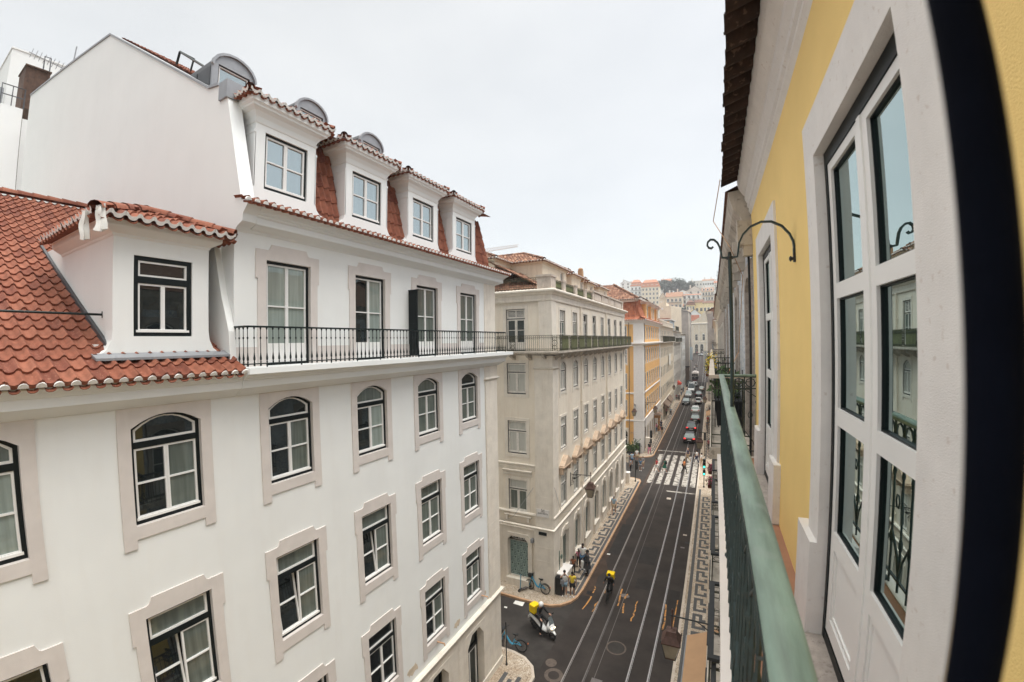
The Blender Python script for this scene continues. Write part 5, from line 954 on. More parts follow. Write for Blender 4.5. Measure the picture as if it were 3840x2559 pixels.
mb.sweep(PP, [(0, 17.95), (.06, 18.0), (.08, 18.1), (.35, 18.3), (.5, 18.42), (.5, 18.55), (0, 18.6)]); mb.sweep(PP, [(0, 14.95), (.1, 15.0), (.14, 15.1), (.45, 15.2), (.55, 15.25), (.55, 15.42), (0, 15.46)]); mb.sweep(PP, [(0, 8.3), (.08, 8.32), (.1, 8.5), (0, 8.55)]); mb.sweep(PP, [(0, 4.5), (.12, 4.55), (.14, 4.7), (0, 4.75)]); mb.build('cornice', 'white_stone', OB)
ow = {h: window_set(1.02, h - (.2 if r else 0), r, sur='archs' if r else 'plain', t=.09, fan=h * .62, bar=.06, munt=(.5,), panes='ddd', frame='dark_green', sash='sash_white', stone='white_stone', fr=.06, sw=.03, dep=.006, deep=.05, proud=.004) for h, r in ((1.75, 0), (1.95, .18), (2.1, 0), (2.15, 0))}
for z, h in RW:
    for c in UC: put_window(ow[h], OB, (c, 0, z))
    for c in sd: put_window(ow[h], OB, (58.3, c, z), rs)
for c in UC: put_window(SF, OB, (c, 0, .1), name='shop_door')
for c in sd[:1]: put_window(SF, OB, (58.3, c, .1), rs, name='shop_door')
mb = MB(); P0 = (58.3 - .5, -.5); 
nu, p = tiles(mb, (58.3 - .55, -.55, 18.6), (1, 0, 0), (0, 1, .5), 21.8, 1.0, per=.24, row=.33, sub=6); eave(mb, (57.75, -.55, 18.58), (1, 0, 0), (0, 1, .5), 21.8, p, nu)
nu, p = tiles(mb, (57.75, 14, 18.6), (0, -1, 0), (1, 0, .5), 14.5, 1.0, per=.24, row=.33, sub=6); eave(mb, (57.75, 14, 18.58), (0, -1, 0), (1, 0, .5), 14.5, p, nu)
tiles(mb, (58.5, .35, 18.95), (1, 0, 0), (0, .28, 1), 20.6, 2.5, per=.24, row=.38, sub=6, amp=.04); tiles(mb, (58.5, 14, 18.95), (0, -1, 0), (.28, 0, 1), 13.7, 2.5, per=.24, row=.38, sub=6, amp=.05); mb.build('mansard_roof', BRT, OB, smooth=True)
mb = MB(); mb.sweep([(58.9, 14), (58.9, .9), (79, .9)], [(0, 21.1), (.1, 21.15), (.3, 21.3), (.45, 21.4), (.45, 21.5), (0, 21.5)]); mb.build('upper_cornice', 'white_stone', OB)
mb = MB(); nu, p = tiles(mb, (58.4, .4, 21.5), (1, 0, 0), (0, 1, .6), 21, 5.2, per=.24, row=.4, sub=6, inside=lambda x, y: y < x * 1.2 + .2); eave(mb, (58.4, .4, 21.48), (1, 0, 0), (0, 1, .6), 21, p, nu)
nu, p = tiles(mb, (58.4, 14, 21.5), (0, -1, 0), (1, 0, .6), 13.6, 5.2, per=.24, row=.4, sub=6, inside=lambda x, y: y < (13.6 - x) * 1.2 + .2); eave(mb, (58.4, 14, 21.48), (0, -1, 0), (1, 0, .6), 13.6, p, nu)
ridge(mb, (58.4, .4, 21.56), (62.8, 4.8, 24.2), .14); ridge(mb, (62.8, 4.8, 24.2), (79, 4.8, 24.2), .14); mb.quad((62.8, 4.8, 24.1), (79, 4.8, 24.1), (79, 14, 21.5), (58.4, 14, 21.5)); mb.build('roof', OLDT, OB, smooth=True)
for u0, u1, wins in ((63.6, 66.3, (65.2,)), (69.2, 74.0, (70.6, 72.6)), (76.4, 78.8, (77.6,))):
    mb = MB(); mb.grid([u0, u1], [18.8, 21.3], [(c - .5, c + .5, 19.2, 20.9) for c in wins], y=.25); mb.quad((u0, .25, 18.8), (u0, 2, 18.8), (u0, 2, 21.3), (u0, .25, 21.3)); mb.quad((u1, .25, 18.8), (u1, 2, 18.8), (u1, 2, 21.3), (u1, .25, 21.3)); d = mb.build('dormer', 'ochre_plaster', OB)
    mb = MB(); mb.sweep([(u0, 2), (u0, .25), (u1, .25), (u1, 2)], [(0, 21.1), (.1, 21.15), (.35, 21.35), (.45, 21.42), (.45, 21.5), (-.05, 21.5)]); mb.build('cornice', 'white_stone', d); mb = MB(); nu, p = tiles(mb, (u0 - .5, -.25, 21.52), (1, 0, 0), (0, 1, .55), u1 - u0 + 1, 1.6, per=.24, row=.4, sub=6); eave(mb, (u0 - .5, -.25, 21.5), (1, 0, 0), (0, 1, .55), u1 - u0 + 1, p, nu); mb.build('dormer_roof', OLDT, d, smooth=True)
    for c in wins: put_joined(ow[1.75], d, (c, .25, 19.2))
mb = MB(); [mb.tube([(58.14, y, 18.2), (58.14, y, .2)], .05, 5) for y in (2.05 - .2,)]; mb.tube([(59.4, -.12, 18.1), (59.4, -.12, .2)], .05, 5); mb.build('downpipe', 'dull_rail', OB)
for c in sd[:1]: far_balcony(OB, 0, .01, 5, out=.01) if 0 else None
mb = MB(); mb.box(-.42, .42, -.04, 0, -.35, .35); mb.build('banner', 'cloth_white', None) if 0 else None
text('M', .55, 'kerb_orange', OB, (58.1, 1.45, 2.9), (R(90), 0, rs), .05, name='letter_sign')
CB = row_house('cream_house', 'cream stone house with balustrade beyond the ochre building', 79.0, 107.5, -8.9, 18.3, [80.8 + 2.9 * k for k in range(9)], ((15.6, 2.1), (12.4, 1.9), (8.8, 2.1), (5.0, 2.1)), 'cream_plaster', side=-1, roofm=None, wset=FW, bal=[(79.5, 92, 15.3), (92.2, 107, 15.3)], eave_o=.5)
mb = MB(); mb.sweep([(79.2, 6), (79.2, .1), (107.4, .1)], [(-.15, 19.35), (-.15, 19.5), (.12, 19.5), (.12, 19.35), (-.15, 19.35)]); [mb.box(79.3 + 1.75 * k, 79.6 + 1.75 * k, 0, .3, 18.3, 19.4) for k in range(17)]; mb.build('balustrade', 'pale_stone', CB)
mb = MB(); tiles(mb, (79.5, 3, 18.6), (1, 0, 0), (0, 1, .35), 27, 7, per=.4, row=.6, sub=4); mb.build('roof', TILES[:3], CB)
row_house('white_house', 'tall white house with blue upper storey and dark balconies', 108, 134, -8.9, 17.8, [109.8 + 2.9 * k for k in range(8)], ((15.2, 2.1), (11.6, 2.1), (8.2, 2.1), (4.8, 2.1)), 'pale_plaster', side=-1, roofm=None, wset=FW, bal=[(108.4, 120, 17.9), (108.4, 120, 15.0), (121, 133, 15.0)])
mat('pale_yellow', (.78, .66, .40), .9, .08, .8, .3, (.6, .5, .35))
mat('blue_plaster', (.50, .58, .64), .85, .06, .8, .3, (.4, .42, .44))
bb = thing('roof_pavilion', 'pale blue flat-roofed attic on top of the white house', 'attic', (-9.6, 108.2, 17.9)); MB().box(-7, 0, 0, 12, 0, 2.6).build('wall', 'blue_plaster', bb); MB().box(-7.3, .4, -.4, 12.3, 2.6, 2.85).build('roof', 'white_stone', bb); MB().box(-1.6, -.2, -.06, 0, .3, 2.3).build('wall_panel', 'ochre_plaster', bb)
row_house('slim_house', 'slim white house next to the bare grey gable', 134, 148, -8.4, 17.3, [136 + 3 * k for k in range(4)], ((14, 2.1), (10.5, 2.1), (7.2, 2.1), (4.2, 1.9)), 'white_stucco', side=-1, roofm=None, wset=FW)
bb = thing('grey_house', 'tall house showing a bare grey gable wall to the street', 'building', (-7.0, 150, 0))
mb = MB(); mb.add([(-6.2, 0, 0), (0, 0, 0), (0, 0, 24.6), (-.8, 0, 25.7), (-6.2, 0, 26.2), (-6.2, 14, 0), (0, 14, 0), (0, 14, 24.6), (-.8, 14, 25.7), (-6.2, 14, 26.2)], [(0, 1, 2, 3, 4), (5, 6, 7, 8, 9), (0, 1, 6, 5), (1, 2, 7, 6), (2, 3, 8, 7), (3, 4, 9, 8), (4, 0, 5, 9)]); mb.build('wall', 'grey_plaster', bb)
mb = MB(); mb.box(-.25, .02, -.02, 0, 5, 24.6); mb.build('quoin', 'pale_stone', bb); mb = MB(); mb.box(-6.3, .2, -.15, 14.2, 26.2, 26.35); mb.v = [(x, y, z - (0 if x < -3 else 1.5)) for x, y, z in mb.v]; mb.build('roof', 'dark_zinc', bb)
MB().box(-3.0, -.3, -.9, 0, 0, 6.2).build('shop_front', 'awning_dark', bb); MB().box(-3.1, -.1, -1.2, 0, 6.2, 6.5).build('canopy', 'black', bb); MB().box(.0, .9, -.05, 0, 8.6, 13).build('banner', 'blue_plaster', bb)
for z in (16, 20): put_window(FW[2.1], bb, (0, 4, z), R(90)); put_window(FW[2.1], bb, (0, 8, z), R(90))
bb = thing('terrace_house', 'ochre house end with round vent above the cream house roofs', 'building', (-11.2, 130, 0)); mb = MB(); mb.add([(-3.4, 0, 10), (0, 0, 10), (0, 0, 25.7), (-1.4, 0, 25.7), (-1.4, 0, 26.8), (-3.4, 0, 26.8)] + [(-3.4, 8, 10), (2.4, 8, 10), (2.4, 8, 25.7), (-1.4, 8, 25.7), (-1.4, 8, 26.8), (-3.4, 8, 26.8)], [(0, 1, 2, 3, 4, 5), (6, 7, 8, 9, 10, 11)] + [(i, (i + 1) % 6, 6 + (i + 1) % 6, 6 + i) for i in range(6)]); mb.build('wall', 'cream_plaster', bb); MB().lathe([(.35, 0), (.35, .05)], (0, 0, 0), 12).build('vent', 'white_stone', bb, (-2.6, -.02, 24.9), (R(90), 0, 0)); MB().box(-6, .2, -9, 0, 20.6, 21.6).build('roof', 'tile_a', bb)
# church that closes the street
CH = thing('church', 'cream stone church front with arched doors closing the street', 'church', (-6, 232, 8.2))
mb = MB(); mb.grid([-7.5, 9], [-2, 16], [(.4, 2.0, 0, 4.6), (-2.1, -.8, 0, 4.6), (-1.95, -.9, 6.6, 9.6), (1.6, 2.8, 6.6, 10.2)]); mb.plate([(-3.8, 16), (8, 16), (6.5, 19), (4.6, 20.5), (3.4, 21.6), (1.6, 20.6), (.4, 18.6), (-2.6, 17)], [], 0, .6); mb.quad((-7.5, 0, -2), (-7.5, 12, -2), (-7.5, 12, 16), (-7.5, 0, 16)); mb.quad((9, 0, -2), (9, 12, -2), (9, 12, 16), (9, 0, 16)); mb.build('wall', 'cream_plaster', CH)
mb = MB(); mb.sweep([(-7.5, 0), (9, 0)], [(0, 14.8), (.3, 15.1), (.35, 15.5), (.1, 15.6), (0, 15.7)]); MB().sweep([(-7.5, 0), (9, 0)], [(0, 5.4), (.15, 5.5), (.15, 5.8), (0, 5.9)]).build('string_course', 'pale_stone', CH); [mb.box(x, x + .5, -.15, .1, 0, 14.8) for x in (-3.4, -.3, 3.4)]; mb.build('cornice', 'pale_stone', CH)
fw = far_window(1.05, 3.0, 'pale_stone', 'pane_mat', t=.25)
for x in (-1.42, 2.2): put_window(fw, CH, (x, 0, 6.7))
fd = far_window(1.4, 3.9, 'pale_stone', 'pane_mat', t=.3, rise=.7)
for x in (-1.45, 1.2): o = link('door', fd[1][1], CH, (x, 0, 0)); link('pane', fd[2][1], o)
link('window', far_window(.6, .1, 'pale_stone', 'pane_mat', t=.2, rise=.6)[1][1], CH, (2.2, -.02, 17.2)); mb = MB(); tiles(mb, (-9, 6, 17), (1, 0, 0), (0, 1, .7), 9, 6, per=.5, row=.8, sub=4); mb.build('roof', TILES[:3], CH)
# ------------------------------------------------------------------ hill with its houses
HX = [(-420, 40), (-160, 58), (-110, 60), (-85, 62), (-55, 60), (-20, 58), (10, 54), (60, 48), (420, 30)]
def hz(x, y):
    for (a, za), (b, zb) in zip(HX, HX[1:]):
        if a <= x <= b: top = za + (zb - za) * (x - a) / (b - a); break
    else: top = 30
    t = min(1, max(0, (y - 236) / 270)); return 7.5 + (top - 7.5) * (t * t * (3 - 2 * t)) - (max(0, y - 560) * .15)
mb = MB(); xs = [-420 + 21 * k for k in range(41)]; ys = [236 + 18 * k for k in range(26)]
mb.v = [(x, y, hz(x, y)) for x in xs for y in ys]; mb.f = [(i * 26 + j, (i + 1) * 26 + j, (i + 1) * 26 + j + 1, i * 26 + j + 1) for i in range(40) for j in range(25)]; mb.m = [0] * len(mb.f); struct(mb, 'hill', 'hill_ground', smooth=True)
fwm = {k: far_window(1.5, 2.3 if k else 1.6, 'white_stone', 'pane_mat', t=.22) for k in (0, 1)}
def hill_house(lab, y, x0, x1, z0, z1, m, rooft='gable', roofm='old_tile_b', cols=4, rows=2, rh=5, depth=14, chim=1, rot=0, dorm=0, bal=False, name='hill_house', grp=True):
    """px values given on a plane 500 m out, scaled to the real distance y"""
    s = y / 500; X0, X1 = x0 * s, x1 * s; Z0, Z1 = 15.9 + (z0 - 15.9) * s, 15.9 + (z1 - 15.9) * s; W = X1 - X0; rh *= s
    P = thing(name, lab, 'house', ((X0 + X1) / 2, y, 0), R(rot), 'houses on the far hillside'); a = W / 2; zb = Z0 - 16 * s
    MB().box(-a, a, 0, depth, zb, Z1).build('wall', m, P); mb = MB(); t = .35
    if rooft == 'gable': mb.add([(-a - t, -t, Z1), (a + t, -t, Z1), (a + t, depth / 2, Z1 + rh), (-a - t, depth / 2, Z1 + rh), (a + t, depth + t, Z1), (-a - t, depth + t, Z1)], [(0, 1, 2, 3), (3, 2, 4, 5), (0, 3, 5), (1, 4, 2), (0, 5, 4, 1)])
    elif rooft == 'side': mb.add([(-a - t, -t, Z1), (0, -t, Z1 + rh), (a + t, -t, Z1), (-a - t, depth, Z1), (0, depth, Z1 + rh), (a + t, depth, Z1)], [(0, 1, 4, 3), (1, 2, 5, 4), (3, 4, 5), (0, 3, 5, 2)]); MB().add([(-a, -.05, Z1), (a, -.05, Z1), (0, -.05, Z1 + rh - .3)], [(0, 1, 2)]).build('gable', m, P)
    elif rooft == 'mansard': i = 1.2 * s; mb.frus((0, depth / 2, Z1), (a + t, depth / 2 + t), (a - i, depth / 2 - i), rh * .55); mb.frus((0, depth / 2, Z1 + rh * .55), (a - i + t, depth / 2 - i + t), (a - 3 * i, .4), rh * .45)
    else: mb.box(-a - .2, a + .2, -.2, depth + .2, Z1, Z1 + .5)
    mb.build('roof', roofm if rooft != 'flat' else 'pale_stone', P)
    H_ = (Z1 - Z0) / max(1, rows); sc_ = min(1, H_ / 3.4)
    for r in range(rows):
        for c in range(cols):
            for nm, me in (('window', fwm[1][1][1]),):
                o = link('window', me, P, (-a + W * (c + .5) / cols, -.05, Z0 + H_ * r + H_ * .2)); o.scale = (min(1, W / cols / 2.6), 1, sc_ * .9); q = link('pane', fwm[1][2][1], o)
    for c in range(dorm): MB().box(-.9, .9, 0, 1.6, 0, 2.0).box(-.55, .55, -.05, 0, .4, 1.6, 1).build('dormer', ['white_stucco', 'pane_mat'], P, (-a + W * (c + .5) / dorm, -.1 + .35 * s, Z1 + .3))
    if bal:
        for r in range(rows): MB().box(-a, a, -.8, 0, Z0 + H_ * r + .1, Z0 + H_ * r + .3).build('balcony', 'dull_rail', P)
    for k in range(chim): MB().box(-.6, .6, -.5, .5, 0, 3.2).build('chimney', 'pale_plaster', P, (-a * .6 + k * a * 1.1, depth * .45, Z1 + rh * .6))
    return P
hill_house('white gabled house topmost at the end of the hillside row', 470, -101, -89, 76, 83, 'white_stucco', 'side', cols=2, rows=2, rh=3.5)
hill_house('small white house between the topmost gable and the balconied one', 480, -91, -84, 70, 80, 'pale_plaster', 'gable', cols=2, rows=2, rh=4)
hill_house('white balconied house with two storeys of dormers in a red roof', 430, -89.2, -76.4, 63, 78.5, 'white_stucco', 'mansard', 'bright_tile_b', cols=3, rows=3, rh=8.5, dorm=4, chim=1, bal=True)
hill_house('large cream house with bright red mansard and four dormers', 425, -76.4, -56.3, 56, 76.6, 'cream_plaster', 'mansard', 'bright_tile_b', cols=5, rows=4, rh=9.5, dorm=4, chim=0)
hill_house('red-roofed house with twin chimneys half hidden behind the trees', 520, -54, -42, 72, 81, 'pale_plaster', 'gable', 'bright_tile_b', cols=3, rows=1, rh=4.5, chim=2)
hill_house('long grey block with flat roof high beside the trees', 500, -22.4, -8.4, 62, 80, 'pale_plaster', 'flat', cols=4, rows=3, rh=2, chim=1)
hill_house('white block with red attic row behind the roof parapet', 505, -8.4, 4, 62, 80, 'white_stucco', 'gable', 'old_tile_b', cols=5, rows=3, rh=2.5, chim=2)
hill_house('narrow reddish house at the hill top beside the aerials', 500, 4, 12, 60, 77, 'pale_plaster', 'gable', 'bright_tile_b', cols=2, rows=2, rh=3)
hill_house('cream house with red roof, four windows wide over two floors', 330, -48.5, -30.5, 50, 63.8, 'cream_plaster', 'gable', 'old_tile_b', cols=4, rows=2, rh=6, depth=10, bal=True)
hill_house('tall bare cream gable joined to the red-roofed four-window house', 335, -56, -48.6, 46, 63, 'cream_plaster', 'side', cols=1, rows=1, rh=6)
hill_house('white house under bright orange roof below the trees', 380, -40, -20, 60, 66, 'white_stucco', 'side', 'bright_tile_b', cols=3, rows=1, rh=5.5)
hill_house('white house with long terraces below the orange roof', 345, -30.4, -11, 50, 65, 'white_stucco', 'gable', 'bright_tile_b', cols=4, rows=3, rh=1.5, depth=10, bal=True)
hill_house('white stepped gable wall rising behind the orange roof', 400, -25, -9, 60, 70, 'pale_plaster', 'side', 'old_tile_b', cols=2, rows=2, rh=5)
hill_house('beige house with arched dormers and two window rows', 370, -9, 3, 52, 68.3, 'cream_plaster', 'gable', 'old_tile_b', cols=4, rows=3, rh=5, dorm=3, bal=True)
hill_house('yellow house with dark hipped roof above the church', 300, -26.5, -17, 47, 53.5, 'pale_yellow', 'mansard', 'old_tile_c', cols=3, rows=1, rh=6, depth=9)
hill_house('yellow house with shuttered windows beside the hipped roof', 305, -17, -8, 44, 56, 'pale_yellow', 'gable', 'old_tile_c', cols=2, rows=1, rh=4, depth=9)
hill_house('small yellow house with green shutters at the street end', 290, -8, 3, 44, 55, 'pale_yellow', 'gable', 'old_tile_c', cols=3, rows=1, rh=3, depth=9)
hill_house('low orange-roofed house just behind the church top', 262, -27, -8, 30, 40, 'white_stucco', 'side', 'bright_tile_b', cols=2, rows=1, rh=9, depth=9)
for i in range(5): hill_house(['pale house low on the slope behind the ochre roof', 'white house low on the slope behind the cream house', 'small cream house squeezed below the balconied row', 'white house with plain wall below the cream four-window house', 'low white house above the grey gable'][i], 300 + 12 * i, -66 + 9 * i - (4 if i > 3 else 0), -57 + 9 * i, 40, 50 + (i % 2) * 3, ['pale_plaster', 'white_stucco', 'cream_plaster', 'white_stucco', 'pale_plaster'][i], 'gable', 'bright_tile_b', cols=2, rows=1, rh=3)
for i in range(8): hill_house(['cream', 'white', 'grey', 'pale', 'white-walled', 'plain', 'small', 'squat'][i] + ' house behind the near roofs, ' + ['first', 'second', 'third', 'fourth', 'fifth', 'sixth', 'seventh', 'eighth'][i] + ' counting from the crane', 420 + (i % 3) * 18, -185 + 11 * i, -175 + 11 * i, 50, 62 + (i * 7) % 9, ['pale_plaster', 'white_stucco', 'cream_plaster'][i % 3], 'gable', 'bright_tile_b', cols=2, rows=2, rh=4)
def tree(lab, x, y, z, h, r, n=900, leaf=.9, m='far_leaf', seed=1, grp='trees on the hilltop'):
    rr = random.Random(seed); P = thing('tree', lab, 'tree', (x, y, z), 0, grp)
    mb = MB(); mb.tube([(0, 0, 0), (.1, 0, h * .35), (0, .1, h * .6)], [h * .035, h * .028, h * .015], 7)
    cl = [(rr.uniform(-.65, .65) * r, rr.uniform(-.5, .5) * r, h * rr.uniform(.42, .86), rr.uniform(.28, .48) * r) for _ in range(11)]
    for c in cl: mb.tube([(0, 0, h * .3), (c[0] * .5, c[1] * .5, h * .42), (c[0], c[1], c[2])], [h * .018, h * .01, h * .004], 5)
    mb.build('trunk', 'tile_under', P); mb = MB()
    for i in range(n):
        c = cl[i % len(cl)]; d = Vector((rr.gauss(0, 1), rr.gauss(0, 1), rr.gauss(0, 1) * .8)).normalized() * c[3] * rr.uniform(.55, 1.05); p = Vector((c[0], c[1], c[2])) + d
        u = Vector((rr.gauss(0, 1), rr.gauss(0, 1), rr.gauss(0, 1))).normalized() * leaf * rr.uniform(.5, 1); v = u.orthogonal().normalized() * leaf * rr.uniform(.4, .8); mb.quad(p - u, p - v * .6, p + u, p + v)
    mb.build('crown', m, P); return P
for i, (x, h, r, l) in enumerate(((-50, 17, 9.5, 'broad dark tree beside the large cream house'), (-43.5, 18, 9.0, 'dark rounded tree second from the cream house'), (-37, 20, 9.5, 'tallest tree with paler olive top behind the clump'), (-30.5, 17, 8.5, 'dark tree in the middle of the hilltop clump'), (-25, 16, 8.0, 'dark tree beside the long grey flat-roofed block'))): tree(l, x * .98, 488 + (i % 2) * 6, hz(x, 488) + 2.0, h * 1.25, r * 1.15, 1900, 1.1, seed=i)
for i, (x, y, l) in enumerate(((-36, 375, 'low dark bush under the hilltop trees'), (-17, 330, 'green shrub below the long terraces'), (-24, 300, 'shrub between the yellow houses and the grey gable'))): tree(l, x, y, hz(x, y) + 8, 9, 5.5, 500, .9, seed=20 + i, grp='shrubs among the hill houses')
# construction crane
P = thing('crane', 'pale red and white lattice crane jib far above the roofs', 'crane', (-178, 300, 0)); mat('crane_paint', (.62, .50, .46), .7, .1, 2)
mb = MB(); a, b = Vector((-12, 0, 89.5)), Vector((36, 0, 91.4)); n = 22; d = (b - a) / n
for i in range(n):
    p, q = a + d * i, a + d * (i + 1); hh = 3.2 - 1.6 * i / n; t = (p + q) / 2 + Vector((0, 0, hh)); [mb.tube(l, .16, 4) for l in ((p + Vector((0, -.8, 0)), q + Vector((0, -.8, 0))), (p + Vector((0, .8, 0)), q + Vector((0, .8, 0))), (p, t), (t, q), (t, t + d))]
mb.build('jib', 'crane_paint', P); mb = MB(); [mb.tube([(x, y, 0), (x, y, 96)], .2, 4) for x in (-9, -7) for y in (-1, 1)]; [mb.tube([(-9, -1, z), (-7, -1, z + 3), (-7, 1, z)], .1, 4) for z in range(60, 93, 3)]; mb.build('mast', 'crane_paint', P)
# aerials on the neighbour roofs
for i, (x, y, z, h, l) in enumerate(((-.3, 62, 18.4, 5.2, 'shortest'), (-.1, 60, 18.4, 6.5, 'middle'), (.2, 57.9 + 1, 18.4, 7.6, 'tallest'))):
    P = thing('aerial', l + ' thin roof aerial against the sky above the shaded row', 'antenna', (x + 1.0, y, z), 0, 'roof aerials'); MB().tube([(0, 0, 0), (0, 0, h)], .03, 4).build('mast', 'iron_black', P); [MB().tube([(-q, 0, h * t), (q, 0, h * t)], .02, 4).build('element', 'iron_black', P) for q, t in ((.3, .8), (.2, .9))]
# ------------------------------------------------------------------ street lanterns on wall brackets
def lantern(x, y, z, rot, label, reach=1.4):
    P = thing('wall_lantern', label, 'street lamp', (x, y, z), rot, 'wrought-iron wall lanterns')   # local +x points away from the wall
    r = reach; mb = MB(); mb.tube([(0, 0, 0), (r + .08, 0, .05)], .025, 6); mb.box(-.02, .03, -.04, .04, -.85, .1); mb.tube([(.55 * r, 0, .02), (.45 * r, 0, -.06), (.22 * r, 0, -.32), (.1 * r, 0, -.36)], .016, 5)
    for cx, cz, q in ((.18, -.10, .09), (.40, -.08, .07), (.10, -.55, .12), (.30, -.25, .07)):
        mb.tube([(cx * r / 1.4 + q * (1 - k * .07) * math.cos(k * .8), 0, cz + q * (1 - k * .07) * math.sin(k * .8)) for k in range(11)], .013, 4)
    mb.tube([(.1, 0, -.36), (.24, 0, -.5), (.2, 0, -.68), (.04, 0, -.75)], .014, 4); mb.box(.12, .34, -.02, .02, -.3, -.22); mb.build('bracket', 'iron_black', P)
    L = link('lantern_head', MB().lathe([(.03, .28), (.05, .2), (.02, .12), (.02, -.4), (.13, -.44), (.14, -.47), (.10, -.5)], (r, 0, 0), 8).frus((r, 0, -.78), .30, .13, .28, 0).frus((r, 0, -.58), .19, .15, .14, 0).frus((r, 0, -.84), .29, .31, .06, 0).lathe([(.025, -1.42), (.025, -.80)], (r, 0, 0), 6).frus((r, 0, -1.42), .155, .165, .04).mesh('lantern_head', 'lamp_roof'), P)
    mb = MB(); [mb.tube([(r + a * .155, b * .155, -1.42), (r + a * .28, b * .28, -.84)], .014, 4) for a in (-1, 1) for b in (-1, 1)]; [mb.tube([(r + a * .3, b * .3, -.80), (r + a * .3, b * .3, -.70)], .02, 4) for a in (-1, 1) for b in (-1, 1)]; mb.build('lantern_frame', 'iron_black', L)
    MB().frus((r, 0, -1.40), .14, .265, .56).build('glass', 'lamp_glass', L); return P
lantern(-8.85, 26.55, 6.85, 0, 'brown iron wall lantern on the cream building above the patterned pavement')
lantern(.6, 13.5, 6.9, R(180), 'large iron wall lantern hanging over the road edge beside the beige awning', reach=1.64)
lantern(-9.9, 58.25, 6.9, -R(90), 'wall lantern on the side face of the ochre corner building', reach=1.1)
lantern(-8.9, 60.4, 6.9, 0, 'wall lantern on the street front of the ochre building'); lantern(-8.9, 91.5, 6.6, 0, 'wall lantern on the cream house beyond the ochre building')
lantern(.6, 39, 7.6, R(180), 'wall lantern on the shaded side above the zebra crossing', reach=1.6); lantern(.6, 67, 7.6, R(180), 'wall lantern on the shaded side level with the queue of cars', reach=1.6)
# ------------------------------------------------------------------ traffic lights
mat('lamp_green', (.05, .9, .55), .3, .02, 1, emit=3.0); mat('lamp_red', (.8, .05, .04), .3, .02, 1, emit=1.2); mat('lamp_warm', (1, .85, .55), .3, .02, 1, emit=2.5); mat('sign_blue', (.05, .15, .45), .5, .05, 1)
def signal(x, y, h, label, rot=0, lit=True, ped=True):
    P = thing('traffic_light', label, 'traffic light', (x, y, H), rot, 'traffic lights at the crossings'); MB().tube([(0, 0, 0), (0, 0, h)], .045, 6).lathe([(.09, 0), (.09, .12), (.05, .16)], (0, 0, 0), 8).build('pole', 'black_green', P)
    hd = MB().box(-.15, .15, -.24, -.04, h - 1.0, h).box(-.13, .13, -.36, -.24, h - .02, h).box(-.13, .13, -.36, -.24, h - .35, h - .33).box(-.13, .13, -.36, -.24, h - .68, h - .66).build('signal_head', 'iron_black', P)
    for k, m in enumerate(('black', 'black', 'lamp_green' if lit else 'black')): MB().lathe([(.10, 0), (.09, .02)], (0, 0, 0), 10).build('lens', m, hd, (0, -.24, h - .17 - .33 * k), (R(90), 0, 0))
    if ped:
        hd = MB().box(-.13, .13, -.20, -.04, h - 1.75, h - 1.15).build('pedestrian_head', 'iron_black', P)
        for k, m in enumerate(('black', 'lamp_green' if lit else 'black')): MB().lathe([(.09, 0), (.08, .02)], (0, 0, 0), 10).build('lens', m, hd, (0, -.20, h - 1.3 - .3 * k), (R(90), 0, 0))
signal(-.70, 46.75, 3.1, 'green-lit traffic light in front of the zebra crossing at the patterned kerb'); signal(-.85, 59.6, 3.1, 'unlit back of a traffic light beyond the zebra crossing, beside the queue of cars', R(180), False, False)
signal(-7.85, 46.3, 2.4, 'short dark traffic light by the utility box at the zebra crossing', R(90), False, False); signal(-7.8, 58.2, 3.25, 'dark traffic light at the ochre corner beside the zebra crossing', R(180), False, True)
# ------------------------------------------------------------------ small street furniture
P = thing('utility_cabinet', 'long white utility cabinet at the cream corner beside the black bin', 'cabinet', (-8.45, 24.2, H)); MB().box(-.28, .28, -.65, .65, 0, 1.16).build('body', 'pale_stone', P); MB().box(-.32, .32, -.69, .69, 1.16, 1.22).build('lid', 'white_stone', P); [MB().box(.28, .295, a, a + .6, .1, 1.08).build('door', 'pale_stone', P) for a in (-.62, .02)]
P = thing('utility_cabinet', 'narrow white utility cabinet under the route sign by the zebra crossing', 'cabinet', (-8.65, 45.75, H)); MB().box(-.25, .25, -.3, .3, 0, 1.1).build('body', 'pale_stone', P); MB().box(-.28, .28, -.33, .33, 1.1, 1.16).build('lid', 'white_stone', P)
P = thing('litter_bin', 'tall black litter bin squeezed between the corner wall and the cabinet', 'bin', (-8.45, 23.30, H)); MB().box(-.27, .27, -.1, .14, 0, 1.15).build('body', 'iron_black', P); MB().frus((0, .02, 1.15), (.28, .15), (.20, .08), .08).build('lid', 'black', P)
P = thing('sign_post', 'green post with an oval sign behind the white cabinet', 'sign', (-8.72, 24.0, H)); MB().tube([(0, 0, 0), (0, 0, 2.5)], .03, 6).build('pole', 'rail_paint', P); o = MB().lathe([(.16, 0), (.16, .03)], (0, 0, 0), 14).build('plate', 'rail_paint', P, (.12, 0, 2.15), (R(90), 0, R(70))); o.scale = (.6, 1, 1)
P = thing('sign_post', 'pale board sign standing above the utility cabinet at the crossing', 'sign', (-8.78, 45.9, H)); MB().tube([(0, 0, 0), (0, 0, 3.1)], .03, 6).build('pole', 'zinc', P); b_ = MB().box(-.22, .22, -.03, .03, 2.2, 3.15).build('board', 'pale_stone', P); text('268', .2, 'black', b_, (0, -.035, 2.7), (R(90), 0, 0), .003)
P = thing('bollard', 'slim dark post at the white building corner beside the side street', 'post', (-8.82, 16.74, H)); MB().tube([(0, 0, 0), (0, 0, 2.3)], .028, 6).lathe([(.06, 0), (.05, .1)], (0, 0, 0), 8).build('pole', 'iron_black', P)
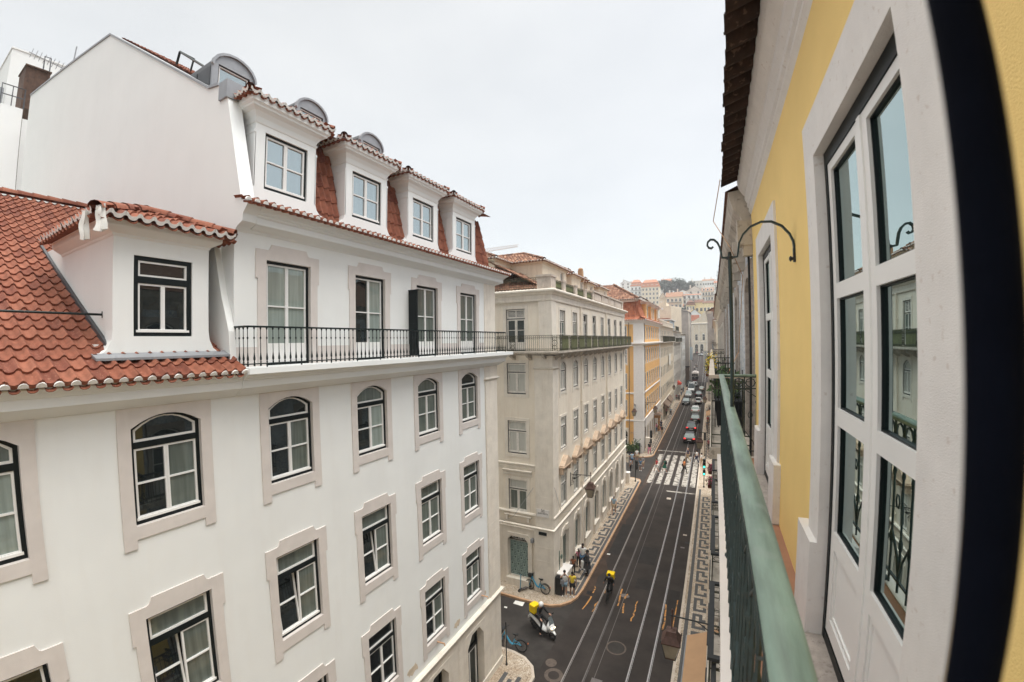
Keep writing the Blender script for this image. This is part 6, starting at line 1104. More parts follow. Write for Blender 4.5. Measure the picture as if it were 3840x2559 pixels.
P = thing('site_frame', 'bent light metal stand leaning behind the slim post', 'stand', (-9.3, 17.15, H)); MB().tube([(-.1, .1, 0), (.0, 0, 1.15), (.22, .05, 1.55), (.12, .1, .1)], .018, 4).tube([(0, 0, 1.15), (-.4, -.15, 1.0)], .018, 4).build('frame', 'kerb_stone', P)
P = thing('parking_box', 'black vending box on the pavement at the ochre corner', 'box', (-9.5, 58.0, H)); MB().box(-.3, .3, -.25, .1, 0, 1.4).frus((0, -.08, 1.4), (.3, .18), (.2, .12), .12).build('body', 'iron_black', P)
P = thing('post_box', 'white box on a post beside the ochre pilaster', 'box', (-8.35, 59.2, H)); MB().box(-.3, .3, -.25, .25, 1.2, 2.1).build('box', 'pale_stone', P); MB().tube([(0, 0, 0), (0, 0, 1.2)], .05, 6).build('post', 'zinc', P)
def bush(lab, x, y, z, r, h, pot='iron_black', flowers=None, seed=1, name='potted_plant', n=260):
    rr = random.Random(seed); P = thing(name, lab, 'plant', (x, y, z)); MB().frus((0, 0, 0), r * .55, r * .7, r * .7).build('pot', pot, P)
    mb = MB()
    for i in range(n):
        d = Vector((rr.gauss(0, .45), rr.gauss(0, .45), rr.gauss(0, .35))); p = Vector((d.x * r, d.y * r, r * .7 + h * .5 + d.z * h)); u = Vector((rr.gauss(0, 1), rr.gauss(0, 1), rr.gauss(0, 1))).normalized() * r * .22; v = u.orthogonal().normalized() * r * .12; mb.quad(p - u, p - v, p + u, p + v, 1 if flowers and rr.random() < .55 else 0)
    mb.build('foliage', ['leaf'] + ([flowers] if flowers else []), P); return P
mat('petal_yellow', (.75, .55, .05), .8, .2, 20); mat('petal_pink', (.45, .12, .18), .8, .2, 20)
bush('big green bush in a dark planter at the ochre corner, first of two', -9.7, 56.9, H, .6, 1.3, seed=3, name='bush'); bush('second dark green bush in a planter, nearer the shop door', -10.5, 57.1, H, .55, 1.0, seed=4, name='bush')
bush('yellow flowering plant on the neighbour balcony rail', -.02, 12.2, 15.05, .13, .30, 'tile_c', 'petal_yellow', 5); bush('orange-yellow trailing plant hanging outside the neighbour balcony', -.12, 14.2, 14.7, .10, .35, 'tile_c', 'petal_yellow', 6); bush('pink flowers in a pot on a lower balcony of the shaded side', .0, 28.5, 6.3, .30, .4, 'tile_c', 'petal_pink', 7); bush('mauve potted flowers on a lower balcony nearer the zebra crossing', .0, 31.5, 6.3, .30, .4, 'tile_c', 'petal_pink', 8)
def awning(lab, x0, x1, y0, y1, z0, z1, m='awning', val=.22):
    P = thing('awning', lab, 'awning'); mb = MB(); n = 14; s = 1 if x1 > x0 else -1
    for i in range(n + 1):
        y = y0 + (y1 - y0) * i / n; sg = .02 * math.sin(i * 2.1); mb.v += [(x0, y, z0), ((x0 + x1) / 2, y, (z0 + z1) / 2 - .05 - sg), (x1, y, z1), (x1, y, z1 - val + .02 * (i % 2))]
    for i in range(n):
        for k in range(3): mb.f.append((4 * i + k, 4 * i + k + 1, 4 * i + k + 5, 4 * i + k + 4)); mb.m.append(0)
    for y in (y0, y1): mb.add([(x0, y, z0), (x1, y, z1), (x1, y, z1 - val), (x0, y, z1 - val)], [(0, 1, 2, 3)]) if val > .25 else None
    mb.build('canopy', m, P, smooth=True); MB().tube([(x1, y0, z1), (x1, y1, z1)], .025, 5).tube([(x0, y0 + .1, z1 - .3), (x1, y0 + .1, z1)], .02, 4).tube([(x0, y1 - .1, z1 - .3), (x1, y1 - .1, z1)], .02, 4).build('frame', 'zinc', P); return P
awning('wide beige fabric awning over the patterned pavement below the lantern', .58, -.78, 6.9, 18.4, 3.6, 2.92)
awning('brown awning over the shop beyond the ochre building', -8.88, -7.9, 84, 89.5, 3.6, 2.7, 'awning_dark', .3); awning('second brown awning of the cream house, further from the crossing', -8.88, -8.0, 91, 96.5, 3.6, 2.7, 'awning_dark', .3)
mat('red_cloth', (.75, .10, .06), .8, .06, 2); awning('bright red awning over a shop door far up the street', -8.88, -7.9, 119.5, 122.5, 4.3, 3.6, 'red_cloth', .3); awning('small tan awning over a doorway of the shaded side', .58, -1.0, 75, 80, 3.5, 2.8, 'awning', .2)
P = thing('kiosk_sign', 'orange shop sign with a brown hood on the ochre building', 'sign', (-8.3, 69.5, 2.6)); MB().box(-.5, .5, -.1, .1, .5, 1.0).box(.1, .4, -.08, .08, -1.6, .5).build('board', 'yellow_paint', P); MB().frus((0, .6, 1.0), (.75, 1.0), (.3, .8), .35).build('hood', 'awning_dark', P)
o = tag(MB().box(-.03, 0, -1.9, 1.9, -1.2, 1.2).build('banner', 'cloth_white', None, (-8.7, 96, 11.4)), 'plain white banner hung on the cream house front', 'banner')
P = thing('banner', 'vertical white street banner with dark lettering on the shaded side', 'banner', (-2.05, 150, 9.2)); MB().box(-.62, .62, -.03, .03, -2.5, 2.3).build('cloth', 'cloth_white', P); MB().tube([(-.65, 0, 2.35), (1.3, 0, 2.35)], .05, 5).build('arm', 'iron_black', P)
for i, ch_ in enumerate('A MODERNA'): 
    if ch_ != ' ': text(ch_, .62, 'sign_blue', P.children[0] if P.children else P, (0, -.04, 1.95 - .5 * i), (R(90), R(0), 0), .004)
# ------------------------------------------------------------------ two-wheelers
def wheel(mb, c, r, w=.04, ax='x', m=0, seg=16, spokes=0):
    c = Vector(c); q = [c + Vector((0, math.cos(2 * math.pi * k / seg), math.sin(2 * math.pi * k / seg))) * (r - w * .5) for k in range(seg + 1)]; mb.tube(q, w * .5, 6, m, cap=False)
    for k in range(spokes): a = 2 * math.pi * k / spokes; mb.tube([c, c + Vector((0, math.cos(a), math.sin(a))) * (r - w)], .006, 3, m)
    mb.tube([c + Vector((-.04, 0, 0)), c + Vector((.04, 0, 0))], .03, 6, m)
mat('bike_blue', (.05, .30, .48), .4, .06, 3, coat=.4); mat('reflector', (.8, .2, .05), .4, .05, 3)
def ebike(label, x, y, rot, paint='bike_blue', name='electric_bicycle', grp='blue hire bicycles', basket=True, z=H, lean=.06, cat='bicycle'):
    P = thing(name, label, cat, (x, y, z), (0, lean, rot), grp); G = .53; R0 = .33   # local +y forward
    for yy in (.55, -.55): mb = MB(); wheel(mb, (0, yy, R0), R0, .05, spokes=12); w_ = mb.build('wheel', 'rubber', P); 
    mb = MB(); mb.tube([(0, .40, .92), (0, .36, .82), (0, .05, .38), (0, -.1, .32)], [.035, .045, .05, .05], 8); mb.tube([(0, -.1, .32), (0, -.19, .62)], .032, 7); mb.tube([(0, -.1, .34), (0, -.36, .40), (0, -.55, .34)], .028, 6); mb.tube([(0, -.16, .55), (0, -.4, .5), (0, -.55, .34)], .022, 6); mb.tube([(0, .40, .92), (0, .44, .74)], .03, 6)
    for s in (-1, 1): mb.tube([(s * .05, .44, .74), (s * .05, .55, .33)], .014, 5)
    mb.build('frame', paint, P, smooth=True)
    MB().tube([(0, .40, .92), (0, .36, 1.05)], .02, 6).tube([(-.3, .22, 1.12), (-.12, .35, 1.08), (.12, .35, 1.08), (.3, .22, 1.12)], .016, 5).build('handlebar', 'iron_black', P); mb = MB(); mb.tube([(0, -.19, .6), (0, -.23, .84)], .016, 5); mb.add([(-.09, -.36, .86), (.09, -.36, .86), (.02, -.08, .87), (-.02, -.08, .87), (-.09, -.36, .92), (.09, -.36, .92), (.02, -.08, .90), (-.02, -.08, .90)], [(0, 1, 2, 3), (4, 5, 6, 7), (0, 1, 5, 4), (1, 2, 6, 5), (2, 3, 7, 6), (3, 0, 4, 7)]); mb.build('saddle', 'iron_black', P)
    mb = MB(); q = [(.0, -.55 + .37 * math.cos(a), .33 + .37 * math.sin(a)) for a in (R(20 + 15 * k) for k in range(12))]; mb.add([(s * .035, b, c) for a, b, c in q for s in (-1, 1)], [(2 * i, 2 * i + 1, 2 * i + 3, 2 * i + 2) for i in range(11)]); mb.build('mudguard', 'iron_black', P)
    if basket: MB().frus((0, .50, .86), (.13, .10), (.17, .14), .22).build('basket', 'iron_black', P); MB().box(-.03, .03, -.55 - .37, -.55 - .34, .5, .56).build('reflector', 'reflector', P)
    mb = MB(); mb.tube([(-.12, -.1, .24), (-.05, -.1, .32), (.05, -.1, .32), (.12, -.1, .40)], .012, 4); mb.lathe([(.09, -.01), (.09, .01)], (0, 0, 0), 10) if 0 else None; mb.build('crank', 'iron_black', P)
    return P
# wheel contacts measured at the corner: front (-10.45,23.3), rear (-9.3,23.18)
ebike('blue electric hire bicycle with black basket parked against the cream corner', -9.85, 23.0, R(84)); ebike('blue hire bicycle half hidden behind the white building corner', -9.15, 17.75 + .15, R(96), z=.0)
P = thing('kick_scooter', 'grey and black kick scooter leaning behind the blue bicycle', 'scooter', (-10.6, 22.95, H), (0, 0, R(150)), None)
MB().box(-.09, .09, -.5, .35, .10, .16).frus((0, .4, .12), (.05, .1), (.04, .05), .12).build('deck', 'dull_rail', P); MB().tube([(0, .45, .14), (0, .38, 1.15)], .028, 6).build('stem', 'bike_blue', P); MB().tube([(-.27, .36, 1.15), (.27, .36, 1.15)], .02, 5).build('handlebar', 'iron_black', P)
for yy in (.5, -.5): mb = MB(); wheel(mb, (0, yy, .11), .11, .05, seg=10); mb.build('wheel', 'rubber', P)
# delivery scooter
MS = thing('motor_scooter', 'white motor scooter turning out of the side street with its headlight on', 'scooter', (-8.15, 19.72, 0), (0, -.04, R(-112)))
for yy in (.70, -.62): mb = MB(); wheel(mb, (0, yy, .26), .26, .13, seg=14, spokes=5); mb.build('wheel', 'rubber', MS)
def loft(mb, secs, m=0, n=10):
    """secs: (y, zc, half width, half height) rings along y"""
    b = len(mb.v)
    for y, zc, a, c in secs: mb.v += [(a * math.cos(2 * math.pi * k / n), y, zc + c * math.sin(2 * math.pi * k / n)) for k in range(n)]
    for i in range(len(secs) - 1):
        for k in range(n): mb.f.append((b + i * n + k, b + i * n + (k + 1) % n, b + (i + 1) * n + (k + 1) % n, b + (i + 1) * n + k)); mb.m.append(m)
    mb.f += [tuple(b + k for k in range(n)), tuple(b + (len(secs) - 1) * n + k for k in range(n))]; mb.m += [m, m]; return mb
mb = MB(); loft(mb, [(.42, .62, .14, .30), (.50, .70, .25, .30), (.60, .72, .24, .22), (.74, .66, .16, .12), (.82, .62, .06, .05)]); loft(mb, [(.52, .40, .07, .12), (.62, .48, .09, .08), (.82, .50, .08, .05), (.95, .42, .05, .03)]); mb.build('front_fairing', 'white_paint', MS, smooth=True)
mb = MB(); loft(mb, [(-1.0, .74, .05, .05), (-.85, .70, .13, .10), (-.45, .62, .17, .14), (-.15, .50, .17, .14), (.1, .36, .16, .10), (.42, .38, .16, .10)]); mb.build('rear_fairing', 'white_paint', MS, smooth=True)
mb = MB(); loft(mb, [(-.92, .84, .10, .04), (-.6, .84, .15, .05), (-.2, .76, .15, .06), (-.02, .70, .10, .05)]); mb.build('seat', 'iron_black', MS, smooth=True)
mb = MB(); loft(mb, [(-.9, .45, .06, .08), (-.5, .36, .12, .14), (0, .26, .14, .10), (.4, .28, .14, .08)]); mb.tube([(.14, -.1, .3), (.16, -.8, .42)], .05, 6); mb.build('engine', 'rubber', MS, smooth=True)
MB().tube([(0, .48, .85), (0, .40, 1.0)], .04, 6).tube([(-.34, .25, 1.06), (-.1, .40, 1.02), (.1, .40, 1.02), (.34, .25, 1.06)], .018, 5).tube([(-.25, .36, 1.05), (-.30, .42, 1.22)], .01, 4).tube([(.25, .36, 1.05), (.30, .42, 1.22)], .01, 4).ball((-.31, .43, 1.25), (.07, .02, .045), 6).ball((.31, .43, 1.25), (.07, .02, .045), 6).build('handlebar', 'iron_black', MS)
MB().add([(-.18, .66, .86), (.18, .66, .86), (.12, .50, 1.22), (-.12, .50, 1.22)], [(0, 1, 2, 3)]).build('windscreen', 'pane_dark', MS)
for s in (-1, 1): MB().ball((s * .10, .76, .70), (.06, .06, .045), 8).build('headlight', 'lamp_warm', MS)
MB().box(-.09, .09, -1.06, -1.03, .45, .58).build('number_plate', 'white_paint', MS); MB().box(-.2, .2, -1.0, -.74, .90, .93).build('rack', 'iron_black', MS)
CBK = ebike('black bicycle ridden down the road over the worn yellow dashes', -5.58, 24.35, R(180), paint='iron_black', name='bicycle', grp=None, basket=False, z=.01, lean=0)
# ------------------------------------------------------------------ people
def skin(name, pts, edges, rad, matn, parent, root=0, sub=1):
    me = bpy.data.meshes.new(name); me.from_pydata([tuple(p) for p in pts], edges, []); o = bpy.data.objects.new(name, me); COL.objects.link(o)
    md = o.modifiers.new('skin', 'SKIN'); md.use_smooth_shade = True; sv = me.skin_vertices[0].data
    for i, r in enumerate(rad): sv[i].radius = (r, r) if not isinstance(r, tuple) else r; sv[i].use_root = (i == root)
    if sub: s = o.modifiers.new('sub', 'SUBSURF'); s.levels = sub; s.render_levels = sub
    m2 = bpy.data.meshes.new_from_object(o.evaluated_get(bpy.context.evaluated_depsgraph_get())); bpy.data.objects.remove(o); bpy.data.meshes.remove(me); m2.materials.clear(); m2.materials.append(MAT[matn]); m2.name = name; return link(name, m2, parent)
for n_, c_ in dict(skin_light=(.52, .31, .22), skin_dark=(.12, .065, .045), skin_mid=(.30, .17, .11), hair_dark=(.015, .012, .010), hair_grey=(.38, .36, .34), c_white=(.72, .71, .69), c_black=(.018, .018, .02), c_yellow=(.75, .55, .06), c_denim=(.08, .16, .26), c_ltdenim=(.22, .33, .42), c_pink=(.62, .22, .30), c_brown=(.30, .12, .06), c_coat=(.055, .055, .06), c_red=(.55, .06, .06), c_green=(.02, .12, .08), c_orange=(.75, .25, .07), c_navy=(.03, .04, .09), c_beige=(.50, .38, .25), c_ltblue=(.36, .48, .58), c_grey=(.25, .25, .26), c_maroon=(.22, .04, .05), box_yellow=(.80, .55, .01)).items(): mat(n_, c_, .85, .12, 14)
def person(label, x, y, z, face, h=1.70, sk='skin_light', top='c_white', bot='c_denim', kind='trousers', hair='hair_dark', stride=0.0, arms='down', long_hair=False, pose=None, sleeve=1, shoes='c_white', lod=0, helmet=None, extra=None, grp=None, rot3=None):
    """standing figure facing local +y; one continuous skinned body, clothes as thicker skins over it"""
    P = thing('person', label, 'person', (x, y, z), rot3 or R(face), grp); s = h / 1.70; a = stride
    J = dict(pel=(0, 0, .93), wst=(0, .01, 1.06), che=(0, .0, 1.24), nkb=(0, -.01, 1.41), nck=(0, .0, 1.47), jaw=(0, .02, 1.535), hed=(0, .015, 1.605), top=(0, .0, 1.675), nose=(0, .115, 1.595))
    for k, q in ((-1, 'l'), (1, 'r')):
        d = a * k; J['hip' + q] = (k * .095, 0, .89); J['kne' + q] = (k * .105, d * .50 + abs(d) * .22, .50); J['ank' + q] = (k * .11, d - .02, .085 + (.06 if d < -.1 else 0)); J['toe' + q] = (k * .12, d + .13, .04)
        J['sho' + q] = (k * .175, -.01, 1.385); J['elb' + q] = (k * .245, -.02 - d * .35, 1.12); J['wri' + q] = (k * .25, .05 - d * .6, .88)
    if arms in ('phone', 'photo'):
        for k, q in ((-1, 'l'), (1, 'r')): J['elb' + q] = (k * .25, .10, 1.16 if arms == 'phone' else 1.28); J['wri' + q] = (k * .08, .28, 1.30 if arms == 'phone' else 1.56)
    if arms == 'bag': J['elbr'] = (.25, .05, 1.13); J['wrir'] = (.22, .22, 1.02)
    if arms == 'fold':
        for k, q in ((-1, 'l'), (1, 'r')): J['elb' + q] = (k * .25, .04, 1.12); J['wri' + q] = (-k * .02, .2, 1.14)
    if pose: J.update(pose)
    J = {k: Vector(v) * s for k, v in J.items()}; names = ['pel', 'wst', 'che', 'nkb', 'nck', 'jaw', 'hed', 'top']; rad = [(.145, .105), (.125, .095), (.155, .11), (.085, .075), .052, (.062, .07), (.078, .092), (.052, .062)]
    E = [(i, i + 1) for i in range(7)]; idx = {n: i for i, n in enumerate(names)}; pts = [J[n] for n in names]
    def addp(n, p, r, fr): pts.append(p); rad.append(r); idx[n] = len(pts) - 1; E.append((idx[fr], idx[n])); return n
    if not lod: addp('nose', J['nose'], .014, 'hed')
    for q in 'lr':
        addp('hip' + q, J['hip' + q], .088, 'pel'); addp('kne' + q, J['kne' + q], .058, 'hip' + q); addp('clf' + q, J['kne' + q].lerp(J['ank' + q], .35), .056, 'kne' + q); addp('ank' + q, J['ank' + q], .036, 'clf' + q); addp('toe' + q, J['toe' + q], .034, 'ank' + q)
        addp('sho' + q, J['sho' + q], .058, 'nkb'); addp('elb' + q, J['elb' + q], .040, 'sho' + q); addp('wri' + q, J['wri' + q], .027, 'elb' + q)
        d = (J['wri' + q] - J['elb' + q]).normalized(); pm = addp('plm' + q, J['wri' + q] + d * .075, (.036, .018), 'wri' + q)
        if not lod:
            sd = d.cross(Vector((0, 1, 0)) if abs(d.y) < .8 else Vector((0, 0, 1))).normalized(); cu = d.cross(sd)
            for i, (o_, L_) in enumerate(((-.030, .060), (-.010, .075), (.010, .070), (.030, .055))): addp('f%d%s' % (i, q), J['wri' + q] + d * (.075 + L_) + sd * o_ + cu * .012, .008, 'plm' + q)
            addp('th' + q, J['wri' + q] + d * .06 + sd * .05 + cu * .02, .009, 'wri' + q)
    sc_ = lambda r, e=0: tuple(v * s + e for v in r) if isinstance(r, tuple) else r * s + e
    skin('body', pts, E, [sc_(r) for r in rad], sk, P)
    def garment(nm, chain, m, e):
        ns = []; ed = []
        for c in chain:
            for i, n in enumerate(c):
                if n not in ns: ns.append(n)
                if i: ed.append((ns.index(c[i - 1]), ns.index(n)))
        P_ = []; r_ = []
        for n in ns:
            if isinstance(n, tuple): A, B, t = n; P_.append(J[A].lerp(J[B], t)); ra, rb = rad[idx[A]], rad[idx[B]]; ra = ra[0] if isinstance(ra, tuple) else ra; rb = rb[0] if isinstance(rb, tuple) else rb; r_.append((ra + (rb - ra) * t) * s + e)
            else: P_.append(J[n]); r_.append(sc_(rad[idx[n]], e))
        return skin(nm, P_, ed, r_, m, P)
    el = lambda q: ['nkb', 'sho' + q, ('sho' + q, 'elb' + q, .55)] if sleeve == 1 else (['nkb', 'sho' + q, 'elb' + q, ('elb' + q, 'wri' + q, .92)] if sleeve == 2 else ['nkb', ('nkb', 'sho' + q, .8)])
    garment('coat' if kind == 'coat' else 'shirt', [['pel', 'wst', 'che', 'nkb'], el('l'), el('r')], top, .016 if kind != 'coat' else .03)
    if kind in ('trousers', 'coat'): garment('trousers', [['pel', 'hip' + q, 'kne' + q, ('kne' + q, 'ank' + q, .95)] for q in 'lr'], bot, .014)
    elif kind == 'shorts': garment('shorts', [['pel', 'hip' + q, ('hip' + q, 'kne' + q, .75)] for q in 'lr'], bot, .022)
    if kind in ('skirt', 'coat'): MB().lathe([(.26 * s, (.52 if kind == 'coat' else .60) * s), (.21 * s, .8 * s), (.15 * s, 1.05 * s)], (0, .01, 0), 12).build('skirt' if kind == 'skirt' else 'coat_tail', top if kind == 'coat' else bot, P, smooth=True)
    for q in 'lr': c = J['ank' + q]; t_ = J['toe' + q]; d = (t_ - c).normalized(); MB().ball(tuple(c.lerp(t_, .5) + Vector((0, 0, -.02))), (.05, .12, .045), 8).build('shoe', shoes, P, smooth=True)
    hc = J['hed'] + Vector((0, -.012, .03)) * s
    if helmet: MB().ball(tuple(hc + Vector((0, .01, .0))), (.135, .15, .145), 12).build('helmet', helmet, P, smooth=True)
    else:
        mb = MB(); mb.ball(tuple(hc), (.094 * s, .112 * s, .10 * s), 10); mb.v = [(vx, vy - (.03 if vz < hc.z and vy > hc.y else 0), vz) for vx, vy, vz in mb.v]
        if long_hair: mb.ball(tuple(hc + Vector((0, -.06, -.12)) * s), (.085 * s, .055 * s, .15 * s), 8)
        mb.build('hair', hair, P, smooth=True)
        if not lod:
            for k in (-1, 1): MB().ball(tuple(J['hed'] + Vector((k * .034, .092, .008)) * s), (.012, .008, .008), 6).build('eye', 'black', P)
            MB().ball(tuple(J['jaw'] + Vector((0, .078, .008)) * s), (.024, .008, .007), 6).build('mouth', 'c_maroon', P)
    return P, J
def item(P, nm, mb, m, label, cat, loc=None):
    """a thing somebody carries: top-level, placed from the carrier's frame"""
    o = mb.build(nm, m, None); bpy.context.view_layer.update(); o.matrix_world = P.matrix_world.copy(); tag(o, label, cat); return o
# group at the cream corner
p, J = person('person in white top and sunglasses raising both hands to take a photo', -8.14, 23.28, H, 200, 1.68, top='c_white', bot='c_ltdenim', kind='shorts', arms='photo'); item(p, 'camera', MB().box(-.05, .05, .30, .36, 1.54, 1.60), 'c_black', 'small black camera held up to the face by the white-topped person', 'camera'); item(p, 'handbag', MB().frus((.14, .12, .88), (.13, .06), (.10, .05), .24), 'c_grey', 'grey and white striped bag hanging at the photographer hip', 'bag')
person('person with long dark hair in yellow T-shirt and dark shorts facing the road', -7.68, 23.4, H, 190, 1.62, 'skin_mid', 'c_yellow', 'c_black', 'shorts', long_hair=True)
person('small child in brown top beside the white cabinet', -8.42, 25.85, H, 190, 1.28, 'skin_dark', 'c_brown', 'c_black', 'trousers', shoes='c_black'); person('small child in pink top standing behind the brown-clad child', -8.40, 26.95, H, 200, 1.30, 'skin_dark', 'c_pink', 'c_black', 'trousers', shoes='c_black')
person('tall person in white print T-shirt and denim shorts with backpack straps', -8.02, 26.7, H, 190, 1.85, 'skin_dark', 'c_white', 'c_denim', 'shorts'); p, J = person('person in long dark coat and hood seen from the side at the kerb', -7.52, 26.1, H, 120, 1.78, 'skin_dark', 'c_coat', 'c_black', 'coat', sleeve=2, shoes='c_black', arms='bag')
item(p, 'shopping_bag', MB().frus((.26, .26, .45), (.18, .10), (.14, .07), .42).tube([(.16, .26, .87), (.22, .26, 1.0), (.32, .26, .87)], .012, 4), 'c_white', 'white and grey shopping bag carried by the coated person', 'bag')
person('grey-haired person in light blue shirt and pale shorts walking by the shop windows', -8.1, 36.6, H, 180, 1.75, top='c_ltblue', bot='c_beige', kind='shorts', hair='hair_grey', stride=.22, sleeve=1)
# cyclist and scooter rider
sit = dict(pel=(0, -.16, .98), wst=(0, -.06, 1.10), che=(0, .06, 1.26), nkb=(0, .14, 1.40), nck=(0, .17, 1.46), jaw=(0, .21, 1.52), hed=(0, .22, 1.59), top=(0, .21, 1.66), nose=(0, .32, 1.57), hipl=(-.095, -.15, .95), hipr=(.095, -.15, .95), knel=(-.12, .18, .80), kner=(.12, .16, .62), ankl=(-.11, .0, .44), ankr=(.11, -.06, .22), toel=(-.12, .13, .42), toer=(.12, .08, .20), shol=(-.18, .13, 1.37), shor=(.18, .13, 1.37), elbl=(-.29, .12, 1.15), elbr=(.29, .12, 1.15), wril=(-.30, .26, 1.12), wrir=(.30, .26, 1.12))
p, J = person('cyclist in dark long-sleeved clothes and face mask riding towards the camera', -5.58, 24.35, .01, 180, 1.70, 'skin_dark', 'c_black', 'c_black', 'trousers', pose=sit, sleeve=2, shoes='c_black'); item(p, 'delivery_box', MB().box(-.22, .22, -.42, -.02, 1.14, 1.54).box(-.23, .23, -.43, -.01, 1.48, 1.50), 'box_yellow', 'yellow cube delivery backpack on the cyclist back', 'box'); item(p, 'face_mask', MB().ball((0, .27, 1.535), (.06, .05, .045), 8), 'c_ltblue', 'pale blue face mask worn by the cyclist', 'mask')
rid = dict(pel=(0, -.28, .98), wst=(0, -.26, 1.11), che=(0, -.20, 1.29), nkb=(0, -.16, 1.44), nck=(0, -.14, 1.50), jaw=(0, -.11, 1.56), hed=(0, -.10, 1.63), top=(0, -.12, 1.70), nose=(0, .0, 1.62), hipl=(-.10, -.25, .94), hipr=(.10, -.25, .94), knel=(-.20, .15, .78), kner=(.20, .15, .78), ankl=(-.18, .22, .38), ankr=(.26, .05, .16), toel=(-.18, .36, .35), toer=(.27, .18, .10), shol=(-.19, -.17, 1.41), shor=(.19, -.17, 1.41), elbl=(-.29, .0, 1.18), elbr=(.29, .0, 1.18), wril=(-.33, .20, 1.10), wrir=(.33, .20, 1.10))
p, J = person('rider in black clothes and white helmet on the white scooter', -8.15, 19.72, 0, -112, 1.72, 'skin_light', 'c_black', 'c_black', 'trousers', pose=rid, sleeve=2, shoes='c_black', helmet='white_paint'); item(p, 'delivery_box', MB().box(-.22, .22, -.80, -.42, 1.02, 1.46).box(-.23, .23, -.81, -.41, 1.40, 1.42), 'box_yellow', 'yellow cube delivery box carried behind the helmeted rider', 'box')
# people on and around the zebra crossing
for a in (('person in red top and white shorts striding over the zebra, ahead of the green-clad one', -6.1, 50.7, 0.01, 85, 1.68, 'skin_light', 'c_red', 'c_white', 'shorts', .32, True), ('person in green dress with black backpack following the red-topped one', -5.2, 50.9, .01, 85, 1.68, 'skin_light', 'c_green', 'c_green', 'skirt', .30, True), ('person in orange top and black trousers crossing with a dark bag', -3.0, 51.3, .01, -60, 1.72, 'skin_mid', 'c_orange', 'c_black', 'trousers', .28, True),
          ('bald person in navy top and beige trousers striding across the zebra', -2.85, 56.3, .01, 80, 1.80, 'skin_light', 'c_navy', 'c_beige', 'trousers', .36, False), ('person in white top and blue trousers stepping onto the zebra from the shaded kerb', -1.75, 55.9, .01, 75, 1.74, 'skin_light', 'c_white', 'c_navy', 'trousers', .34, True), ('person in pale grey T-shirt behind the traffic light at the shaded kerb', -1.15, 54.7, .01, 90, 1.72, 'skin_light', 'c_white', 'c_beige', 'shorts', .15, False)):
    p, J = person(a[0], a[1], a[2], a[3], a[4], a[5], a[6], a[7], a[8], a[9], stride=a[10], long_hair=a[11], lod=1, hair='skin_light' if a[0].startswith('bald') else 'hair_dark', shoes='c_black' if 'black tr' in a[0] else 'c_white')
    if 'backpack' in a[0]: item(p, 'backpack', MB().frus((0, -.20, 1.05), (.14, .08), (.11, .06), .36), 'c_black', 'black backpack on the person in the green dress', 'backpack')
    if 'dark bag' in a[0]: item(p, 'handbag', MB().frus((-.2, -.08, .88), (.06, .13), (.05, .10), .24), 'c_black', 'dark shoulder bag of the person in the orange top', 'bag')
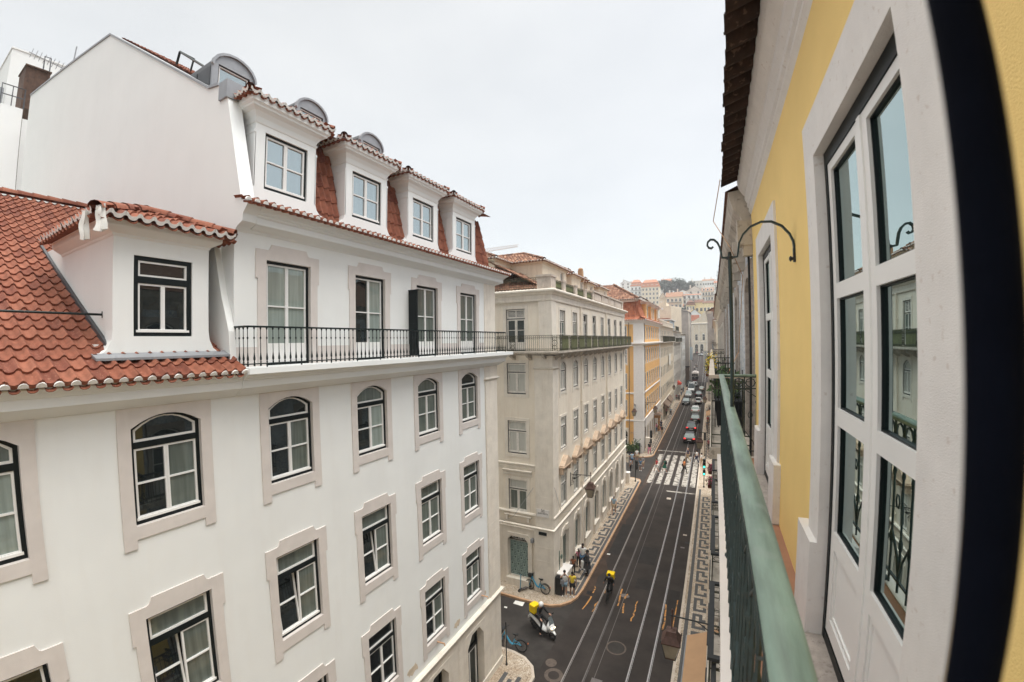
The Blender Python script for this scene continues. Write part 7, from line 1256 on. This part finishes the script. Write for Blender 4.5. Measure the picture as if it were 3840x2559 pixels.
far = (('person in light blue shirt and blue shorts under the corner tree', -9.4, 52.6, .005, 'c_ltblue', 'c_denim', 'shorts', 30, .15), ('person in white T-shirt looking at a phone near the corner', -9.05, 54.3, .005, 'c_white', 'c_beige', 'shorts', 200, 0), ('child in blue shirt standing at the patterned kerb', -8.0, 50.7, .005, 'c_denim', 'c_grey', 'shorts', 180, 0), ('person in lilac top just behind the blue-shirted child', -7.9, 51.9, .005, 'c_grey', 'c_beige', 'shorts', 180, 0),
       ('dark-haired person in grey top beside the utility cabinet', -9.0, 49.6, .005, 'c_grey', 'c_black', 'trousers', 90, 0), ('person in black top and pink trousers walking past the traffic light', -7.95, 58.0, H, 'c_black', 'c_pink', 'trousers', 175, .25), ('person in maroon top pausing at the white post box', -8.4, 60.5, H, 'c_maroon', 'c_grey', 'trousers', 90, 0), ('person in red top and pale trousers in the group on the ochre pavement', -8.0, 69.6, H, 'c_red', 'c_white', 'trousers', 180, .1), ('person in black top walking at the edge of the ochre pavement group', -7.6, 69.9, H, 'c_black', 'c_beige', 'trousers', 180, .25),
       ('person in white cap and pink top at the ochre shopfront', -8.75, 71.8, H, 'c_pink', 'c_denim', 'trousers', 150, 0), ('person in white top second by the ochre shopfront', -8.6, 73.2, H, 'c_white', 'c_black', 'trousers', 170, 0), ('person in dark top behind the red-topped one near the kiosk sign', -8.25, 74.6, H, 'c_navy', 'c_navy', 'trousers', 170, 0), ('person in pink top leaning at the cream house shopfront', -8.75, 88.4, H, 'c_pink', 'c_black', 'trousers', 130, 0), ('person in light blue shirt and dark trousers at the cream house kerb', -7.95, 88.9, H, 'c_ltblue', 'c_black', 'trousers', 170, .1),
       ('person in black in the dense far group, next to the kerb', -7.8, 110.6, H, 'c_black', 'c_black', 'trousers', 180, .1), ('person in grey in the dense far group, middle', -8.2, 111.5, H, 'c_grey', 'c_black', 'trousers', 180, 0), ('person in maroon in the dense far group, next to the wall', -8.5, 110.9, H, 'c_maroon', 'c_black', 'trousers', 160, 0), ('person in white in the dense far group, standing last in line', -8.1, 113.5, H, 'c_white', 'c_black', 'trousers', 180, .1), ('person in white by the red awning', -8.0, 121.3, H, 'c_white', 'c_denim', 'trousers', 180, 0), ('person in blue beyond the red awning', -7.8, 127.5, H, 'c_denim', 'c_denim', 'trousers', 0, .1), ('person in dark clothes beyond the red awning beside the blue one', -8.1, 125.5, H, 'c_black', 'c_black', 'trousers', 180, .1),
       ('person in red top on the shaded pavement', -.7, 81.0, H, 'c_red', 'c_beige', 'trousers', 180, .1), ('person in white on the shaded pavement behind the red-topped one', -.35, 82.4, H, 'c_white', 'c_grey', 'trousers', 180, 0), ('person in white top beside the dark-clothed one on the shaded pavement', -.95, 91, H, 'c_white', 'c_grey', 'trousers', 180, .1), ('person in dark clothes on the shaded pavement beside a doorway', -.4, 93, H, 'c_black', 'c_black', 'trousers', 180, 0), ('person in grey on the shaded pavement near the lone lantern', -.75, 76.5, H, 'c_grey', 'c_grey', 'trousers', 0, .15), ('person in maroon on the shaded pavement by the traffic light', -.35, 62.5, H, 'c_maroon', 'c_black', 'trousers', 0, .1))
for l, x, y, z, t, b, k, f_, st in far: person(l, x, y, z, f_, 1.45 if 'child' in l else 1.71, 'skin_light', t, b, k, stride=st, lod=1, long_hair='pink' in l, helmet=None)
for i, (x, y, t) in enumerate(((-6.9, 186, 'white'), (-6.0, 189, 'black'), (-6.6, 193, 'grey'), (-8.2, 205, 'navy'), (-7.0, 226, 'pink'), (-4.6, 228, 'white'), (-3.8, 228.5, 'black'))): person('distant person in %s on the climbing street, %s from the tram' % (t, ('first', 'second', 'third', 'fourth', 'fifth', 'sixth', 'seventh')[i]), x, y, yz(y) + .01, 180, 1.72, 'skin_light', 'c_' + t, 'c_black', 'trousers', lod=1)
# ------------------------------------------------------------------ vehicles
mat('car_black', (.008, .009, .011), .3, .1, 1, spec=.4, coat=.25); mat('car_white', (.72, .73, .74), .25, .03, 1, coat=1); mat('car_silver', (.42, .43, .44), .3, .05, 1, metal=.5, coat=1); mat('car_blue', (.025, .035, .06), .3, .1, 1, coat=.3); mat('car_beige', (.48, .43, .33), .3, .05, 1, coat=1); mat('car_red', (.30, .05, .04), .3, .05, 1, coat=1)
def car(label, x, y, paint, rot=0, L=4.2, W=1.78, Hh=1.5, kind='hatch', z=0, grp='cars queuing along the street', brake=False, roof=None, name='parked_car', boot=False):
    P = thing(name, label, 'car', (x, y, z), rot, grp); a, l = W / 2, L / 2; bl = .92 if kind != 'van' else 1.1    # +y front
    if kind == 'van': st = [(-l, .30, 1.2, .97), (-l + .05, .22, bl + .1, 1), (l - .9, .22, bl + .1, 1), (l - .25, .22, .98, .96), (l, .30, .72, .84)]
    else: st = [(-l, .42, .78, .86), (-l + .12, .26, bl, .96), (-l + .8, .22, bl + .02, 1), (l - 1.35, .22, bl + .0, 1), (l - .5, .24, .80, .96), (l - .08, .30, .66, .86), (l, .40, .56, .76)]
    mb = MB(); b = 0
    for yy, zb, zt, k in st: mb.v += [(-a * k * .94, yy, zb), (-a * k, yy, zb + (zt - zb) * .35), (-a * k * .98, yy, zb + (zt - zb) * .75), (-a * k * .90, yy, zt), (a * k * .90, yy, zt), (a * k * .98, yy, zb + (zt - zb) * .75), (a * k, yy, zb + (zt - zb) * .35), (a * k * .94, yy, zb)]
    n = len(st); mb.f = [(i * 8 + j, i * 8 + (j + 1) % 8, i * 8 + 8 + (j + 1) % 8, i * 8 + 8 + j) for i in range(n - 1) for j in range(8)] + [tuple(range(8)), tuple((n - 1) * 8 + j for j in range(8))]; mb.m = [0] * len(mb.f); body = mb.build('body', paint, P, smooth=True)
    if kind == 'van': r0, r1, f0, f1 = -l + .06, l - 1.5, -l + .02, l - .75
    elif kind == 'suv': r0, r1, f0, f1 = -l + .55, l - 1.9, -l + .16, l - 1.25
    else: r0, r1, f0, f1 = -l + .75, l - 2.0, -l + .22, l - 1.2
    g = MB(); g.add([(-a * .9, f0, bl), (a * .9, f0, bl), (a * .9, f1, bl), (-a * .9, f1, bl), (-a * .70, r0, Hh), (a * .70, r0, Hh), (a * .70, r1, Hh), (-a * .70, r1, Hh)], [(0, 1, 5, 4), (1, 2, 6, 5), (2, 3, 7, 6), (3, 0, 4, 7)]); g.build('glass', 'pane_dark' if kind != 'van' else 'pane_dark', body)
    rf = MB(); rf.add([(-a * .71, r0 - .04, Hh - .02), (a * .71, r0 - .04, Hh - .02), (a * .71, r1 + .03, Hh - .02), (-a * .71, r1 + .03, Hh - .02), (-a * .62, r0 + .1, Hh + .05), (a * .62, r0 + .1, Hh + .05), (a * .62, r1 - .12, Hh + .05), (-a * .62, r1 - .12, Hh + .05)], [(4, 5, 6, 7), (0, 1, 5, 4), (1, 2, 6, 5), (2, 3, 7, 6), (3, 0, 4, 7)])
    for s in (-1, 1):
        for q in ((f0, r0), (f1, r1)): rf.tube([(s * a * .905, q[0], bl), (s * a * .705, q[1], Hh)], .04, 4)
        rf.tube([(s * a * .905, (f0 + f1) / 2, bl), (s * a * .705, (r0 + r1) / 2, Hh)], .03, 4)
    if kind == 'van': rf.box(-a * .93, -a * .70, f0 + .02, l - 1.6, bl, Hh - .1); rf.box(a * .70, a * .93, f0 + .02, l - 1.6, bl, Hh - .1)
    rf.build('roof', roof or paint, body, smooth=True)
    for s in (-1, 1):
        for yy in (-l + .78, l - .80): MB().lathe([(.30, -.1), (.33, -.08), (.33, .08), (.30, .1), (.18, .11), (.18, .10)], (0, 0, 0), 14).build('wheel', 'rubber', P, (s * (a - .10), yy, .33), (0, R(90), 0))
        MB().box(-.16, .16, -.05, .05, -.09, .09).build('taillight', 'lamp_red' if brake else 'c_red', P, (s * a * .74, -l + .05, .80)); MB().box(-.17, .17, -.07, .05, -.07, .07).build('headlight', 'white_paint', P, (s * a * .66, l - .12, .64)); MB().box(-.09, .09, -.05, .05, -.06, .06).build('mirror', paint, P, (s * (a + .08), f1 - .25, bl + .08))
    MB().box(-.26, .26, -.02, .02, -.06, .06).build('number_plate', 'white_paint', P, (0, -l - .01, .58)); MB().box(-.26, .26, -.02, .02, -.06, .06).build('number_plate', 'white_paint', P, (0, l + .01, .42)); MB().box(-a * .6, a * .6, -.03, .03, -.10, .10).build('grille', 'black', P, (0, l - .03, .50))
    MB().box(-a * .92, a * .92, -l - .04, -l + .15, .26, .46).build('bumper', 'rubber' if paint != 'car_white' else 'car_silver', P)
    if boot: MB().box(-a * .72, a * .72, -.62, .0, -.03, .03).build('tailgate', paint, P, (0, -l + .65, Hh + .05)); MB().box(-a * .7, a * .7, -.05, 0, 0, .75).build('boot', 'black', P, (0, -l + .16, .72))
    return P
car('black hatchback with red lights, last of the queue before the zebra', -3.18, 68.3, 'car_black', 0, brake=True); car('black estate car with red lights, second from the zebra', -3.3, 76.7, 'car_black', 0, 4.5, kind='suv', brake=True); car('black car without lights, third from the zebra', -2.96, 84.9, 'car_black', 0); car('white car, fourth in the queue from the zebra', -3.3, 95, 'car_white', 0)
car('dark red car with its tailgate open at the far crossing', -3.1, 108.6, 'car_silver', 0, 4.0, W=1.6, boot=True, grp='cars queuing along the street', roof='car_white'); car('dark saloon just beyond the open-tailgate car', -3.4, 122, 'car_blue', 0); car('old beige car far up the queue beside the white van', -2.95, 134.8, 'car_beige', 0, 3.8, 1.5, 1.45)
car('dark oncoming car just short of the far crossing, beside the red-lit queue', -5.88, 106.4, 'car_black', R(180), grp='oncoming vehicles'); car('white oncoming car behind the dark one', -6.03, 120.5, 'car_white', R(180), kind='suv', Hh=1.62, grp='oncoming vehicles'); car('white delivery van with high roof facing downhill', -5.78, 133.2, 'car_white', R(180), 5.6, 2.0, 2.55, kind='van', grp='oncoming vehicles', name='delivery_van')
car('white car angled behind the delivery van', -5.4, 147, 'car_white', R(172), grp='oncoming vehicles'); car('black van-like car parked half on the pavement beside the white van', -7.1, 146, 'car_black', R(180), 4.8, 1.85, 1.9, kind='suv', grp='oncoming vehicles'); car('small white car in front of the church', -4.4, 224, 'car_white', R(90), 3.8, z=yz(224), grp='cars at the church', Hh=1.4); car('white car parked on the slope before the church doors', -3.0, 226, 'car_white', R(60), 3.8, z=yz(226), grp='cars at the church', Hh=1.4)
T = thing('tram', 'dark old tram with three front windows coming down between the far cars', 'tram', (-6.0, 166, .05), R(180)); MB().frus((0, -4, .35), (1.15, 4.2), (1.2, 4.2), 1.25).build('body', 'c_coat', T); mb = MB(); mb.plate(rect(-1.18, 1.18, 1.6, 2.75), [rect(-1.05, -.42, 1.72, 2.6), rect(-.34, .34, 1.72, 2.6), rect(.42, 1.05, 1.72, 2.6)], .18, .24); mb.build('window_frame', 'pale_stone', T); [MB().box(s * 1.19 - .03, s * 1.19 + .03, y, y + .15, 1.6, 2.75).build('window_post', 'pale_stone', T) for s in (-1, 1) for y in (-8.1, -6.4, -4.6, -2.8, -1.2, .0)]; MB().box(-1.13, 1.13, -8, .15, 1.6, 2.75).build('window', 'pane_dark', T); MB().frus((0, -4, 2.75), (1.2, 4.25), (.9, 4.0), .3).frus((0, -4, 3.05), (.5, 3.4), (.45, 3.3), .25).build('roof', 'grey_plaster', T)
MB().lathe([(.14, 0), (.12, .06)], (0, 0, 0), 10).build('headlight', 'white_paint', T, (0, .22, 1.1), (R(-90), 0, 0)); MB().box(-.7, .7, .2, .3, .1, .4).build('bumper', 'c_maroon', T); MB().tube([(0, -4, 3.3), (0, -6.5, 5.6)], .04, 4).build('trolley_pole', 'iron_black', T)
# overhead wires
for a, b, c, l in (((-8.9, 20, 9.5), (.6, 20.5, 9.7), .2, 'span nearest the side street'),):
    pass
# ------------------------------------------------------------------ humid air
hm = bpy.data.materials.new('haze'); MAT['haze'] = hm; hm.use_nodes = True; t = hm.node_tree; t.nodes.remove(t.nodes['Principled BSDF']); v = t.nodes.new('ShaderNodeVolumePrincipled'); v.inputs['Color'].default_value = (.96, .97, 1, 1); v.inputs['Density'].default_value = .00055; v.inputs['Anisotropy'].default_value = .1; t.links.new(v.outputs[0], t.nodes['Material Output'].inputs['Volume'])
hb = MB().box(-450, 450, -75, 720, -8, 112).build('haze', 'haze'); tag(hb, kind='stuff'); sc.cycles.volume_bounces = 0
